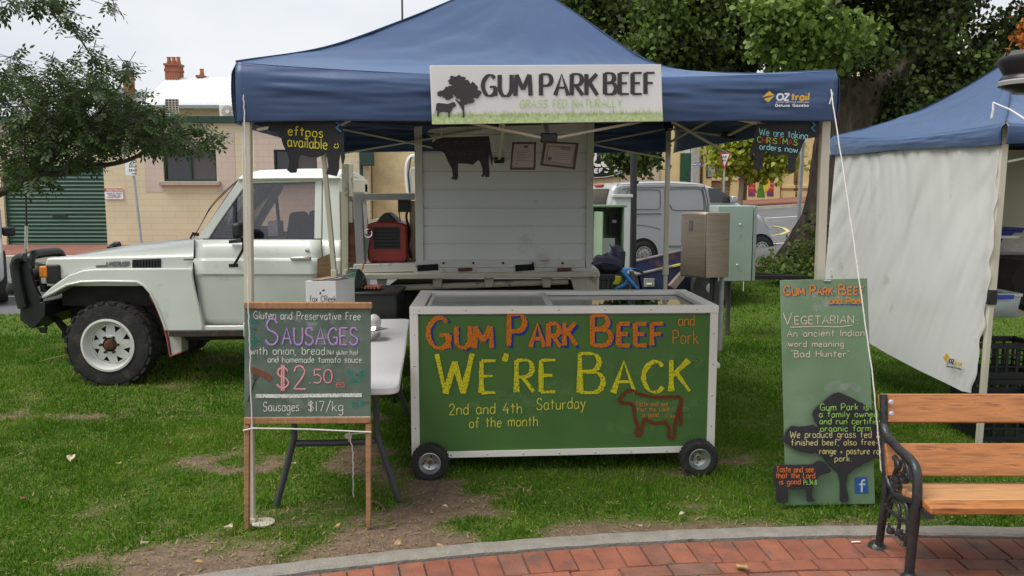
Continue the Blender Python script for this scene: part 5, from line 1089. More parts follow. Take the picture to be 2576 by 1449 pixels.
# banner
def surface(name, label, cat, quad, Y, th, mat, bev=.002):
    '''flat board from four photograph corners on the vertical plane Y (float or (yl, yr)); returns root, plane point, normal'''
    yl, yr = Y if isinstance(Y, tuple) else (Y, Y)
    P = [at(quad[0][0], quad[0][1], yl), at(quad[1][0], quad[1][1], yr), at(quad[2][0], quad[2][1], yr), at(quad[3][0], quad[3][1], yl)]
    n = Vector((P[1].y-P[0].y, -(P[1].x-P[0].x), 0)).normalized(); P = [onpl(q[0], q[1], P[0], n) for q in quad]; b = (P[2]+P[3])/2
    r = thing(name, label, cat, (b.x, b.y, b.z)); m = MB(); m.prism(P, -n*th, mat); o = m.build('board', r, bev); return r, P[0], n, o
print_dark = M('print_charcoal', (.035, .033, .034), .6, var=.1)
bw = M('banner_white', (.70, .69, .68), .5, var=.05, scale=3)
r, p0, n, bo = surface('banner', 'white sign board with black tree, cow and large dark lettering on the blue valance', 'sign', [(1081, 165), (1663, 162), (1668, 305), (1087, 313)], (4.205, 4.345), .006, bw)
ik = Ink(p0, n, .0012); lg = M('print_lime', (.42, .58, .22), .6, var=.05); pg = M('print_grass', (.46, .56, .28), .7, var=.25, scale=60)
ik.poly([(1086.5, 288), (1667, 283), (1668, 304.5), (1087, 312.5)], pg)
for k in range(560):
    x = random.uniform(1089, 1664); yb = 290-(x-1087)*.0085+random.uniform(-1, 5); h = random.uniform(4, 13) if random.random() > .12 else random.uniform(12, 22); b = random.uniform(-5, 5)
    ik.mb.add([ik.map(x-.8, yb, .0014+k % 7*.0003), ik.map(x+.8, yb, .0014+k % 7*.0003), ik.map(x+b, yb-h, .0014+k % 7*.0003)], [(0, 1, 2)], pg)
ik.build(r, 'printed_grass')
ik = Ink(p0, n, .004)
for w_, x0, x1, yb in (('GUM', 1214, 1335, 241.5), ('PARK', 1361, 1503, 240), ('BEEF', 1522, 1647, 237)): ik.text(w_, x0, yb, x1, 53, 11, print_dark, slope=.007, nib=(.15, .42), jit=.03, gap=2.0)
ik.text('GRASS FED NATURALLY', 1307, 271, 1563, 19, 2.0, lg, slope=.012, jit=.03, skew=.1, gap=2.0); ik.build(r)
ik = Ink(p0, n, .0045); TB = lambda x, y: (566+.3038*x, .3038*y)
def blob(cx, cy, a, b, k=.28, n_=26, mm=print_dark):
    ph = random.random()*9; ik.poly([TB(cx+a*(1+k*random.uniform(-1, 1))*math.cos(2*math.pi*i/n_), cy+b*(1+k*random.uniform(-1, 1))*math.sin(2*math.pi*i/n_)) for i in range(n_)], mm)
for c in ((1925, 670, 70, 48), (1985, 720, 80, 50), (1880, 745, 70, 36), (1820, 775, 50, 30), (1780, 775, 26, 24), (1850, 800, 40, 22), (2040, 740, 55, 55), (2085, 775, 34, 34), (1990, 800, 70, 36), (2020, 830, 50, 22), (1945, 770, 60, 40), (1975, 850, 40, 16)): blob(*c)
ik.poly([TB(*p) for p in ((1968, 972), (1968, 920), (1945, 872), (1905, 825), (1915, 820), (1962, 862), (1975, 800), (1990, 800), (1980, 880), (1984, 972))], print_dark)
ik.poly([TB(*p) for p in ((1750, 860), (1765, 852), (1850, 860), (1885, 845), (1905, 848), (1917, 875), (1890, 890), (1875, 920), (1862, 935), (1860, 970), (1850, 970), (1848, 930), (1800, 925), (1775, 935), (1768, 965), (1757, 965), (1758, 920), (1750, 910), (1748, 940), (1743, 935))], print_dark); ik.build(r, 'tree_and_cow_print')

# cow shaped chalk signs
cowblk = M('cow_black', (.014, .014, .016), .7, var=.25, scale=12, bump=.1)
cyel, ccy, cli, cred = chalk('chalk_yellow', (.72, .66, .05), .85), chalk('chalk_cyan', (.30, .66, .66), .85), chalk('chalk_lime', (.36, .60, .08), .85), chalk('chalk_red', (.62, .05, .06), .9)
def cut(name, label, pts, Y, th=.006, mat=cowblk, tilt=None):
    P = [at(x, y, Y) for x, y in pts]; c = sum(P, Vector())/len(P); r = thing(name, label, 'sign', (c.x, Y, min(p.z for p in P))); m = MB(); m.prism(P, (0, th, 0), mat); m.build('board', r, .001); return r
Z2 = lambda x, y: (566+.3038*x, .3038*y); Z3 = lambda x, y: (1006+.3255*x, 314.5+.3255*y); Z4 = lambda x, y: (1446.5+.3255*x, 314.5+.3255*y)
r = cut('cow_sign', 'black cow shaped chalk sign with yellow writing and smiling face', [Z2(*p) for p in ((235, 1015), (250, 1030), (340, 1060), (360, 1080), (430, 1095), (460, 1130), (480, 1200), (510, 1260), (530, 1330), (525, 1385), (512, 1408), (545, 1432), (590, 1430), (600, 1385), (600, 1330), (625, 1280), (700, 1300), (760, 1305), (800, 1290), (835, 1270), (845, 1310), (855, 1380), (835, 1440), (870, 1449), (925, 1460), (945, 1400), (945, 1340), (958, 1250), (962, 1232), (957, 1290), (966, 1350), (978, 1364), (995, 1300), (985, 1240), (985, 1100), (965, 1040), (940, 1005), (600, 990))], 4.236)
ik = Ink((0, 4.236, 0), (0, -1, 0)); ik.text('eftpos', 725, 339, 812, 23, 2.5, cyel, slope=-.08, gap=2.2, jit=.1, wob=.03); ik.text('available', 724, 368, 823, 26, 2.4, cyel, slope=-.08, gap=2, wob=.02)
ik.ribbon([(842, 363), (845, 364)], 2.4, cyel); ik.ribbon([(848, 362), (851, 363)], 2.4, cyel); ik.ribbon(smooth([(840, 368), (844, 372), (850, 371), (852, 366)]), 2, cyel); ik.build(r)
m = MB(); q = at(851, 322, 4.231); m.tube([q+Vector((-.01, 0, .03)), q+Vector((.012, -.01, .015)), q+Vector((-.008, -.012, 0)), q+Vector((.014, -.01, -.02))], .005, M('tie_blue', (.03, .16, .30), .6), 6); m.tube([q, q+Vector((.0, .02, .12))], .003, M('tie_blue', (.03, .16, .30), .6), 5); m.build('tie', r)
r = cut('cow_sign', 'black cow shaped sign with faint dark writing hanging before the cool box', [Z3(*p) for p in ((240, 165), (245, 140), (280, 110), (330, 95), (560, 90), (688, 85), (700, 150), (705, 190), (720, 265), (712, 318), (703, 300), (698, 250), (690, 225), (688, 300), (694, 370), (690, 400), (660, 405), (655, 380), (650, 402), (628, 398), (640, 370), (635, 330), (620, 285), (605, 270), (565, 308), (510, 298), (450, 297), (448, 350), (450, 400), (440, 425), (400, 418), (398, 408), (408, 395), (402, 340), (370, 280), (345, 220), (310, 195), (260, 185))], 4.95)
fa = chalk('chalk_faint', (.10, .085, .07), .7); ik = Ink((0, 4.95, 0), (0, -1, 0)); ik.text('Every thing from', 1096, 369, 1219, 15, 1.5, fa, slope=.05); ik.text('tongue to tail', 1128, 392, 1218, 13, 1.5, fa, slope=.04); ik.build(r)
m = MB()
for x in (1110, 1215): m.tube([at(x, 346, 4.953), at(x, 320, 4.953)], .003, rope_m, 5)
m.build('tie', r)
r = cut('cow_sign', 'black cow shaped chalk sign with cyan, green and red writing by the right pole', [Z4(*p) for p in ((1410, -12), (1390, 60), (1385, 130), (1355, 200), (1350, 235), (1360, 262), (1375, 230), (1388, 205), (1384, 290), (1375, 330), (1400, 350), (1450, 340), (1455, 290), (1462, 230), (1480, 200), (1520, 230), (1560, 238), (1620, 228), (1645, 225), (1650, 290), (1642, 350), (1670, 368), (1705, 360), (1700, 310), (1715, 250), (1730, 235), (1760, 150), (1780, 110), (1830, 100), (1880, 90), (1898, 40), (1890, -12))], 4.545)
ik = Ink((0, 4.545, 0), (0, -1, 0)); ik.text('We are taking', 1910, 339, 2032, 18, 1.9, ccy, slope=-.10, wob=.03); ik.text('CHRISTMAS', 1905, 358, 2006, 14, 1.9, cli, slope=-.07, mats=[cli, cred], wob=.04); ik.text('orders now.', 1911, 375, 2011, 15, 1.9, ccy, slope=-.10, wob=.03); ik.build(r)
m = MB(); q = at(2043, 320, 4.54); m.tube([q+Vector((-.01, 0, .04)), q+Vector((.012, -.01, .01)), q+Vector((-.008, -.012, -.005)), q+Vector((.012, -.01, -.025))], .005, M('tie_blue', (.03, .16, .30), .6), 6); m.build('tie', r)
# framed certificates
wood = M('frame_wood', (.075, .028, .016), .4, var=.2, scale=8); paper = M('certificate_paper', (.42, .39, .37), .6, var=.08, scale=4)
for quad, lab in (([(1289, 357), (1349, 357), (1347, 427), (1282, 427)], 'upright framed certificate hanging under the gazebo roof'), ([(1368, 355), (1456, 359), (1447, 426), (1359, 416)], 'landscape framed certificate hanging crookedly under the gazebo roof')):
    Y = 5.3; c = [sum(q[i] for q in quad)/4 for i in (0, 1)]; inn = [(q[0]+(c[0]-q[0])*.15, q[1]+(c[1]-q[1])*.15) for q in quad]
    b = at(c[0], 427, Y); r = thing('framed_certificate', lab, 'certificate', (b.x, Y, b.z))
    m = MB()
    for i in range(4):
        j = (i+1) % 4; m.prism([at(*quad[i], Y), at(*quad[j], Y), at(*inn[j], Y), at(*inn[i], Y)], (0, .018, 0), wood)
    m.build('frame', r, .002); m = MB(); m.prism([at(*q, Y+.008) for q in inn], (0, .006, 0), paper); m.build('paper', r)
    ik = Ink((0, Y+.008, 0), (0, -1, 0), .001); pr = M('certificate_ink', (.10, .10, .12), .7)
    if quad[0][0] < 1300:
        for k in range(7): ik.ribbon([(1299, 380+k*4), (1336-(k % 3)*6, 380+k*4)], .8, pr)
        ik.poly([(1318, 366), (1328, 366), (1328, 372), (1318, 372)], pr); ik.ribbon([(1296, 412), (1304, 412)], 2, pr)
    else:
        L4 = [(1380, 367), (1445, 371), (1438, 414), (1373, 406)]
        for i in range(4): ik.ribbon([L4[i], L4[(i+1) % 4]], 2.2, M('certificate_border', (.2, .2, .21), .7))
        ik.text('PRIZE', 1411, 377, 1437, 6, 1.3, pr, slope=-.05); ik.poly([(1383+5*math.cos(i*.5), 399+5*math.sin(i*.5)) for i in range(13)], pr)
        for k in range(4): ik.ribbon([(1394, 384+k*5), (1432, 387+k*5)], .7, pr)
    ik.build(r, 'print')
    m = MB()
    for x in (quad[0][0]+8, quad[1][0]-8): m.tube([at(x, quad[0][1]+2, Y), at(x, quad[0][1]-30, Y)], .002, rope_m, 5)
    m.build('cord', r)

# guy ropes
def sway(P, n=10, s=.004):
    P = [Vector(p) for p in P]; o = []
    for a, b in zip(P[:-1], P[1:]):
        for k in range(n): o.append(a.lerp(b, k/n)+Vector((random.gauss(0, s), random.gauss(0, s), 0)))
    return o+[P[-1]]
m = MB(); m.tube(sway([at(2090, 225, 4.52), at(2122, 430, 4.33), at(2165, 730, 4.12), at(2196, 950, 4.0), at(2212, 1120, 3.93), at(2216, 1180, 3.92), at(2228, 1208, 3.90), at(2246, 1216, 3.88)], 10, .0008), .0034, rope_m, 6)
m.tube([at(2089, 222, 4.53), at(2094, 236, 4.52), at(2086, 262, 4.52)], .006, rope_m, 6)
m.build('guy_rope', label='white rope from right gazebo corner down to the bench end', cat='rope')
m = MB(); m.tube(sway([at(612, 222, 4.15), at(616, 330, 4.14), at(623, 640, 4.13), at(625, 760, 4.11), at(629, 900, 4.11), at(634, 1075, 4.11)], 12, .0016), .0036, rope_m, 6); m.tube([at(609, 232, 4.15), at(604, 255, 4.15)], .006, rope_m, 6)
m.tube(sway([at(611, 1083, 4.12), at(638, 1077, 4.105), at(780, 1080, 4.11), at(933, 1087, 4.12)], 10, .001), .0042, rope_m, 6); m.tube(sway([at(933, 1087, 4.12), at(880, 1092, 4.4), at(878, 1110, 4.46)], 5, .001), .004, rope_m, 6)
m.build('guy_rope', label='white rope down the left pole and tied round the chalkboard legs', cat='rope')
m = MB(); m.tube(sway([at(880, 1085, 4.46), at(888, 1140, 4.45), at(887, 1200, 4.45), at(890, 1250, 4.5)], 6, .003), .004, rope_m, 6); m.tube([at(872+8*math.cos(i*.7)+4, 1100+3*math.sin(i*.7)-i*.4, 4.42) for i in range(20)], .004, rope_m, 5); m.build('loose_rope', label='loose white rope hanging from the dark table leg', cat='rope')

# ================= chalkboard on timber legs
timber = M('timber', (.33, .175, .085), .7, var=.25, scale=5, stretch=(1.5, 1.5, 9), bump=.15, dirt=((.14, .09, .06), .2, 9))
timberh = M('timber_rail', (.33, .17, .08), .7, var=.25, scale=5, stretch=(9, 1.5, 1.5), bump=.15, dirt=((.14, .09, .06), .2, 9))
cbg = M('chalkboard_green', (.092, .138, .104), .8, var=.25, scale=4, dirt=((.15, .18, .155), .38, 2.5))
CB = 4.13; q_ = at(773, 1325, CB)
r = thing('chalkboard', 'green chalkboard in timber frame on two legs tied to the left pole', 'chalkboard', (q_.x, CB, 0))
V_ = lambda x, y, Y=CB: at(x, y, Y)
m = MB(); m.prism([V_(615, 770), V_(932, 770), V_(932, 1058), V_(615, 1058)], (0, .012, 0), cbg); m.build('board', r)
for a, b, nm in (((613, 762), (934, 762), 0), ((613, 1052), (932, 1050), 1)):
    h = 15; m = MB(); m.prism([V_(a[0], a[1]-1, CB-.012), V_(b[0], b[1], CB-.012), V_(b[0], b[1]+h, CB-.012), V_(a[0], a[1]+h, CB-.012)], (0, .035, 0), timberh); m.build('rail', r, .003)
for x, z0, z1 in ((620, 1068, 1333), (926.5, 1066, 1326)):
    m = MB(); m.prism([V_(x-7, z0, CB-.008), V_(x+6, z0, CB-.008), V_(x+5.5, z1, CB-.008), V_(x-6, z1, CB-.008)], (0, .03, 0), timber); m.build('leg', r, .003)
ik = Ink((0, CB, 0), (0, -1, 0)); cw = chalk('chalk_white', (.66, .68, .64), .8); cpu = chalk('chalk_purple', (.42, .30, .62), .85); cpk = chalk('chalk_pink', (.66, .36, .52), .6); cvi = chalk('chalk_violet', (.16, .15, .45), .7); cte = chalk('chalk_teal', (.05, .27, .22), .75); crd = chalk('chalk_rose', (.62, .16, .17), .85); cpi = chalk('chalk_blush', (.68, .42, .45), .85); cbr = chalk('chalk_brown', (.20, .085, .055), .9)
ik.text('Gluten and Preservative Free', 638, 802, 907, 19, 2.0, cw, slope=-.012, wob=.03, gap=2)
ik.lift = .0008; ik.text('Sausages', 667, 868, 897, 66, 6.5, cvi, sc_=.66, slope=-.002, gap=2); ik.lift = .0026; ik.text('Sausages', 668.5, 866.5, 896, 64, 4.4, cpu, sc_=.66, slope=-.002, gap=2); ik.lift = .0044; ik.text('Sausages', 669, 866, 896, 64, 2.2, cpk, sc_=.66, gap=2)
ik.text('with onion, bread', 630, 892, 817, 20, 1.9, cw, wob=.04, gap=2); ik.text('(Not gluten free)', 822, 892, 900, 12, 1.2, cw, wob=.04); ik.text('and homemade tomato sauce.', 674, 912, 914, 15, 1.7, cw, wob=.04, gap=2)
ik.lift = .001; ik.text('$2', 696, 979, 769, 58, 5, crd, gap=2.4); ik.lift = .003; ik.text('$2', 697, 978, 768, 57, 3, cpi, gap=2.4); ik.lift = .001; ik.text('.50', 777, 964, 836, 35, 3.8, crd); ik.lift = .003; ik.text('.50', 777.5, 963.5, 835, 34, 2.2, cpi); ik.text('ea', 846, 974, 866, 19, 1.8, crd)
sm2 = chalk('chalk_dust', (.5, .53, .5), .55, 16, .0, .20); ik.lift = .0004
for q in range(8):
    x, y = random.uniform(640, 840), random.uniform(795, 1030); ik.ribbon(smooth([(x, y), (x+30, y+random.uniform(-9, 9)), (x+60, y+random.uniform(-12, 12)), (x+85, y+random.uniform(-12, 12))]), random.uniform(10, 26), sm2)
ik.lift = .0012; ik.ribbon([(643, 996), (720, 996.5), (800, 995), (910, 994)], 9.5, cw); ik.ribbon([(616, 1050.5), (932, 1048)], 1.4, cw); ik.text('Sausages', 662, 1034, 752, 23, 2.0, cw, wob=.03, gap=2.2); ik.text('$17/kg', 776, 1035, 863, 25, 2.0, cw, wob=.03, gap=2)
ik.ribbon(smooth([(630, 930), (650, 936), (672, 947), (682, 955)]), 15, cbr); bk = chalk('chalk_black', (.012, .012, .012), .95); ik.ribbon([(623, 1012), (632, 985), (642, 955)], 2.6, bk)
for dx in (-5, -1, 3, 7): ik.ribbon(smooth([(642, 957), (642+dx, 952), (644+dx, 942)]), 1.3, bk)
def leaf(cx, cy, l, w_, a):
    ca, sa = math.cos(a), math.sin(a); f = lambda u, v: (cx+ca*u*l-sa*v*w_, cy+sa*u*l+ca*v*w_)
    for s in (1, -1): ik.ribbon(smooth([f(-1, 0), f(-.4, .8*s), f(.4, .7*s), f(1, 0)]), 1.6, cte); ik.ribbon([f(-.5, .15*s), f(.1, .6*s)], 1.2, cte); ik.ribbon([f(0, .1*s), f(.5, .5*s)], 1.2, cte); ik.ribbon([f(-.6, .3*s), f(.5, .3*s)], w_*.38, chalk('chalk_teal_soft', (.05, .2, .165), .55))
    ik.ribbon([f(-1, 0), f(1, 0)], 1.2, cte)
for c in ((640, 808, 14, 9, .4), (632, 830, 12, 8, 1.2), (646, 856, 14, 9, .5), (634, 862, 10, 7, 1.9), (882, 938, 15, 10, .5), (910, 940, 14, 9, -1.0), (893, 958, 15, 9, -.2), (895, 1018, 13, 9, .2), (912, 1014, 9, 7, -.9)): leaf(*c)
for x, y in ((640, 828), (897, 942), (921, 1012)):
    for k in range(3): ik.ribbon([(x-3+k*3, y-2), (x+k*3, y+2)], 3, cbr)
ik.build(r)

# ================= folding table and what stands on it
tw = M('table_white', (.66, .66, .66), .4, var=.03, scale=2)
tdk = M('table_leg', (.045, .048, .055), .45, var=.1)
TZ = .745
tp = lambda px, py: onpl(px, py, (0, 0, TZ), (0, 0, 1))
a = tp(1003, 974); r = thing('folding_table', 'white folding trestle table with dark grey legs between chalkboard and chest', 'table', (a.x-.4, a.y+1.1, 0))
ux = Vector((1, .10, 0)).normalized(); uy = Vector((-.10, 1, 0)).normalized(); LN = 2.42; W_ = .76
cc = lambda u, v, z=TZ: Vector((a.x, a.y, z))-ux*(W_-u)+uy*v
P = []
for (cu, cv_, a0) in ((.07, .07, math.pi), (W_-.07, .07, 1.5*math.pi), (W_-.07, LN-.07, 0), (.07, LN-.07, .5*math.pi)):
    for k in range(6): t = a0+k*math.pi/10; P.append(cc(cu+.07*math.cos(t), cv_+.07*math.sin(t), TZ))
m = MB(); m.prism(P, (0, 0, -.042), tw); m.build('tabletop', r, .008, 3)
def trestle(v):
    m = MB(); d = .20
    for u0, u1 in ((.16, .05), (W_-.14, W_-.02)):
        m.tube([tuple(q) for q in smooth([tuple(cc(u0, v, TZ-.04)), tuple(cc(u0, v, .45)), tuple(cc(u0+(u1-u0)*.12, v, .36)), tuple(cc(u1, v, .012))], 6)], .018, tdk, 10)
    m.tube([cc(.17, v, .37), cc(W_/2, v, .365), cc(W_-.15, v, .37)], .020, tdk, 8); m.tube([cc(.18, v, .62), cc(.30, v+.05, TZ-.05)], .012, tdk, 8); m.build('leg', r)
trestle(.27); trestle(LN-.3)
card = M('carton_white', (.62, .61, .61), .7, var=.05, scale=4, dirt=((.5, .47, .42), .15, 5)); cardb = M('carton_brown', (.33, .20, .10), .8)
Yb = 5.65; f0, f1, s1 = at(769, 730, Yb), at(845, 730, Yb), at(882, 725, Yb+.16)
zt_ = at(769, 707, Yb).z; r = thing('carton', 'white wine carton with dark lettering on the table behind the chalkboard', 'box', ((f0.x+f1.x)/2, Yb+.1, TZ))
dv = Vector((s1.x-f1.x, s1.y-f1.y, 0)); dvb = Vector((-.03, .28, 0)); fw_ = Vector((f1.x-f0.x, 0, 0)); b0 = Vector((f0.x, Yb, TZ+.001)); 
dv = Vector((.085, .24, 0)); m = MB(); m.prism([b0, b0+fw_, b0+fw_+dv, b0+dv], (0, 0, zt_-TZ), card); m.build('carton_body', r, .003)
tz = Vector((0, 0, zt_-TZ+.004)); m = MB(); m.prism([b0+tz+fw_*.15, b0+tz+fw_*.5, b0+tz+fw_*.5+dv, b0+tz+fw_*.12+dv], (0, 0, .004), cardb); m.prism([b0+tz+fw_*.5+Vector((0, 0, .003)), b0+tz+fw_*1.02+Vector((0, 0, .022)), b0+tz+fw_*1.0+dv+Vector((0, 0, .03)), b0+tz+fw_*.6+dv+Vector((0, 0, .006))], (0, 0, .004), card); m.build('flap', r)
ik = Ink((0, Yb, 0), (0, -1, 0), .001); ik.text('fox CReek', 779, 759, 846, 15, 1.5, bkm, jit=0, gap=1.6); ik.poly([(809, 731), (814, 728), (818, 729), (815, 733)], bkm); ik.poly([(803, 737), (807, 734), (808, 740), (804, 741)], bkm); ik.build(r)
q = tp(937, 855); r = thing('steel_bowl', 'small stainless steel bowl at the table edge beside chalkboard', 'bowl', (q.x-.0, q.y, TZ))
m = MB(); m.lathe([(0, .004), (.06, .004), (.085, .03), (.10, .075), (.108, .078), (.104, .082), (.096, .075), (.08, .034), (.055, .01), (0, .01)], q+Vector((-.03, 0, 0)), (0, 0, 1), chrome, 28); m.build('bowl', r)
q = tp(940, 828); m = MB(); rows = []
for i in range(9):
    rows.append([q+Vector(((.05+.02*random.random())*math.cos(j*.63)*math.sin(i*.39), (.05+.02*random.random())*math.sin(j*.63)*math.sin(i*.39), .05+(.055+.015*random.random())*math.cos(i*.39)*-1)) for j in range(10)])
m.grid(rows, M('tissue_white', (.7, .69, .67), .9), True); m.build('paper_towel', label='crumpled white paper towel on the folding table', cat='paper')
# barbecue
bq = M('bbq_black', (.010, .010, .010), .5, var=.3, scale=10, bump=.15); bz = .96
r = thing('barbecue', 'black barbecue with green hood and tray of sausages by the truck', 'barbecue', (at(940, 740, 6.85).x, 6.9, 0))
xa, xb_ = at(862, 740, 6.75).x, at(1000, 740, 6.75).x
m = MB(); m.box(((xa+xb_)/2, 6.93, bz-.14), (xb_-xa, .44, .24), bq); m.box(((xa+xb_)/2, 6.93, bz-.012), (xb_-xa+.04, .48, .024), bq); m.build('body', r, .01)
m = MB()
for x in (xa+.05, xb_-.05):
    for y in (6.75, 7.11): m.tube([(x, y, 0), (x, y, bz-.2)], .018, bq, 8)
m.box(((xa+xb_)/2, 6.93, .3), (xb_-xa-.05, .38, .02), bq); m.build('stand', r)
m = MB(); hx0 = at(905, 740, 6.75).x; rows = []
for i in range(11):
    a = math.pi*i/10; rows.append([Vector((x, 6.93-.21*math.cos(a)*(s), bz+.17*math.sin(a)*s+.001)) for x, s in ((xa, .8), (xa+.02, 1), (hx0-.04, 1), (hx0, .75), (hx0+.02, .3))])
m.grid(rows, M('hood_green', (.010, .045, .032), .35, var=.1)); m.build('hood', r, solid=.004)
for k in range(6):
    m = MB(); x = at(912+k*8.2, 726, 6.85).x; p = [Vector((x+random.uniform(-.005, .005), 6.80+.05*i+random.uniform(-.004, .004), bz+.022)) for i in range(5)]
    m.tube(p, [.010, .016, .017, .016, .010], M('sausage', (.34, .105, .07), .35, var=.3, scale=14), 8); m.build('sausage', label='raw pink sausage in the row lying on the barbecue plate', cat='sausage', group='sausages on the barbecue plate')

# ================= chest freezer on wheels
YL, YR = 4.99, 5.05
fn = Vector((YR-YL, -(at(1808, 800, YR).x-at(1032, 800, YL).x), 0)).normalized()
fp = at(1032, 800, YL); F = lambda px, py, o=0: onpl(px, py, fp+fn*o, fn)
alu = M('freezer_white', (.78, .755, .69), .4, var=.04, scale=3); grn_ = M('freezer_green', (.062, .152, .030), .7, var=.10, scale=4, dirt=((.07, .16, .04), .3, 1.8))
cx = F(1420, 1160); r = thing('chest_freezer', 'long green glass-topped freezer chest with white trim on small wheels', 'freezer', (cx.x, 5.35, 0))
A0, A1, B0, B1 = F(1030, 772), F(1808, 769), F(1034, 1160), F(1801, 1135)
zT = (A0.z+A1.z)/2; back = -fn*.80
tl, tr_ = Vector((A0.x, A0.y, zT)), Vector((A1.x, A1.y, zT)); ud = (tr_-tl).normalized(); Lf = (tr_-tl).length
fz = lambda u, v, z: tl+ud*u-fn*v+Vector((0, 0, z-zT))
zB = .10; zBr = .125
m = MB(); m.prism([fz(.02, .012, zB+.02), fz(Lf-.02, .012, zBr+.02), fz(Lf-.02, .012, zT-.06), fz(.02, .012, zT-.06)], -fn*.02, grn_); m.build('front_panel', r)
m = MB()
m.prism([fz(0, 0, zB), fz(.052, 0, zB+.001), fz(.052, 0, zT-.045), fz(0, 0, zT-.045)], -fn*.04, alu)
m.prism([fz(Lf-.05, 0, zBr-.001), fz(Lf, 0, zBr), fz(Lf, 0, zT-.045), fz(Lf-.05, 0, zT-.045)], -fn*.04, alu)
m.prism([fz(.052, .002, zB), fz(Lf-.05, .002, zBr), fz(Lf-.05, .002, zBr+.04), fz(.052, .002, zB+.04)], -fn*.04, alu)
for u in (.026, Lf-.026):
    for z in (.3, .5, .7, .9): m.lathe([(.006, 0), (.005, .003), (0, .004)], fz(u, -.0005, z), fn, chrome, 8)
for k in range(7): m.lathe([(.006, 0), (.005, .003), (0, .004)], fz(.25+k*.23, -.0005+.002, zB+.022+.004*k*.55), fn, chrome, 8); m.lathe([(.006, 0), (.005, .003), (0, .004)], fz(.06+k*.29, -.0065, zT-.022), fn, chrome, 8)
m.prism([fz(0, -.006, zT-.045), fz(Lf, -.006, zT-.045), fz(Lf, -.006, zT-.001), fz(0, -.006, zT-.001)], -fn*.05, alu); m.build('trim', r, .004)
DV = .86
m = MB()
m.prism([fz(0, .03, zB), fz(0, DV, zB), fz(0, DV, zT-.04), fz(0, .03, zT-.04)], ud*.02, alu); m.prism([fz(Lf-.02, .03, zBr), fz(Lf-.02, DV, zBr), fz(Lf-.02, DV, zT-.04), fz(Lf-.02, .03, zT-.04)], ud*.02, alu)
m.prism([fz(0.02, DV, zB), fz(Lf-.02, DV, zBr), fz(Lf-.02, DV, zT-.04), fz(.02, DV, zT-.04)], fn*.02, alu); m.prism([fz(.02, .035, zB+.02), fz(Lf-.02, .035, zBr+.02), fz(Lf-.02, DV-.02, zBr+.02), fz(.02, DV-.02, zB+.02)], (0, 0, .02), M('underbody', (.018, .016, .014), .9)); m.build('cabinet', r)
# lid surround and sliding glass
bw_ = .085; zl = zT+.002
m = MB()
for (u0, u1, v0, v1) in ((0, Lf, 0, .035), (0, Lf, DV-.09, DV), (0, bw_, .035, DV-.09), (Lf-bw_, Lf, .035, DV-.09)): m.prism([fz(u0, v0, zl), fz(u1, v0, zl), fz(u1, v1, zl), fz(u0, v1, zl)], (0, 0, -.03), alu)
um = Lf*.465
m.build('lid_frame', r, .003)
m = MB()
for (u0, u1, v0, v1, z) in ((bw_+.01, um, .042, .062, zT-.012), (bw_+.01, um, DV-.125, DV-.105, zT-.012), (bw_+.01, bw_+.035, .062, DV-.125, zT-.012), (um-.035, um, .035, DV-.095, zT-.004)): m.prism([fz(u0, v0, z), fz(u1, v0, z), fz(u1, v1, z), fz(u0, v1, z)], (0, 0, -.016), alu)
m.build('sliding_frame', r, .002)
fg_ = glass('freezer_glass', (.80, .86, .83), 1.45, ior=2.3)
m = MB(); m.prism([fz(bw_+.036, .063, zT-.016), fz(um-.036, .063, zT-.016), fz(um-.036, DV-.126, zT-.016), fz(bw_+.036, DV-.126, zT-.016)], (0, 0, -.005), fg_); m.build('glass_lid', r)
m = MB(); m.prism([fz(um-.03, .037, zT-.030), fz(Lf-bw_-.01, .037, zT-.030), fz(Lf-bw_-.01, DV-.092, zT-.030), fz(um-.03, DV-.092, zT-.030)], (0, 0, -.005), fg_); m.build('glass_lid', r)
m = MB(); inner = M('freezer_inner', (.72, .73, .71), .6)
m.prism([fz(.06, .06, .45), fz(Lf-.06, .06, .45), fz(Lf-.06, DV-.08, .45), fz(.06, DV-.08, .45)], (0, 0, -.01), inner)
for q in (([.06, .06], [Lf-.06, .06]), ([.06, DV-.08], [Lf-.06, DV-.08]), ([.06, .06], [.06, DV-.08]), ([Lf-.06, .06], [Lf-.06, DV-.08])): m.add([fz(*q[0], .45), fz(*q[1], .45), fz(*q[1], zT-.036), fz(*q[0], zT-.036)], [(0, 1, 2, 3)], inner)
m.build('liner', r)
meat = M('pack_pale', (.38, .30, .26), .35, var=.4, scale=6)
m = MB(); q = fz(Lf+.035, .35, 0); m.box(Vector((q.x, q.y, .655)), (.075, .4, .03), alu); m.box(Vector((q.x-.02, q.y, .62)), (.03, .3, .05), alu); m.build('handle', r, .006)
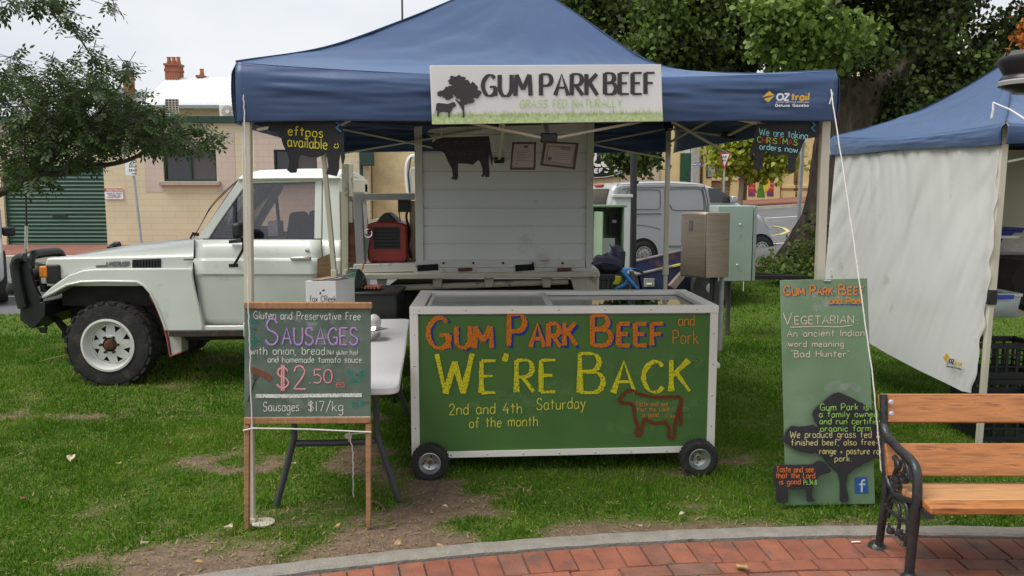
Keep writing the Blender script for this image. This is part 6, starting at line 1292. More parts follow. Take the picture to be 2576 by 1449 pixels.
for px, py, yy in ((1082, 1162, 4.905), (1757, 1153, 4.955)):
    c = at(px, py, yy); Rw = .116; c.z = Rw-.006 if px < 1200 else Rw+.004; ax = fn; m = MB(); pr = [(.055, -.035), (.075, -.04), (.103, -.038), (.114, -.028), (Rw, -.012), (Rw, .012), (.114, .028), (.103, .038), (.075, .04), (.066, .036), (.062, .028)]
    m.lathe(pr, c, ax, rubber, 40, False); u = ax.orthogonal().normalized(); v = ax.cross(u)
    for k in range(30):
        a2 = 2*math.pi*k/30; d = u*math.cos(a2)+v*math.sin(a2); t = ax.cross(d)
        for s in (-1, 1): m.box(c+d*(Rw-.003)+ax*s*.016+t*(.004*s), (.013, .022, .012), rubber, Matrix((t, ax, d)).transposed())
    ty = m.build('wheel', r, ang=30); m = MB(); m.lathe([(.070, .028), (.070, .037), (.064, .038), (.060, .030), (.050, .006), (.030, .0), (.018, .0), (.018, .004), (.0, .004)], c, ax, M('zinc', (.52, .56, .55), .3, metal=.85, var=.2, scale=14), 36, False)
    for k in range(4): m.lathe([(.006, 0), (.006, .006), (0, .006)], c+ax*.002+(u*math.cos(k*1.57+.6)+v*math.sin(k*1.57+.6))*.034, ax, rust, 8)
    m.build('rim', ty); m = MB(); m.lathe([(.011, 0), (.011, .026), (.004, .028), (0, .028)], c, ax, rust, 12); m.tube([c+ax*.01+u*.03-v*.02, c+ax*.03+u*.04-v*.03], .004, blackp, 6); m.build('axle', ty)
    m = MB(); m.tube([c-ax*.03, c-ax*.74], .012, under, 8); m.build('axle_shaft', r)
# rear wheels hidden behind the chest carry it as well
for px, yy in ((1082, 5.72), (1757, 5.77)):
    c = fz(.1 if px < 1200 else Lf-.1, .76, .112); m = MB(); m.lathe([(.06, -.035), (.103, -.038), (.115, -.012), (.115, .012), (.103, .038), (.06, .035)], c, fn, rubber, 28); m.build('wheel', r)
ik = Ink(fz(0, .010, zT), fn, .0022); cor = chalk('chalk_orange', (.62, .19, .025), .82, 120); cblu = chalk('chalk_blue', (.03, .05, .30), .8, 120); cy2 = chalk('chalk_bright_yellow', (.66, .60, .03), .80, 110); mar = chalk('chalk_maroon', (.17, .045, .022), .9, 120); coo = chalk('chalk_orange_thin', (.62, .24, .05), .85)
for dx, dy, mm, wd in ((6, 6, cblu, 11), (0, 0, cor, 14)):
    ik.lift = .0006 if dx else .0032
    ik.text('Gum', 1076+dx, 874+dy*.5, 1232+dx, 78, wd, mm, sc_=.70, jit=.24, gap=2.1, wob=.03, nib=(.5, .5)); ik.text('Park', 1280+dx, 871+dy*.5, 1446+dx, 80, wd, mm, sc_=.72, jit=.24, gap=2.1, wob=.03, nib=(.5, .5)); ik.text('Beef', 1490+dx, 869+dy*.5, 1663+dx, 76, wd, mm, sc_=.72, jit=.16, gap=2.4, nib=(.5, .6))
ik.text('and', 1707, 819, 1747, 27, 2.6, coo); ik.text('Pork', 1693, 865, 1756, 34, 2.6, coo, gap=2.4)
ik.text("We're", 1098, 992, 1392, 100, 15.5, cy2, sc_=.80, slope=.02, jit=.22, gap=2.6, wob=.025, nib=(.35, .30), taper=.25); ik.text('Back', 1459, 986, 1730, 98, 16, cy2, sc_=.80, jit=.22, gap=2.6, wob=.025, nib=(.35, .30), taper=.25)
sme = chalk('chalk_smear', (.30, .46, .20), .55, 16, .0, .12); ik.lift = .0004
for q in range(9):
    x, y = random.uniform(1080, 1700), random.uniform(810, 1110); ik.ribbon(smooth([(x, y), (x+random.uniform(20, 60), y+random.uniform(-18, 18)), (x+random.uniform(80, 150), y+random.uniform(-22, 22)), (x+random.uniform(150, 210)*(x < 1560)+160*(x >= 1560)*0+ (x >= 1560)*100, y+random.uniform(-20, 20))]), random.uniform(16, 40), sme)
ik.lift = .0032
cyt = chalk('chalk_yellow_thin', (.66, .62, .10), .85)
ik.text('2nd and 4th', 1130, 1043, 1313, 27, 2.5, cyt, slope=.02, wob=.03, gap=2.2); ik.text('Saturday', 1350, 1031, 1472, 28, 2.5, cyt, slope=.03, gap=2.2, wob=.03); ik.text('of the month.', 1181, 1076, 1360, 25, 2.5, cyt, slope=.03, gap=2.2, wob=.03)
K = lambda *p: [(1006.3+.369*x, 691.8+.369*y) for x, y in p]
for P in (K((1490, 855), (1520, 820), (1550, 790), (1590, 790), (1640, 815), (1720, 830), (1810, 833), (1900, 830)), K((1895, 828), (1918, 850), (1914, 930), (1915, 1030)), K((1490, 855), (1512, 872), (1560, 875), (1590, 895), (1602, 980), (1622, 1030), (1605, 1085)), K((1605, 1088), (1640, 1088), (1655, 1020), (1675, 985), (1740, 1012), (1810, 1000)), K((1805, 998), (1832, 1040), (1830, 1105)), K((1830, 1108), (1868, 1108), (1872, 1030), (1890, 960), (1905, 880))): ik.ribbon(smooth(P, 5), 8.5, mar, jit=.08)
ik.text('Taste and see', 1599, 1022, 1680, 12, 1.5, coo, wob=.05); ik.text('that the Lord', 1602, 1035, 1682, 11, 1.5, coo, wob=.05); ik.text('is good', 1616, 1048, 1656, 11, 1.5, coo, wob=.05); ik.text('Ps 34:8', 1673, 1052, 1698, 8, 1.1, coo, wob=.05)
ik.build(r)

# ================= tall green board with cut-out tree and cow
bgm = M('board_green', (.145, .235, .135), .75, var=.16, scale=3, dirt=((.20, .28, .19), .42, 1.8))
b0 = Vector((G(1978, 1268).x, 4.43, 0)); tilt = .075
bn = Vector((0, -1, tilt/1.3)).normalized(); BP = lambda px, py, o=0: onpl(px, py, Vector((0, 4.43, 0))+bn*o, bn)
q = BP(2090, 1262); r = thing('tall_board', 'tall leaning green chalk board with orange heading and blue square', 'chalkboard', (q.x, 4.43, 0))
m = MB(); m.prism([BP(1963, 705), BP(2182, 700), BP(2202, 1268), BP(1978, 1272)], -bn*.012, bgm); m.build('board', r, .002)
m = MB(); a, b = BP(2072, 707, .001), BP(2090, 707, .001); m.tube([a, b], .006, chrome, 6); m.build('hook', r)
ik = Ink((0, 4.43, 0), bn, .0004)
for q in range(8):
    x, y = random.uniform(1985, 2090), random.uniform(725, 985); ik.ribbon(smooth([(x, y), (x+25, y+random.uniform(-12, 12)), (x+50, y+random.uniform(-14, 14)), (x+80, y+random.uniform(-14, 14))]), random.uniform(14, 34), sm2)
cpc = chalk('chalk_peach', (.66, .56, .44), .85)
for dx, mm, wd in ((2.5, cblu, 3.2), (0, coo, 4)):
    ik.lift = .0006 if dx else .0028
    for w_, x0, x1, yb, c_ in (('Gum', 1971, 2022, 743, 24), ('Park', 2038, 2094, 742, 24), ('Beef', 2110, 2172, 741, 25)): ik.text(w_, x0+dx, yb, x1+dx, c_, wd, mm, sc_=.75, gap=2)
ik.text('and Pork', 2086, 764, 2170, 15, 3.6, coo, wob=.04); ik.ribbon(smooth([(2088, 766.5), (2130, 766), (2173, 767.5)]), 1.8, cblu)
ik.text('Vegetarian', 1970, 816, 2145, 29, 2.3, cpc, sc_=.68, slope=.015, gap=2.2); ik.ribbon([(2155, 806), (2157, 806)], 2.4, cpc); ik.ribbon([(2156, 814), (2158, 814)], 2.4, cpc); ik.ribbon(smooth([(1988, 823), (2060, 821), (2110, 822), (2144, 818)]), 2, cpc)
ik.text('An ancient Indian', 1980, 847, 2174, 16, 1.9, cpc, slope=.012, wob=.03, gap=2.3); ik.text('word meaning', 1983, 872, 2122, 14.5, 1.9, cpc, gap=2.3, wob=.03); ik.text('"Bad Hunter".', 1990, 898, 2143, 16, 1.9, cpc, gap=2.3, wob=.03); ik.build(r)
ik = Ink((0, 4.43, 0), bn); ik.poly([(2150, 1201), (2182, 1200), (2184, 1240), (2151, 1241)], M('badge_blue', (.02, .09, .33), .7, var=.15, scale=20)); fw2 = chalk('chalk_f', (.55, .62, .60), .9); ik.ribbon(smooth([(2177, 1208), (2171, 1208), (2168, 1213), (2168, 1224), (2167.5, 1238)]), 4.5, fw2); ik.ribbon([(2161, 1219), (2177, 1218)], 4, fw2); ik.build(r, 'emblem')
GB = lambda *p: [(1824+.4429*x, 679.2+.4429*y) for x, y in p]
def cut2(name, label, pts, off, th):
    P = [BP(x, y, off) for x, y in pts]; c = sum(P, Vector())/len(P); r = thing(name, label, 'sign', (c.x, c.y, 0)); m = MB(); m.prism(P, -bn*th, M('cutout_slate', (.022, .022, .026), .65, var=.25, scale=9)); m.build('board', r, .0015); return r
tp_ = smooth([p for p in GB((320, 965), (345, 925), (380, 885), (440, 890), (500, 880), (535, 897), (500, 840), (510, 790), (550, 755), (600, 710), (645, 697), (690, 715), (760, 745), (830, 790), (870, 850), (885, 900), (888, 960), (886, 1060), (840, 1075), (790, 1100), (720, 1140), (695, 1180), (690, 1240), (702, 1310), (655, 1312), (652, 1200), (640, 1150), (590, 1100), (540, 1045), (470, 1040), (400, 1020), (370, 1000))], 3)
r = cut2('tree_sign', 'dark tree shaped cut-out with green and yellow chalk writing on the board', [(x+random.uniform(-1.6, 1.6), y+random.uniform(-1.6, 1.6)) for x, y in tp_], .018, .008)
ik = Ink(Vector((0, 4.43, 0))+bn*.018, bn); cgr = chalk('chalk_green', (.32, .60, .12), .85); cye = chalk('chalk_soft_yellow', (.60, .56, .25), .85)
for t, x0, y, x1, c_, mm in (('Gum Park is', 2063, 1032, 2185, 17, cgr), ('a family owned', 2061, 1049, 2207, 15, cgr), ('and run certified', 2062, 1067, 2219, 15, cgr), ('organic farm', 2064, 1085, 2190, 15, cgr), ('We produce grass fed &', 1987, 1101, 2214, 17, cye), ('finished beef, also free-', 1991, 1120, 2209, 15, cye), ('range + pasture rai', 2062, 1142, 2216, 15, cye), ('pork.', 2100, 1160, 2143, 14, cye)): ik.text(t, x0, y, x1, c_, 1.9, mm, slope=.0, wob=.04, gap=2.1)
ik.build(r)
cp_ = smooth(GB((275, 1150), (278, 1115), (300, 1107), (480, 1105), (520, 1085), (560, 1088), (600, 1130), (598, 1150), (545, 1165), (520, 1190), (505, 1215), (495, 1260), (498, 1298), (515, 1308), (472, 1318), (465, 1290), (460, 1243), (385, 1248), (358, 1228), (355, 1316), (292, 1316), (290, 1220), (276, 1245)), 3)
r = cut2('cow_sign', 'small dark cow cut-out with orange writing at the foot of the tall board', cp_, .034, .008)
ik = Ink(Vector((0, 4.43, 0))+bn*.034, bn); co3 = chalk('chalk_vermilion', (.66, .17, .05), .9); ik.text('Taste and see', 1953, 1188, 2047, 15, 2.0, co3, wob=.04); ik.text('that the Lord', 1952, 1203, 2050, 14, 2.0, co3, wob=.04); ik.text('is good', 1961, 1218, 2014, 13, 2.0, co3, wob=.04); ik.text('Ps.34:8', 2022, 1219, 2054, 12, 1.6, cgr, wob=.04); ik.build(r)
# ================= second gazebo on the right
g2 = thing('gazebo', 'blue gazebo with hanging white side wall beyond the bench', 'gazebo', (4.3, 6.7, 0))
XL, XR_, YN, YF = 3.20, 5.45, 5.33, 8.10
pk2 = at(2545, 150, 6.75); ve2 = [Vector((XL-.03, YN-.04, 0)), Vector((XR_, YN-.04, 0)), Vector((XR_, YF+.03, 0)), Vector((XL-.03, YF+.03, 0))]
pk2 = Vector((pk2.x+.02, 6.75, pk2.z+.02))
canopy(g2, ve2, [2.23, 2.25, 2.34, 2.34], pk2, [[2.30, 2.42, 2.62], [2.35, 2.5, 2.67], [2.42, 2.54, 2.70], [2.405, 2.50, 2.66]], .3, .05, 33, vz=[(2.09, 2.10), (2.10, 2.14), (2.14, 2.145), (2.155, 2.09)])
for x, y in ((XL+.02, YN+.03), (XR_-.05, YN+.03), (XR_-.05, YF-.03), (XL+.02, YF-.03)):
    if y < 6 and x < 4:
        m = MB(); t0, t1, t2 = at(2524, 372, YN+.02), at(2493, 745, YN+.02), at(2466, 1075, YN+.03); t2 = t1+(t1-t0)*(t1.z/(t0.z-t1.z))
        m.bar(t0+Vector((0, 0, .15)), t1, .046, .046, pole_m); m.bar(t1+Vector((0, 0, .04)), t2, .036, .036, pole_m); p_ = m.build('pole', g2, .004); m = MB(); m.bar(t1+Vector((0, 0, -.055)), t1+Vector((0, 0, .045)), .056, .056, joint_m); m.build('collar', p_, .006)
    else: leg(g2, Vector((x, y, 0)), 2.2, foot=False)
for a, b in (((XL, YN), (XR_, YN)), ((XL, YF), (XR_, YF)), ((XR_, YN), (XR_, YF))): X_truss(g2, Vector((a[0], a[1], 0)), Vector((b[0], b[1], 0)), 1.98, 2.2, 1.97)
m = MB(); q = at(2499, 258, YN-.12)
m.tube([q, q+Vector((-.004, -.01, -.05)), q+Vector((-.012, -.01, -.10))], .007, rope_m, 6); m.tube([q, at(2540, 275, YN-.35), at(2580, 300, YN-.7), Vector((3.95, 4.0, .6))], .005, rope_m, 6); m.build('tie', g2)
m = MB(); q = at(2217, 350, 7.3); m.tube([q+Vector((.012*math.cos(i*.9), -.01, .02*math.sin(i*1.3)-.006*i)) for i in range(9)], .005, M('tie_yellow', (.5, .3, .05), .7), 5); m.build('tie', g2)
m = MB(); rows = []; 
for j in range(3): rows.append([onpl(px, py, (XL-.045, 0, 0), (-1, 0, 0)) for px, py in ((2474-j*2, 265+j*5), (2490, 262+j*4.5), (2510, 257+j*5))])
# hanging side wall
wallm = M('sidewall_white', (.84, .85, .83), .6, var=.03, scale=3, bump=.05, bscale=30, dirt=((.62, .58, .48), .06, 3), spec=.25)
t_ = wallm.node_tree; tl_ = t_.nodes.new('ShaderNodeBsdfTranslucent'); tl_.inputs[0].default_value = (.9, .9, .87, 1); mi_ = t_.nodes.new('ShaderNodeMixShader'); mi_.inputs[0].default_value = .42
t_.links.new(t_.nodes['Principled BSDF'].outputs[0], mi_.inputs[1]); t_.links.new(tl_.outputs[0], mi_.inputs[2]); t_.links.new(mi_.outputs[0], t_.nodes['Material Output'].inputs[0])
wallm2 = wallm
top_ = [(2102, 392), (2130, 388), (2158, 382), (2185, 387), (2215, 386), (2260, 378), (2300, 372), (2350, 366), (2400, 364), (2450, 361), (2512, 362)]
botm = [(2068, 770), (2110, 808), (2150, 838), (2185, 862), (2230, 889), (2270, 910), (2310, 931), (2350, 950), (2390, 969), (2420, 984), (2447, 989)]
def pl_(P, t):
    u = t*(len(P)-1); k = min(len(P)-2, int(u)); f = u-k; return (P[k][0]*(1-f)+P[k+1][0]*f, P[k][1]*(1-f)+P[k+1][1]*f)
rows = []; NU, NV = 90, 80
for j in range(NV+1):
    t = j/NV; r = []
    for i in range(NU+1):
        s = i/NU; a, b = pl_(top_, s), pl_(botm, s); bend = math.sin(math.pi*t)*(9*s*s+5*(1-s)**2); fl = (3.0*math.sin(t*37)+2*math.sin(t*61+1))*s**14
        px, py = a[0]+(b[0]-a[0])*t+bend*s*1.3+fl, a[1]+(b[1]-a[1])*t
        # diagonal pulls from the near top corner and vertical gathers under the eave
        d = s*1.5+t*.62
        w_ = .020*abs(2*float(fbm([d*9], [s*1.0-t*1.4+3], 2)[0])-1)*math.sin(math.pi*min(1, t*1.3+.05))+.010*(float(fbm([d*34+9], [s*2-t*3], 2)[0])-.5)+.020*(float(fbm([s*26], [t*1.2], 2)[0])-.5)*(1-t)**2
        w_ += .035*math.sin(math.pi*s)*t+.05*t*(s-.5)
        r.append(onpl(px, py, (XL-.02-w_*1.5, 0, 0), (-1, 0, 0)))
    rows.append(r)
m = MB(); m.grid(rows, wallm); sw = m.build('side_wall', g2, ang=60)
m = MB(); m.tube([p+Vector((-.004, 0, 0)) for p in rows[0]], .007, M('hem_grey', (.45, .44, .42), .7), 5); m.build('hem', sw)
sp_ = lambda px, py: Vector(onpl(px, py, (XL-.02, 0, 0), (-1, 0, 0)))
seam = smooth([(2082, 650), (2130, 700), (2200, 748), (2300, 795), (2380, 828), (2446, 856)], 5); 
def near_wall(px, py):
    best = None
    for r in rows[::2]:
        for p in r[::2]:
            d = p-CP; qx = 1288+FPX*d.x/d.dot(FW); qy = 724.5-FPX*d.dot(UP)/d.dot(FW); e = (qx-px)**2+(qy-py)**2
            if best is None or e < best[0]: best = (e, p)
    return best[1]
c0 = near_wall(2395, 905); ik = Ink((c0.x-.02, 0, 0), (-1, 0, 0), .0); lbk = M('print_black', (.05, .05, .05), .6)
ik.poly([(2373, 900), (2381, 888), (2388, 897), (2380, 912)], ly); ik.text('OZ', 2388, 913, 2400, 11, 3, lbk, jit=0, slope=-.25); ik.text('trail', 2401, 917, 2419, 11, 2.6, ly, jit=0, slope=-.25); ik.text('Solid Wall Kit Gazebo', 2381, 923, 2418, 4, 1, lbk, jit=0, slope=-.2); ik.build(sw, 'print')
m = MB(); bwm = M('backdrop_beige', (.46, .41, .33), .8, var=.06, scale=1.5); m.grid([[Vector((XL+.1+(XR_-XL-.1)*i/20, YF-.06+.012*math.sin(i*1.9), z)) for i in range(21)] for z in (.55, 1.2, 2.2)], bwm); m.build('back_wall', g2, ang=60)
# its table and goods
def plate(name, label, cat, parts, group=None): pass
tY = 7.0; TL, TR_, TZ2 = at(2452, 640, tY).x, 5.0, at(2500, 637, tY).z
r = thing('market_table', 'market table under a dark striped cloth inside the right gazebo', 'table', ((TL+TR_)/2, tY+.35, 0))
m = MB(); m.box(((TL+TR_)/2, tY+.35, TZ2-.012), (TR_-TL, .72, .024), M('table_edge', (.35, .33, .30), .6)); m.build('tabletop', r)
for x in (TL+.1, TR_-.1):
    for y in (tY+.08, tY+.62): m = MB(); m.tube([(x, y, 0), (x, y, TZ2-.02)], .016, M('bbq_black', (.01, .01, .01), .5), 6); m.build('leg', r)
cl = M('cloth_striped', (.05, .032, .028), .9, var=.9, scale=26, stretch=(.15, .15, 1), dirt=((.22, .09, .05), .15, 30))
m = MB(); m.grid([[Vector((TL+(TR_-TL)*i/40, tY-.02-.02*math.sin(i*.9)*j/4, TZ2-.01-.28*j/4)) for i in range(41)] for j in range(5)], cl); m.build('tablecloth', label='dark brown striped cloth hanging off the market table front', cat='tablecloth', solid=.004)
def esky():
    c = at(2506, 610, 7.2); r = thing('cool_bin', 'blue plastic cooler with white band on the market table', 'cooler', (c.x, 7.25, TZ2)); bl = M('cooler_blue', (.018, .035, .22), .45)
    w_ = .18; m = MB(); m.prism([(c.x-w_*.8, 7.13, TZ2+.001), (c.x+w_*.8, 7.13, TZ2+.001), (c.x+w_, 7.1, TZ2+.2), (c.x-w_, 7.1, TZ2+.2)], (0, .26, 0), bl); m.build('body', r, .015)
    m = MB(); m.box((c.x, 7.23, TZ2+.135), (w_*2.0, .29, .022), wht); m.build('band', r); m = MB(); m.box((c.x, 7.23, TZ2+.205), (w_*2.05, .3, .02), bl); m.build('lid', r, .006)
esky()
for k, (px, py, s) in enumerate(((2545, 622, .12), (2566, 618, .13))):
    c = at(px, 634, 7.1); rr = []
    for i in range(9):
        h = i/8; rr.append([Vector((c.x+s*(1-.25*h)*(1+.12*random.uniform(-1, 1))*math.cos(a*.524), 7.15+s*.7*(1-.3*h)*(1+.12*random.uniform(-1, 1))*math.sin(a*.524), TZ2+.002+h*(.14+.03*k))) for a in range(12)])
    m = MB(); m.grid(rr, M('bag_white', (.48, .45, .40), .6, var=.1), True); m.poly(rr[-1], M('bag_white', (.48, .45, .40), .6)); m.build('plastic_bag', label=('shorter crumpled white bag beside the blue cooler', 'taller crumpled white bag at the right of the market table')[k], cat='bag')
crm = M('crate_black', (.012, .012, .013), .5, var=.2)
def crate(name, label, x0, x1, y0, y1, z0, h, mat=crm, group=None, rz=0):
    c = Vector(((x0+x1)/2, (y0+y1)/2, z0)); r = thing(name, label, 'crate', c, group); L_, W_ = x1-x0, y1-y0; r.rotation_euler.z = rz
    m = MB(); t = .018
    m.box(c+Vector((0, 0, .012)), (L_-.03, W_-.03, .02), mat); m.build('floor', r)
    for dx, dy, sx, sy in ((0, -1, L_, t), (0, 1, L_, t), (-1, 0, t, W_), (1, 0, t, W_)):
        m = MB(); o = c+Vector((dx*(L_-t)/2, dy*(W_-t)/2, 0)); 
        m.box(o+Vector((0, 0, h-.02)), (sx+(.02 if sx > t else .012), sy+(.02 if sy > t else .012), .04), mat); m.box(o+Vector((0, 0, .025)), (sx, sy, .05), mat)
        nb = 7 if sx > t else 5
        for k in range(nb):
            f = (k/(nb-1)-.5); m.box(o+Vector((f*(sx-.02) if sx > t else 0, f*(sy-.02) if sy > t else 0, h/2)), (.02 if sx > t else t*.8, .02 if sy > t else t*.8, h-.06), mat)
        for k in (1, 2): m.box(o+Vector((0, 0, h*k/3)), (sx-.01, sy-.01, .012), mat)
        m.build('side', r)
    return r
xa = at(2447, 990, 5.75).x
crate('crate', 'open black plastic crate on the grass behind the right bench slats', xa, xa+.52, 5.62, 6.0, 0, .32)
xb2 = at(2450, 740, 6.3).x
crate('crate', 'black crate upright under the clear tub in the right gazebo', xb2, xb2+.5, 6.22, 6.55, .0, .33, group=None)
crate('crate', 'black crate stacked directly below the clear plastic tub', xb2, xb2+.5, 6.22, 6.55, .335, .28)
m = MB(); m.prism([at(2545, 700, 6.6), at(2575, 655, 6.6), at(2640, 665, 6.6), at(2640, 800, 6.6), at(2560, 760, 6.6)], (0, .3, 0), M('board_dark', (.018, .012, .010), .8)); q=m.build('cardboard_box', label='dark open box standing beside the clear tub', cat='box')
tz0 = at(2480, 800, 5.9).z; tx0, tx1 = at(2440, 790, 5.9).x, at(2566, 790, 5.9).x; tz1 = at(2480, 742, 5.9).z
r = thing('storage_tub', 'clear plastic tub with bright blue clip on stacked crates', 'tub', ((tx0+tx1)/2, 6.1, tz0))
clr = glass('clear_plastic', (.72, .76, .78), .6, .15); m = MB(); a_ = [(tx0+.02, 5.92), (tx1-.02, 5.92), (tx1-.02, 6.36), (tx0+.02, 6.36)]; b_ = [(tx0, 5.9), (tx1, 5.9), (tx1, 6.38), (tx0, 6.38)]
ra = [Vector((x, y, tz0)) for x, y in a_]; rb = [Vector((x, y, tz1)) for x, y in b_]; m.grid([ra, rb], M('tub_milky', (.45, .48, .50), .3, var=.05), True); m.poly(ra, M('tub_milky', (.45, .48, .50), .3)); m.build('body', r, solid=.004)
m = MB(); rim_ = [Vector((x, y, tz1)) for x, y in b_]
for i in range(4): m.bar(rim_[i], rim_[(i+1) % 4], .022, .02, M('tub_rim', (.55, .58, .60), .3))
m.build('rim', r); m = MB(); q = at(2505, 742, 5.88); m.box((q.x, 5.883, tz1-.012), (.27, .016, .03), M('clip_blue', (.02, .06, .42), .4)); m.build('clip', r, .004)
m = MB()
for x in (xb2+.05, xb2+.45): m.box((x, 6.15, tz0-.02), (.03, .5, .03), crm)
# black planter hanging at the top right
PX, PZ, PYY = at(2590, 185, 4.3).x, at(2590, 185, 4.3).z, 4.3
r = thing('hanging_planter', 'black plastic planter with grey band and orange blooms hanging top right', 'planter', (PX, PYY, at(2560, 235, PYY).z))
plb = M('planter_black', (.016, .016, .018), .35, var=.3, scale=7); zz = lambda py: at(2590, py, PYY).z; rr_ = lambda px: PX-at(px, 185, PYY).x
m = MB(); m.lathe([(0, zz(236)), (rr_(2556), zz(235)), (rr_(2548), zz(228)), (rr_(2532), zz(222)), (rr_(2524), zz(212)), (rr_(2522), zz(205)), (rr_(2527), zz(194)), (rr_(2533), zz(188)), (rr_(2528), zz(178)), (rr_(2519), zz(160)), (rr_(2516), zz(150)), (rr_(2517), zz(145)), (rr_(2524), zz(142)), (rr_(2530), zz(150)), (0, zz(160))], (PX, PYY, 0), (0, 0, 1), plb, 40, False); m.build('pot', r, ang=50)
m = MB(); m.lathe([(rr_(2523.5), zz(216)), (rr_(2521), zz(215)), (rr_(2519.5), zz(206)), (rr_(2523), zz(202.5))], (PX, PYY, 0), (0, 0, 1), M('band_grey', (.32, .31, .30), .6), 40, False); m.build('band', r)
for k in range(6):
    a = -2.5+k*1.047; d = Vector((math.cos(a), math.sin(a), 0)); t = Vector((-d.y, d.x, 0)); c = Vector((PX, PYY, 0))+d*rr_(2524)*.97; m = MB(); w_ = rr_(2524)*.46
    A0 = [c-t*w_+Vector((0, 0, zz(147))), c+t*w_+Vector((0, 0, zz(147))), c+t*w_*.72+d*-.012+Vector((0, 0, zz(130))), c-t*w_*.72-d*.012+Vector((0, 0, zz(130)))]; m.prism(A0, -d*.008, plb); m.build('petal_rim', r, .003)
m = MB(); m.tube([(PX, PYY, zz(160)), (PX, PYY, zz(-80)), (PX+.5, PYY+.1, zz(-100))], .012, plb, 8); m.tube([(PX+.5, PYY+.1, 0), (PX+.5, PYY+.1, zz(-110))], .04, plb, 12); m.build('post', r)
C = np.array([[PX+random.gauss(.03, .045), PYY+random.gauss(0, .05), zz(110)+random.gauss(.05, .05)] for i in range(500)]); leaves('flowers', C, .032, leafmat('bloom_orange', (.22, .045, .01), (.55, .20, .03), .3), np.random.default_rng(3).random(500), r, .9)['kind'] = 'stuff'

# ================= bench
iron = M('cast_iron', (.042, .044, .046), .42, metal=.5, var=.3, scale=14, bump=.2, bscale=60, coat=.15)
slat = M('bench_wood', (.40, .155, .045), .42, var=.4, scale=5, stretch=(.8, 5, 9), bump=.12, bscale=14, coat=.25, dirt=((.20, .075, .025), .34, 5))
slat2 = M('bench_wood_worn', (.47, .245, .105), .55, var=.22, scale=5, stretch=(.8, 5, 9), bump=.15, bscale=14, dirt=((.36, .20, .10), .3, 5))
r = thing('park_bench', 'park bench with orange timber slats and scrolled black iron arm', 'bench', (2.6, 3.75, 0)); BX = 1.84; BE = 3.36
bp = lambda px, py, x=BX: onpl(px, py, (x, 0, 0), (-1, 0, 0))
def slat_(P, ext, mat, th, nm):
    m = MB(); n = (P[1]-P[0]).cross(Vector((1, 0, 0))).normalized(); m.prism([P[0], P[1], P[1]+n*th, P[0]+n*th], (ext, 0, 0), mat); return m.build(nm, r, .006, 3)
t1, t2, t3, t4 = bp(2219, 990), bp(2223, 1060), bp(2225, 1110), bp(2228, 1187)
slat_([Vector((BX-.01, t1.y, t1.z)), Vector((BX-.01, t2.y-.02, t2.z))], BE-BX+.02, slat, -.035, 'slat'); slat_([Vector((BX-.01, t3.y-.03, t3.z)), Vector((BX-.01, t4.y-.06, t4.z))], BE-BX+.02, slat, -.035, 'slat')
sf, sm_, sb_ = bp(2272, 1280, BX+.08), bp(2256, 1254, BX+.04), bp(2226, 1205)
zf = .375; 
yF, yM, yB = 3.50, 3.60, 3.86
sl = lambda y0, z0, y1, z1, mat: slat_([Vector((BX+.015, y0, z0)), Vector((BX+.015, y1, z1))], BE-BX-.03, mat, .035, 'slat')
sl(3.45, .392, 3.53, .398, slat); sl(3.54, .396, 3.69, .384, slat2); sl(3.70, .382, 3.85, .362, slat2)
for px, py in ((2228, 1010), (2229, 1039)): q = bp(px, py); m = MB(); m.lathe([(0, .012), (.010, .010), (.013, .003), (.013, 0), (0, 0)], Vector((BX+.02, q.y-.012, q.z)), (0, -1, 0), M('bolt_grey', (.45, .43, .45), .4), 12); m.build('bolt', r)
for px, py in ((2234, 1120), (2233, 1152)): q = bp(px, py); m = MB(); m.lathe([(0, .012), (.010, .010), (.013, .003), (.013, 0), (0, 0)], Vector((BX+.02, q.y-.065, q.z)), (0, -1, 0), M('bolt_grey', (.45, .43, .45), .4), 12); m.build('bolt', r)
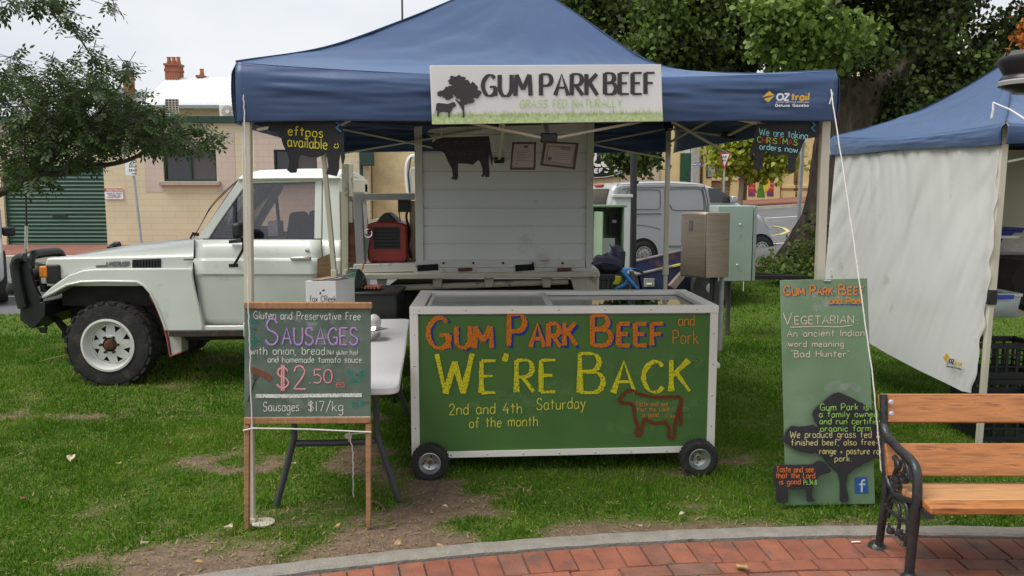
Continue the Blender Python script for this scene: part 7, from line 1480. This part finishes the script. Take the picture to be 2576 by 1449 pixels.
def end(dx):
    m = MB(); o = Vector((dx, 0, 0)); sw_ = lambda P, rad, n=8: m.tube([Vector(q)+o for q in smooth([tuple(bp(*p)) for p in P], 6)], rad, iron, n)
    sw_([(2222, 992), (2225, 1100), (2229, 1190), (2226, 1260), (2218, 1320), (2210, 1375), (2205, 1386)], .020)
    sw_([(2222, 1062), (2232, 1095), (2262, 1131), (2292, 1158), (2306, 1190), (2307, 1260), (2300, 1320), (2292, 1390), (2287, 1449), (2288, 1478)], .022, 10)
    sw_([(2229, 1190), (2240, 1225), (2262, 1250), (2300, 1262)], .014); sw_([(2226, 1265), (2240, 1285), (2275, 1310), (2300, 1318)], .011)
    sw_([(2232, 1280), (2238, 1255), (2256, 1243), (2275, 1260), (2284, 1290), (2284, 1340), (2278, 1372)], .012); sw_([(2234, 1300), (2246, 1262), (2262, 1275), (2262, 1320), (2254, 1345)], .009)
    for (cx_, cy_, rr, n) in ((2266, 1178, 16, 14), (2276, 1200, 11, 12), (2258, 1165, 8, 10), (2270, 1345, 10, 12), (2240, 1330, 8, 10)):
        sw_([(cx_+rr*(1-i/n*.7)*math.cos(i*.8), cy_+rr*(1-i/n*.7)*1.5*math.sin(i*.8)) for i in range(n)], .007, 6)
    sw_([(2250, 1150), (2262, 1170), (2252, 1195), (2258, 1225)], .014); sw_([(2272, 1150), (2284, 1178), (2288, 1205)], .011)
    for px, py, rad in ((2257, 1222, .022), (2240, 1335, .018), (2263, 1340, .016), (2257, 1208, .02)): q = bp(px, py)+o; m.lathe([(0, -.02), (rad, -.012), (rad*1.1, 0), (rad, .012), (0, .02)], q, (0, 0, 1), iron, 12)
    q = bp(2203, 1389)+o; m.lathe([(0, 0), (.045, 0), (.04, .014), (.022, .03), (0, .03)], Vector((q.x, q.y-.01, .004)), (0, 0, 1), iron, 16); q = bp(2288, 1478)+o; m.lathe([(0, 0), (.045, 0), (.04, .014), (.022, .03), (0, .03)], Vector((q.x, q.y, .004)), (0, 0, 1), iron, 16)
    m.bar(Vector((BX+.02+dx, 3.46, .35)), Vector((BX+.02+dx, 3.87, .32)), .03, .03, iron); m.build('iron_end', r, ang=50)
end(.0); end(BE-BX-.06)

# ================= cabinets, bollard post, van, trailer, crates behind the stall
stl = M('stainless', (.42, .345, .28), .30, metal=.85, var=.1, scale=4, stretch=(1, 1, 18), bump=.03)  # brown of the reflected brick is put into the steel's base colour
stl2 = stl
def oriented_box(mb, c, dx, dy, h, ang, mat):
    mb.box(c+Vector((0, 0, h/2)), (dx, dy, h), mat, Matrix.Rotation(ang, 3, 'Z'))
def cabinet_pts(pl, pm, pr, Ym, w1, w2, ztop, zbot): pass
Yc = 8.9; e = at(1777, 610, Yc); zt_, zb_ = at(1777, 535, Yc).z, at(1777, 700, Yc).z
lft = Vector((at(1713, 600, Yc+.26).x, Yc+.26, 0)); rgt = Vector((at(1836, 600, Yc+.10).x, Yc+.10, 0)); em = Vector((e.x, Yc, 0)); bk = lft+rgt-em
r = thing('steel_cabinet', 'stainless steel electrical cabinet on dark posts behind the freezer', 'cabinet', (bk.lerp(em, .5).x, bk.lerp(em, .5).y, T(2.3, Yc)))
m = MB(); m.prism([p+Vector((0, 0, zb_)) for p in (lft, em, rgt, bk)], (0, 0, zt_-zb_), stl); m.build('body', r, .006)
n1 = (em-lft).normalized(); nn = Vector((n1.y, -n1.x, 0))
m = MB(); m.prism([lft+n1*.012+Vector((0, 0, zb_+.012)), em-n1*.008+Vector((0, 0, zb_+.012)), em-n1*.008+Vector((0, 0, zt_-.012)), lft+n1*.012+Vector((0, 0, zt_-.012))], nn*.016, stl); dr_ = m.build('door', r, .004)
m = MB(); q = lft+n1*.03+nn*.018+Vector((0, 0, zb_+(zt_-zb_)*.42)); m.box(q, (.02, .02, .05), chrome); m.build('lock', dr_)
m = MB(); q = lft.lerp(em, .42)+nn*.0175+Vector((0, 0, zt_-.15)); m.prism([q-n1*.025+Vector((0, 0, -.06)), q+n1*.025+Vector((0, 0, -.06)), q+n1*.025+Vector((0, 0, .06)), q-n1*.025+Vector((0, 0, .06))], nn*.002, M('plate_dark', (.10, .09, .08), .5, var=.5, scale=60)); m.build('label_plate', dr_)
m = MB()
for px in (1790, 1800, 1816): q = at(px, 700, 9.05); m.tube([(q.x, 9.05, -.1), (q.x, 9.05, zb_+.02)], .027 if px > 1795 else .02, M('post_dark', (.07, .07, .065), .6) if px < 1810 else gal, 10)
m.build('post', r)
pgn = M('cabinet_green', (.33, .42, .36), .55, var=.07, scale=3, dirt=((.2, .17, .12), .06, 8))
Yc = 9.75; em = Vector((at(1804, 600, Yc).x, Yc, 0)); zt_, zb_ = at(1804, 518, Yc).z, at(1804, 708, Yc).z
rgt = Vector((at(1893, 600, Yc+.05).x, Yc+.05, 0)); lft = Vector((at(1783, 600, Yc+.5).x, Yc+.5, 0)); bk = lft+rgt-em
r = thing('green_cabinet', 'pale green metal electrical cabinet behind the stainless one', 'cabinet', ((em+bk).x/2, (em+bk).y/2, T(2.6, 9.9)))
m = MB(); m.prism([p+Vector((0, 0, zb_)) for p in (lft, em, rgt, bk)], (0, 0, zt_-zb_), pgn); bd_ = m.build('body', r, .006)
m = MB(); d_ = (rgt-em).normalized(); m.prism([rgt+d_*.012+Vector((0, 0, zb_)), rgt+d_*.055+Vector((0, .02, zb_)), rgt+d_*.055+Vector((0, .5, zb_)), rgt+d_*.012+Vector((0, .48, zb_))], (0, 0, zt_-zb_), pgn); m.build('door', r, .004)
m = MB(); u = (lft-em).normalized()
for f in (.12, .4): m.lathe([(0, 0), (.018, 0), (.018, .008), (0, .01)], em+u*f+Vector((0, 0, zt_-.09))+Vector((-.01, 0, 0)), (-1, 0, 0), blackp, 12)
for x_, z_ in ((.28, zt_-.22), (.26, zb_+.2)): m.lathe([(0, .012), (.012, .008), (.012, 0), (0, 0)], em+d_*x_+Vector((0, -.002, z_)), (0, -1, 0), wht, 10)
m.build('fittings', r)
m = MB(); q = em.lerp(bk, .5); m.tube([(q.x, q.y, -.1), (q.x, q.y, zb_+.02)], .03, M('post_dark', (.07, .07, .065), .6), 10); q = at(1872, 708, Yc); m.tube([(q.x, Yc+.02, zb_), (q.x, Yc+.02, zb_-.12)], .004, wht, 6); m.build('post', r)
# open meter cabinet
Yc = 11.2; gcm = M('meter_green', (.13, .20, .12), .55, var=.12, scale=4); X0, X1 = at(1497, 600, Yc).x, at(1567, 600, Yc).x; zt_ = at(1530, 521, Yc).z; zb_ = T(X1, Yc)
r = thing('meter_cabinet', 'green meter cabinet standing with its door open beside the cool box', 'cabinet', ((X0+X1)/2, Yc+.2, zb_))
X0 -= .1
m = MB(); m.box(((X0+X1)/2, Yc+.42, (zt_+zb_)/2), (X1-X0, .02, zt_-zb_), gcm); m.box((X0, Yc+.2, (zt_+zb_)/2), (.02, .44, zt_-zb_), gcm); m.box((X1, Yc+.2, (zt_+zb_)/2), (.02, .44, zt_-zb_), gcm); m.box(((X0+X1)/2, Yc+.2, zb_+.12), (X1-X0-.03, .42, .24), gcm); m.build('casing', r)
m = MB(); m.box(((X0+X1)/2, Yc+.2, zt_+.012), (X1-X0+.08, .52, .03), gcm); m.build('roof', r, .006)
m = MB(); a, b = Vector((at(1496, 600, Yc).x, Yc-.0, 0)), Vector((at(1517, 600, Yc-.32).x, Yc-.32, 0)); m.prism([a+Vector((0, 0, zb_+.1)), b+Vector((0, 0, zb_+.1)), b+Vector((0, 0, zt_-.06)), a+Vector((0, 0, zt_-.06))], (-.02, 0, 0), M('meter_door', (.26, .36, .24), .5, var=.06)); d_ = m.build('door', r, .004)
m = MB(); q = a.lerp(b, .6)+Vector((.004, 0, 0)); m.bar(q+Vector((.005, 0, zt_-.42)), q+Vector((.005, 0, zt_-.58)), .02, .08, blackp); m.bar(q+Vector((.01, 0, zb_+.42)), q+Vector((.01, 0, zb_+.50)), .03, .03, chrome); m.build('handle', d_)
m = MB(); m.box((at(1545, 560, Yc+.3).x, Yc+.34, at(1545, 565, Yc+.3).z), (.16, .12, .25), blackp); m.box((at(1546, 557, Yc+.25).x, Yc+.27, at(1546, 557, Yc+.25).z), (.06, .01, .04), wht); m.build('meter', r)
m = MB(); q = at(1532, 630, Yc+.1); m.box((q.x-.02, Yc+.12, q.z), (.20, .02, .34), M('switch_grey', (.50, .52, .52), .5)); m.build('switchboard', r)
Yc = 12.6; X0, X1 = at(1544, 600, Yc).x, at(1584, 600, Yc).x; zt_ = at(1565, 493, Yc).z
r = thing('grey_pillar_box', 'pale grey tapered service box behind the green meter cabinet', 'cabinet', ((X0+X1)/2, Yc, T(X0, Yc)))
m = MB(); m.box(((X0+X1)/2, Yc+.1, zt_/2), (X1-X0, .3, zt_), M('box_pale', (.50, .53, .51), .6, var=.05)); m.build('body', r, .01); m = MB(); m.box(((X0+X1)/2, Yc+.1, zt_), (X1-X0+.06, .36, .05), M('box_pale', (.50, .53, .51), .6)); m.build('lid', r, .008)
Yp = 13.2; q0, q1 = at(1592, 690, Yp), at(1594, 340, Yp)
m = MB(); m.tube([(q0.x, Yp, -.1), (q1.x, Yp, 3.6)], .055, M('post_black', (.018, .018, .018), .45), 14); m.tube([(q0.x, Yp, T(q0.x, Yp)-.02), (q0.x, Yp, T(q0.x, Yp)+.08)], .085, M('post_black', (.018, .018, .018), .45), 14); m.lathe([(.055, 0), (.10, .02), (.16, .30), (.10, .36), (0, .46)], (q1.x, Yp, 3.6), (0, 0, 1), M('post_black', (.018, .018, .018), .45), 14); m.build('lamp_post', label='slim black lamp post between the open cabinet and the van', cat='lamp post')
m = MB(); q = at(2006, 600, 19); m.tube([(q.x, 19, T(q.x, 19)-.1), (q.x+.05, 19, 3.6)], .045, gal, 10); m.build('sign_post', label='plain grey metal post by the tree trunk at the kerb', cat='post')
# van
vP = Vector((3.25, 20.2, 0)); vd = Vector((.95, .312, 0)).normalized(); vn_ = Vector((vd.y, -vd.x, 0)); VZ = T(3.4, 20.2)
VP = lambda px, py, o=0: onpl(px, py, vP+vn_*o, vn_)
VQ = lambda x, y, o=0: VP(1478+.2197*x, 345.9+.2197*y, o)
r = thing('parked_van', 'silver delivery van parked at the kerb behind the cabinets', 'van', (4.9, 21.5, VZ)); van = r
silver = M('van_silver', (.47, .48, .49), .32, metal=.25, var=.04, scale=2, coat=.4); line = M('van_seam', (.10, .10, .11), .5)
prof = [(255, 1180), (248, 800), (262, 700), (285, 610), (310, 560), (345, 538), (420, 522), (640, 505), (900, 500), (1150, 508), (1340, 530), (1470, 578), (1600, 655), (1720, 738), (1800, 785), (1950, 868), (2050, 925), (2100, 990), (2128, 1080), (2136, 1180), (2125, 1270), (2080, 1330), (1500, 1395), (900, 1450), (330, 1480), (262, 1460)]
P = [VQ(*p) for p in prof]; m = MB(); m.prism(P, -vn_*1.85, silver); m.build('body', r, .13, 4, ang=30)
for f in (0, 1):
    for px, py, nm in ((1617, 641, 'rear'), (1913, 628, 'front')):
        c = VP(px, py, .0); c = Vector((c.x, c.y, c.z)); c -= vn_*(1.85 if f else 0); ax = vn_*(-1 if f else 1); R_ = .335
        m = MB(); m.lathe([(0, .004), (.42, .004), (.42, -.1)], c+ax*.006, ax, M('arch_black', (.008, .008, .008), .9), 32); m.build('wheel_arch', r)
        m = MB(); m.lathe([(.2, -.1), (.30, -.1), (R_, -.06), (R_, .0), (.325, .025), (.28, .04), (.22, .03), (.21, .02)], c+ax*.02, ax, rubber, 36); ty = m.build('wheel', r)
        m = MB(); m.lathe([(.215, .045), (.20, .05), (.17, .04), (.12, .055), (.05, .06), (0, .06)], c+ax*.02, ax, M('hubcap', (.34, .33, .31), .45, metal=.5, var=.15, scale=12), 30, False)
        u = ax.orthogonal().normalized(); v = ax.cross(u)
        for k in range(14): a = k*.449; m.lathe([(0, 0), (.017, 0), (.017, .004), (0, .005)], c+ax*.066+(u*math.cos(a)+v*math.sin(a))*.178, ax, under, 8)
        for k in range(5): a = k*1.257; m.lathe([(0, 0), (.016, 0), (.016, .006), (0, .007)], c+ax*.078+(u*math.cos(a)+v*math.sin(a))*.07, ax, under, 8)
        m.build('rim', ty)
vg = M('van_glass', (.035, .04, .045), .08, var=.2, spec=.8)
m = MB(); m.prism([VQ(*p, .012) for p in ((1384, 580), (1420, 578), (1480, 590), (1540, 618), (1600, 655), (1660, 700), (1715, 742), (1560, 748), (1412, 746), (1395, 660))], -vn_*.02, vg); m.build('side_window', r)
m = MB(); q = VQ(1672, 710, .16); m.box(q, (.14, .2, .18), silver); m.build('wing_mirror', r, .03)
def seam_(P, k=5, rad=.010, close=False, nm='seam'):
    m = MB(); m.tube([VQ(x, y, .006) for x, y in smooth(P, k)], rad, line, 5); m.build(nm, r)
def rr_rect(x0, y0, x1, y1, q): return [(x0+q, y0), ((x0+x1)/2, y0-4), (x1-q, y0), (x1, y0+q), (x1, (y0+y1)/2), (x1, y1-q), (x1-q, y1), ((x0+x1)/2, y1), (x0+q, y1), (x0, y1-q), (x0, (y0+y1)/2), (x0, y0+q), (x0+q, y0)]
seam_(rr_rect(450, 602, 832, 822, 30)); seam_([(905, 620), (930, 595), (1100, 588), (1290, 592), (1310, 620), (1330, 720), (1338, 835)]); seam_([(905, 620), (915, 720), (960, 800), (1000, 832), (1338, 835)])
seam_([(400, 590), (520, 576), (840, 570), (1290, 568), (1320, 600), (1350, 740), (1362, 850)]); seam_([(1335, 545), (1360, 650), (1378, 760), (1380, 1000), (1370, 1300)]); seam_([(885, 590), (884, 900), (882, 1290)], 4, .012); seam_([(455, 878), (640, 876), (840, 873)], 4, .014); seam_([(330, 545), (600, 530), (900, 525), (1330, 545)], 4, .008)
seam_([(410, 1000), (560, 1000), (700, 1015), (830, 1050)], 4, .008); 
m = MB(); m.prism([VQ(*p, .01) for p in ((885, 1235), (1340, 1235), (1340, 1262), (885, 1262))], -vn_*.02, M('van_trim', (.2, .2, .2), .6)); m.build('side_moulding', r)
ra = VQ(262, 700); 
bz = lambda s, px, py: onpl(px, py, VQ(256, 800)-vd*.03, -vd)
m = MB(); m.grid([[VQ(x, y)-vd*.025-vn_*(.2+1.45*i/6) for i in range(7)] for x, y in ((248, 800), (255, 750), (262, 700), (273, 655), (285, 610), (298, 585))], vg); m.build('rear_window', r, .0)
m = MB(); q = VQ(318, 545)-vn_*.9-vd*.03; m.bar(q-vn_*.25, q+vn_*.25, .06, .05, M('lamp_red', (.45, .02, .02), .3)); m.build('brake_light', r)
m = MB(); m.prism([VQ(*p, .01) for p in ((2000, 905), (2060, 940), (2100, 1000), (2112, 1060), (2080, 1050), (2040, 990))], -vn_*.12, M('lamp_clear', (.6, .62, .63), .15)); m.build('headlight', r)
m = MB(); q = VQ(1300, 525)-vn_*.5; m.tube([q, q-vd*.2+Vector((0, 0, .42))], .008, blackp, 5); m.build('aerial', r)
# box trailer
tA = at(1603, 690, 12.4); ud = Vector((.975, 0, .222)).normalized(); wd = Vector((0, 1.8, 0)); up = Vector((-ud.z, 0, ud.x)); LT = 1.75; HT = .42
tb_ = M('trailer_blue', (.018, .026, .075), .55, var=.3, scale=4, dirt=((.13, .055, .025), .22, 3)); tin = M('trailer_inside', (.022, .03, .085), .6, var=.4, scale=3, dirt=((.17, .075, .035), .42, 2.2)); tred = M('trailer_rim', (.26, .22, .21), .6, var=.3)
r = thing('box_trailer', 'rusty dark blue box trailer tilted up in front of the van', 'trailer', (tA.x+1, 13.3, T(2.8, 13.2)))
m = MB()
for o in (Vector(), wd): m.prism([tA+o, tA+o+ud*LT, tA+o+ud*LT-up*HT, tA+o-up*HT], (0, .03, 0), tin if o.y else tb_)
m.prism([tA-up*HT, tA+wd-up*HT, tA+wd-up*HT+ud*LT, tA-up*HT+ud*LT], up*.02, tin); m.prism([tA+ud*LT, tA+ud*LT+wd, tA+ud*LT+wd-up*HT, tA+ud*LT-up*HT], ud*.03, tin); m.prism([tA-up*.02, tA+wd-up*.02, tA+wd-up*HT, tA-up*HT], ud*.03, tb_); m.build('tray', r)
m = MB(); m.tube([tA, tA+ud*LT, tA+ud*LT+wd, tA+wd, tA], .022, tred, 8); m.build('rim', r)
m = MB(); q = tA+ud*LT-up*HT+wd*.5; m.bar(q-wd*.3-ud*.3, q+ud*1.0-up*.35, .06, .06, under); m.bar(q+wd*.3-ud*.3, q+ud*1.0-up*.35, .06, .06, under); m.build('drawbar', r)
c = at(1784, 722, 12.36); Rt = c.z-T(c.x, 12.3)+.01
for s in (0, 1):
    cc_ = Vector((c.x, 12.30 if not s else 14.3, c.z)); ax = Vector((0, -1 if not s else 1, 0)); m = MB(); m.lathe([(Rt*.55, -.09), (Rt*.9, -.085), (Rt, -.05), (Rt, .05), (Rt*.9, .085), (Rt*.6, .07)], cc_, ax, rubber, 32); ty = m.build('wheel', r); m = MB(); m.lathe([(Rt*.62, .06), (Rt*.55, .05), (Rt*.5, .02), (Rt*.32, .03), (Rt*.25, .07), (0, .08)], cc_, ax, M('rim_grey', (.33, .31, .28), .5, metal=.4, var=.2, scale=9), 28, False)
    for k in range(8): a = k*.785; m.lathe([(0, 0), (.022, 0), (.022, .006), (0, .007)], cc_+ax*.028+Vector((math.cos(a), 0, math.sin(a)))*Rt*.42, ax, under, 8)
    m.build('rim', ty)
m = MB(); G0, G1, G2, G3 = at(1684, 720, 12.25), at(1716, 683, 12.25), at(1732, 687, 12.25), at(1698, 729, 12.25); m.prism([G0, G1, G2, G3], (0, .3, 0), M('guard_brown', (.22, .17, .14), .6, var=.2)); m.build('mudguard', r, .004)
m = MB(); q = at(1633, 711, 12.36); m.box(q, (.16, .03, .13), M('plate_grey', (.30, .31, .28), .5, var=.2, scale=9)); m.box(q+Vector((0, -.02, -.02)), (.08, .01, .03), wht); m.build('lamp_plate', r, .01)
m = MB(); m.prism([at(1690, 668, 12.35), at(1710, 664, 12.35), at(1711, 668, 12.35), at(1692, 672, 12.35)], (0, .05, 0), M('strap_yellow', (.6, .55, .05), .6)); m.build('strap', label='yellow strap end lying over the trailer rim', cat='strap')
# crates of gear by the truck tail
gx0, gx1 = at(1505, 700, 9.2).x, at(1580, 700, 9.2).x; gz1 = at(1540, 688, 9.2).z
cg = M('crate_grey', (.045, .045, .048), .55, var=.2)
st_ = thing('gear_stand', 'low dark stand carrying the grey crate behind the truck tail', 'stand', ((gx0+gx1)/2, 9.3, T(1.3, 9.3)))
m = MB(); zst = gz1-.31; m.box(((gx0+gx1)/2, 9.28, zst-.02), (gx1-gx0+.1, .5, .03), under)
for x in (gx0+.02, gx1-.02):
    for y in (9.1, 9.46): m.box((x, y, (zst-.03)/2), (.03, .03, zst-.03), under)
m.build('frame', st_)
crate('gear_crate', 'grey plastic crate full of straps behind the truck tail', gx0, gx1, 9.1, 9.46, zst, .31, cg)
navy = M('tarp_navy', (.022, .020, .045), .7, var=.25, scale=8)
c = at(1535, 665, 9.35); rows = []
for i in range(11):
    rows.append([Vector((c.x-.03+(.17+.05*float(fbm([i*.8], [j*.7], 2)[0]))*math.cos(j*.45)*math.sin(.25+i*.27)+.04*math.sin(j*2.3), 9.32+.13*math.sin(j*.45)*math.sin(.25+i*.27), c.z+.06-.024*i+.12*float(fbm([i*1.7+5], [j*1.3], 2)[0])+(.11 if j in (0, 1, 13) and i < 5 else 0))) for j in range(14)])
m = MB(); m.grid(rows, navy, True); m.poly(rows[0], navy); m.build('folded_tarp', label='crumpled navy tarpaulin heaped on the grey gear crate', cat='tarpaulin', ang=20)
sbl = M('strap_blue', (.03, .22, .55), .5, var=.15, scale=20)
def strapm(P, w_, lab, mat):
    m = MB(); Q = [Vector(q) for q in smooth([tuple(at(x, y, Y)) for x, y, Y in P], 5)]; rows = [[q+Vector((-w_/2, 0, .006)), q+Vector((w_/2, 0, -.006))] for q in Q]; m.grid(rows, mat); return m.build('strap', label=lab, cat='strap', solid=.004)
strapm([(1617, 688, 9.3), (1600, 676, 9.15), (1578, 676, 9.05), (1570, 684, 9.02), (1578, 697, 9.01), (1590, 712, 9.0), (1603, 727, 9.0)], .065, 'wide bright blue strap looped over the side of the gear crate', sbl)
strapm([(1549, 727, 9.06), (1560, 722, 9.06), (1575, 714, 9.07), (1582, 704, 9.08)], .06, 'second blue strap coiled low against the gear crate', sbl)
strapm([(1548, 716, 9.08), (1554, 706, 9.08), (1556, 694, 9.09)], .07, 'yellow strap bundled inside the gear crate', M('strap_yellow', (.6, .55, .05), .6))
m = MB(); m.box(at(1532, 645, 10.5), (.02, .02, .02), under)
# car at the left edge of the frame
cE = at(9, 740, 12.9); r = thing('parked_car', 'pale car cut off by the left edge of the photo', 'car', (cE.x-2.1, 13.8, 0))
cX = cE.x; r.location = (cX, 12.95, 0); cp = M('car_pearl', (.5, .52, .52), .3, var=.03, coat=.5)
m = MB(); prof = [(.02, .35), (.02, .62), (-.04, .86), (-.25, .98), (-1.05, 1.08), (-1.85, 1.55), (-3.2, 1.58), (-4.0, 1.1), (-4.3, .95), (-4.32, .4)]
m.prism([(cX+x-.02, 12.95, z) for x, z in prof], (0, -1.75, 0), cp); m.build('body', r, .10, 3)
m = MB(); m.prism([(cX+x, 12.94, z) for x, z in ((-1.2, 1.08), (-1.88, 1.48), (-3.15, 1.5), (-3.7, 1.12))], (0, .02, 0), vg); m.build('side_window', r)
for x in (-.42, -3.4):
    for y, s in ((12.95, 1), (11.2, -1)):
        c = Vector((cX+x, y, .34)); ax = Vector((0, s, 0)); m = MB(); m.lathe([(.2, -.18), (.30, -.18), (.345, -.12), (.345, 0), (.33, .03), (.24, .04), (.2, .02)], c, ax, rubber, 32); ty = m.build('wheel', r); m = MB(); m.lathe([(.22, .035), (.15, .03), (0, .045)], c, ax, M('hubcap', (.34, .33, .31), .45), 24); m.build('rim', ty)
m = MB(); m.box((cX-1.5, 13.06, 1.12), (.12, .2, .16), blackp); m.build('wing_mirror', r, .03)
m = MB(); m.box((cX-.05, 12.7, .72), (.1, .3, .14), M('lamp_clear', (.6, .62, .63), .15)); m.build('headlight', r, .02)
r.rotation_euler.z = math.radians(-58)

# ================= litter on the lawn and paving
dl = [M('dry_leaf_%s' % n, c, .8, var=.25, scale=30) for n, c in (('tan', (.36, .24, .10)), ('brown', (.22, .09, .04)), ('pale', (.48, .40, .28)))]
sp2 = [(180, 1168, 2, 1.2), (425, 1130, 1, .8), (60, 1270, 1, .7), (575, 1345, 2, 1), (365, 1385, 2, .7), (500, 1435, 0, .7), (1835, 845, 0, 1.6), (1848, 813, 0, 1.2), (1110, 1385, 0, .9), (1000, 1387, 0, .8), (1865, 1437, 0, 1.1), (1715, 1310, 2, .6), (1120, 1290, 2, .5), (1610, 1340, 2, .5), (740, 1180, 2, .6), (300, 1180, 0, .6), (850, 1340, 0, .6), (1520, 1180, 0, .5), (2060, 1275, 0, .6), (1330, 1250, 0, .5)]
for i, (px, py, k, s) in enumerate(sp2):
    p = G(px, py); z = .035 if p.y > yk(p.x) else .012; a = random.random()*6.28; l = .04*s; m = MB(); u = Vector((math.cos(a), math.sin(a), 0)); v = Vector((-u.y, u.x, 0)); c = p+Vector((0, 0, z))
    R_ = [[c+u*l*(t-.5)*1.6+v*l*w_*math.sin(math.pi*max(.04, min(.96, t)))*.55+Vector((0, 0, .35*l*(w_*w_)+.2*l*math.sin(t*5+i))) for w_ in (-1, -.4, .4, 1)] for t in (0, .2, .4, .6, .8, 1)]
    m.grid(R_, dl[k]); m.build('fallen_leaf', label='small curled dry leaf lying on the ground', cat='leaf', group='fallen leaves on the lawn and paving', solid=.001)
m = MB(); p = G(2152, 1369); m.tube([p+Vector((-.02, 0, .012)), p+Vector((.025, .004, .012))], .004, wht, 8); m.build('cigarette_butt', label='white cigarette butt on the bricks under the bench', cat='litter')
m = MB(); P = [G(*q)+Vector((0, 0, .012)) for q in ((935, 1266), (950, 1270), (963, 1280), (972, 1292))]; m.tube(P, [.008, .010, .008, .004], M('root_brown', (.12, .07, .045), .9), 8); m.build('twig', label='thick brown twig beside the right chalkboard leg', cat='twig')
m = MB(); P = [G(*q)+Vector((0, 0, .035)) for q in ((100, 918), (120, 912), (150, 905), (180, 896))]; m.tube(P, .004, M('straw', (.5, .4, .2), .9), 5); m.build('twig', label='long thin straw on the grass before the truck wheel', cat='twig')
m = MB(); P = [G(*q)+Vector((0, 0, .01)) for q in ((1730, 1363), (1765, 1357)) ]; m.tube(P, .004, M('root_brown', (.12, .07, .045), .9), 5); m.build('twig', label='short dark stick lying against the kerb edging', cat='twig')
for px, py in ((2006, 1160),): pass
bpy.context.view_layer.update()
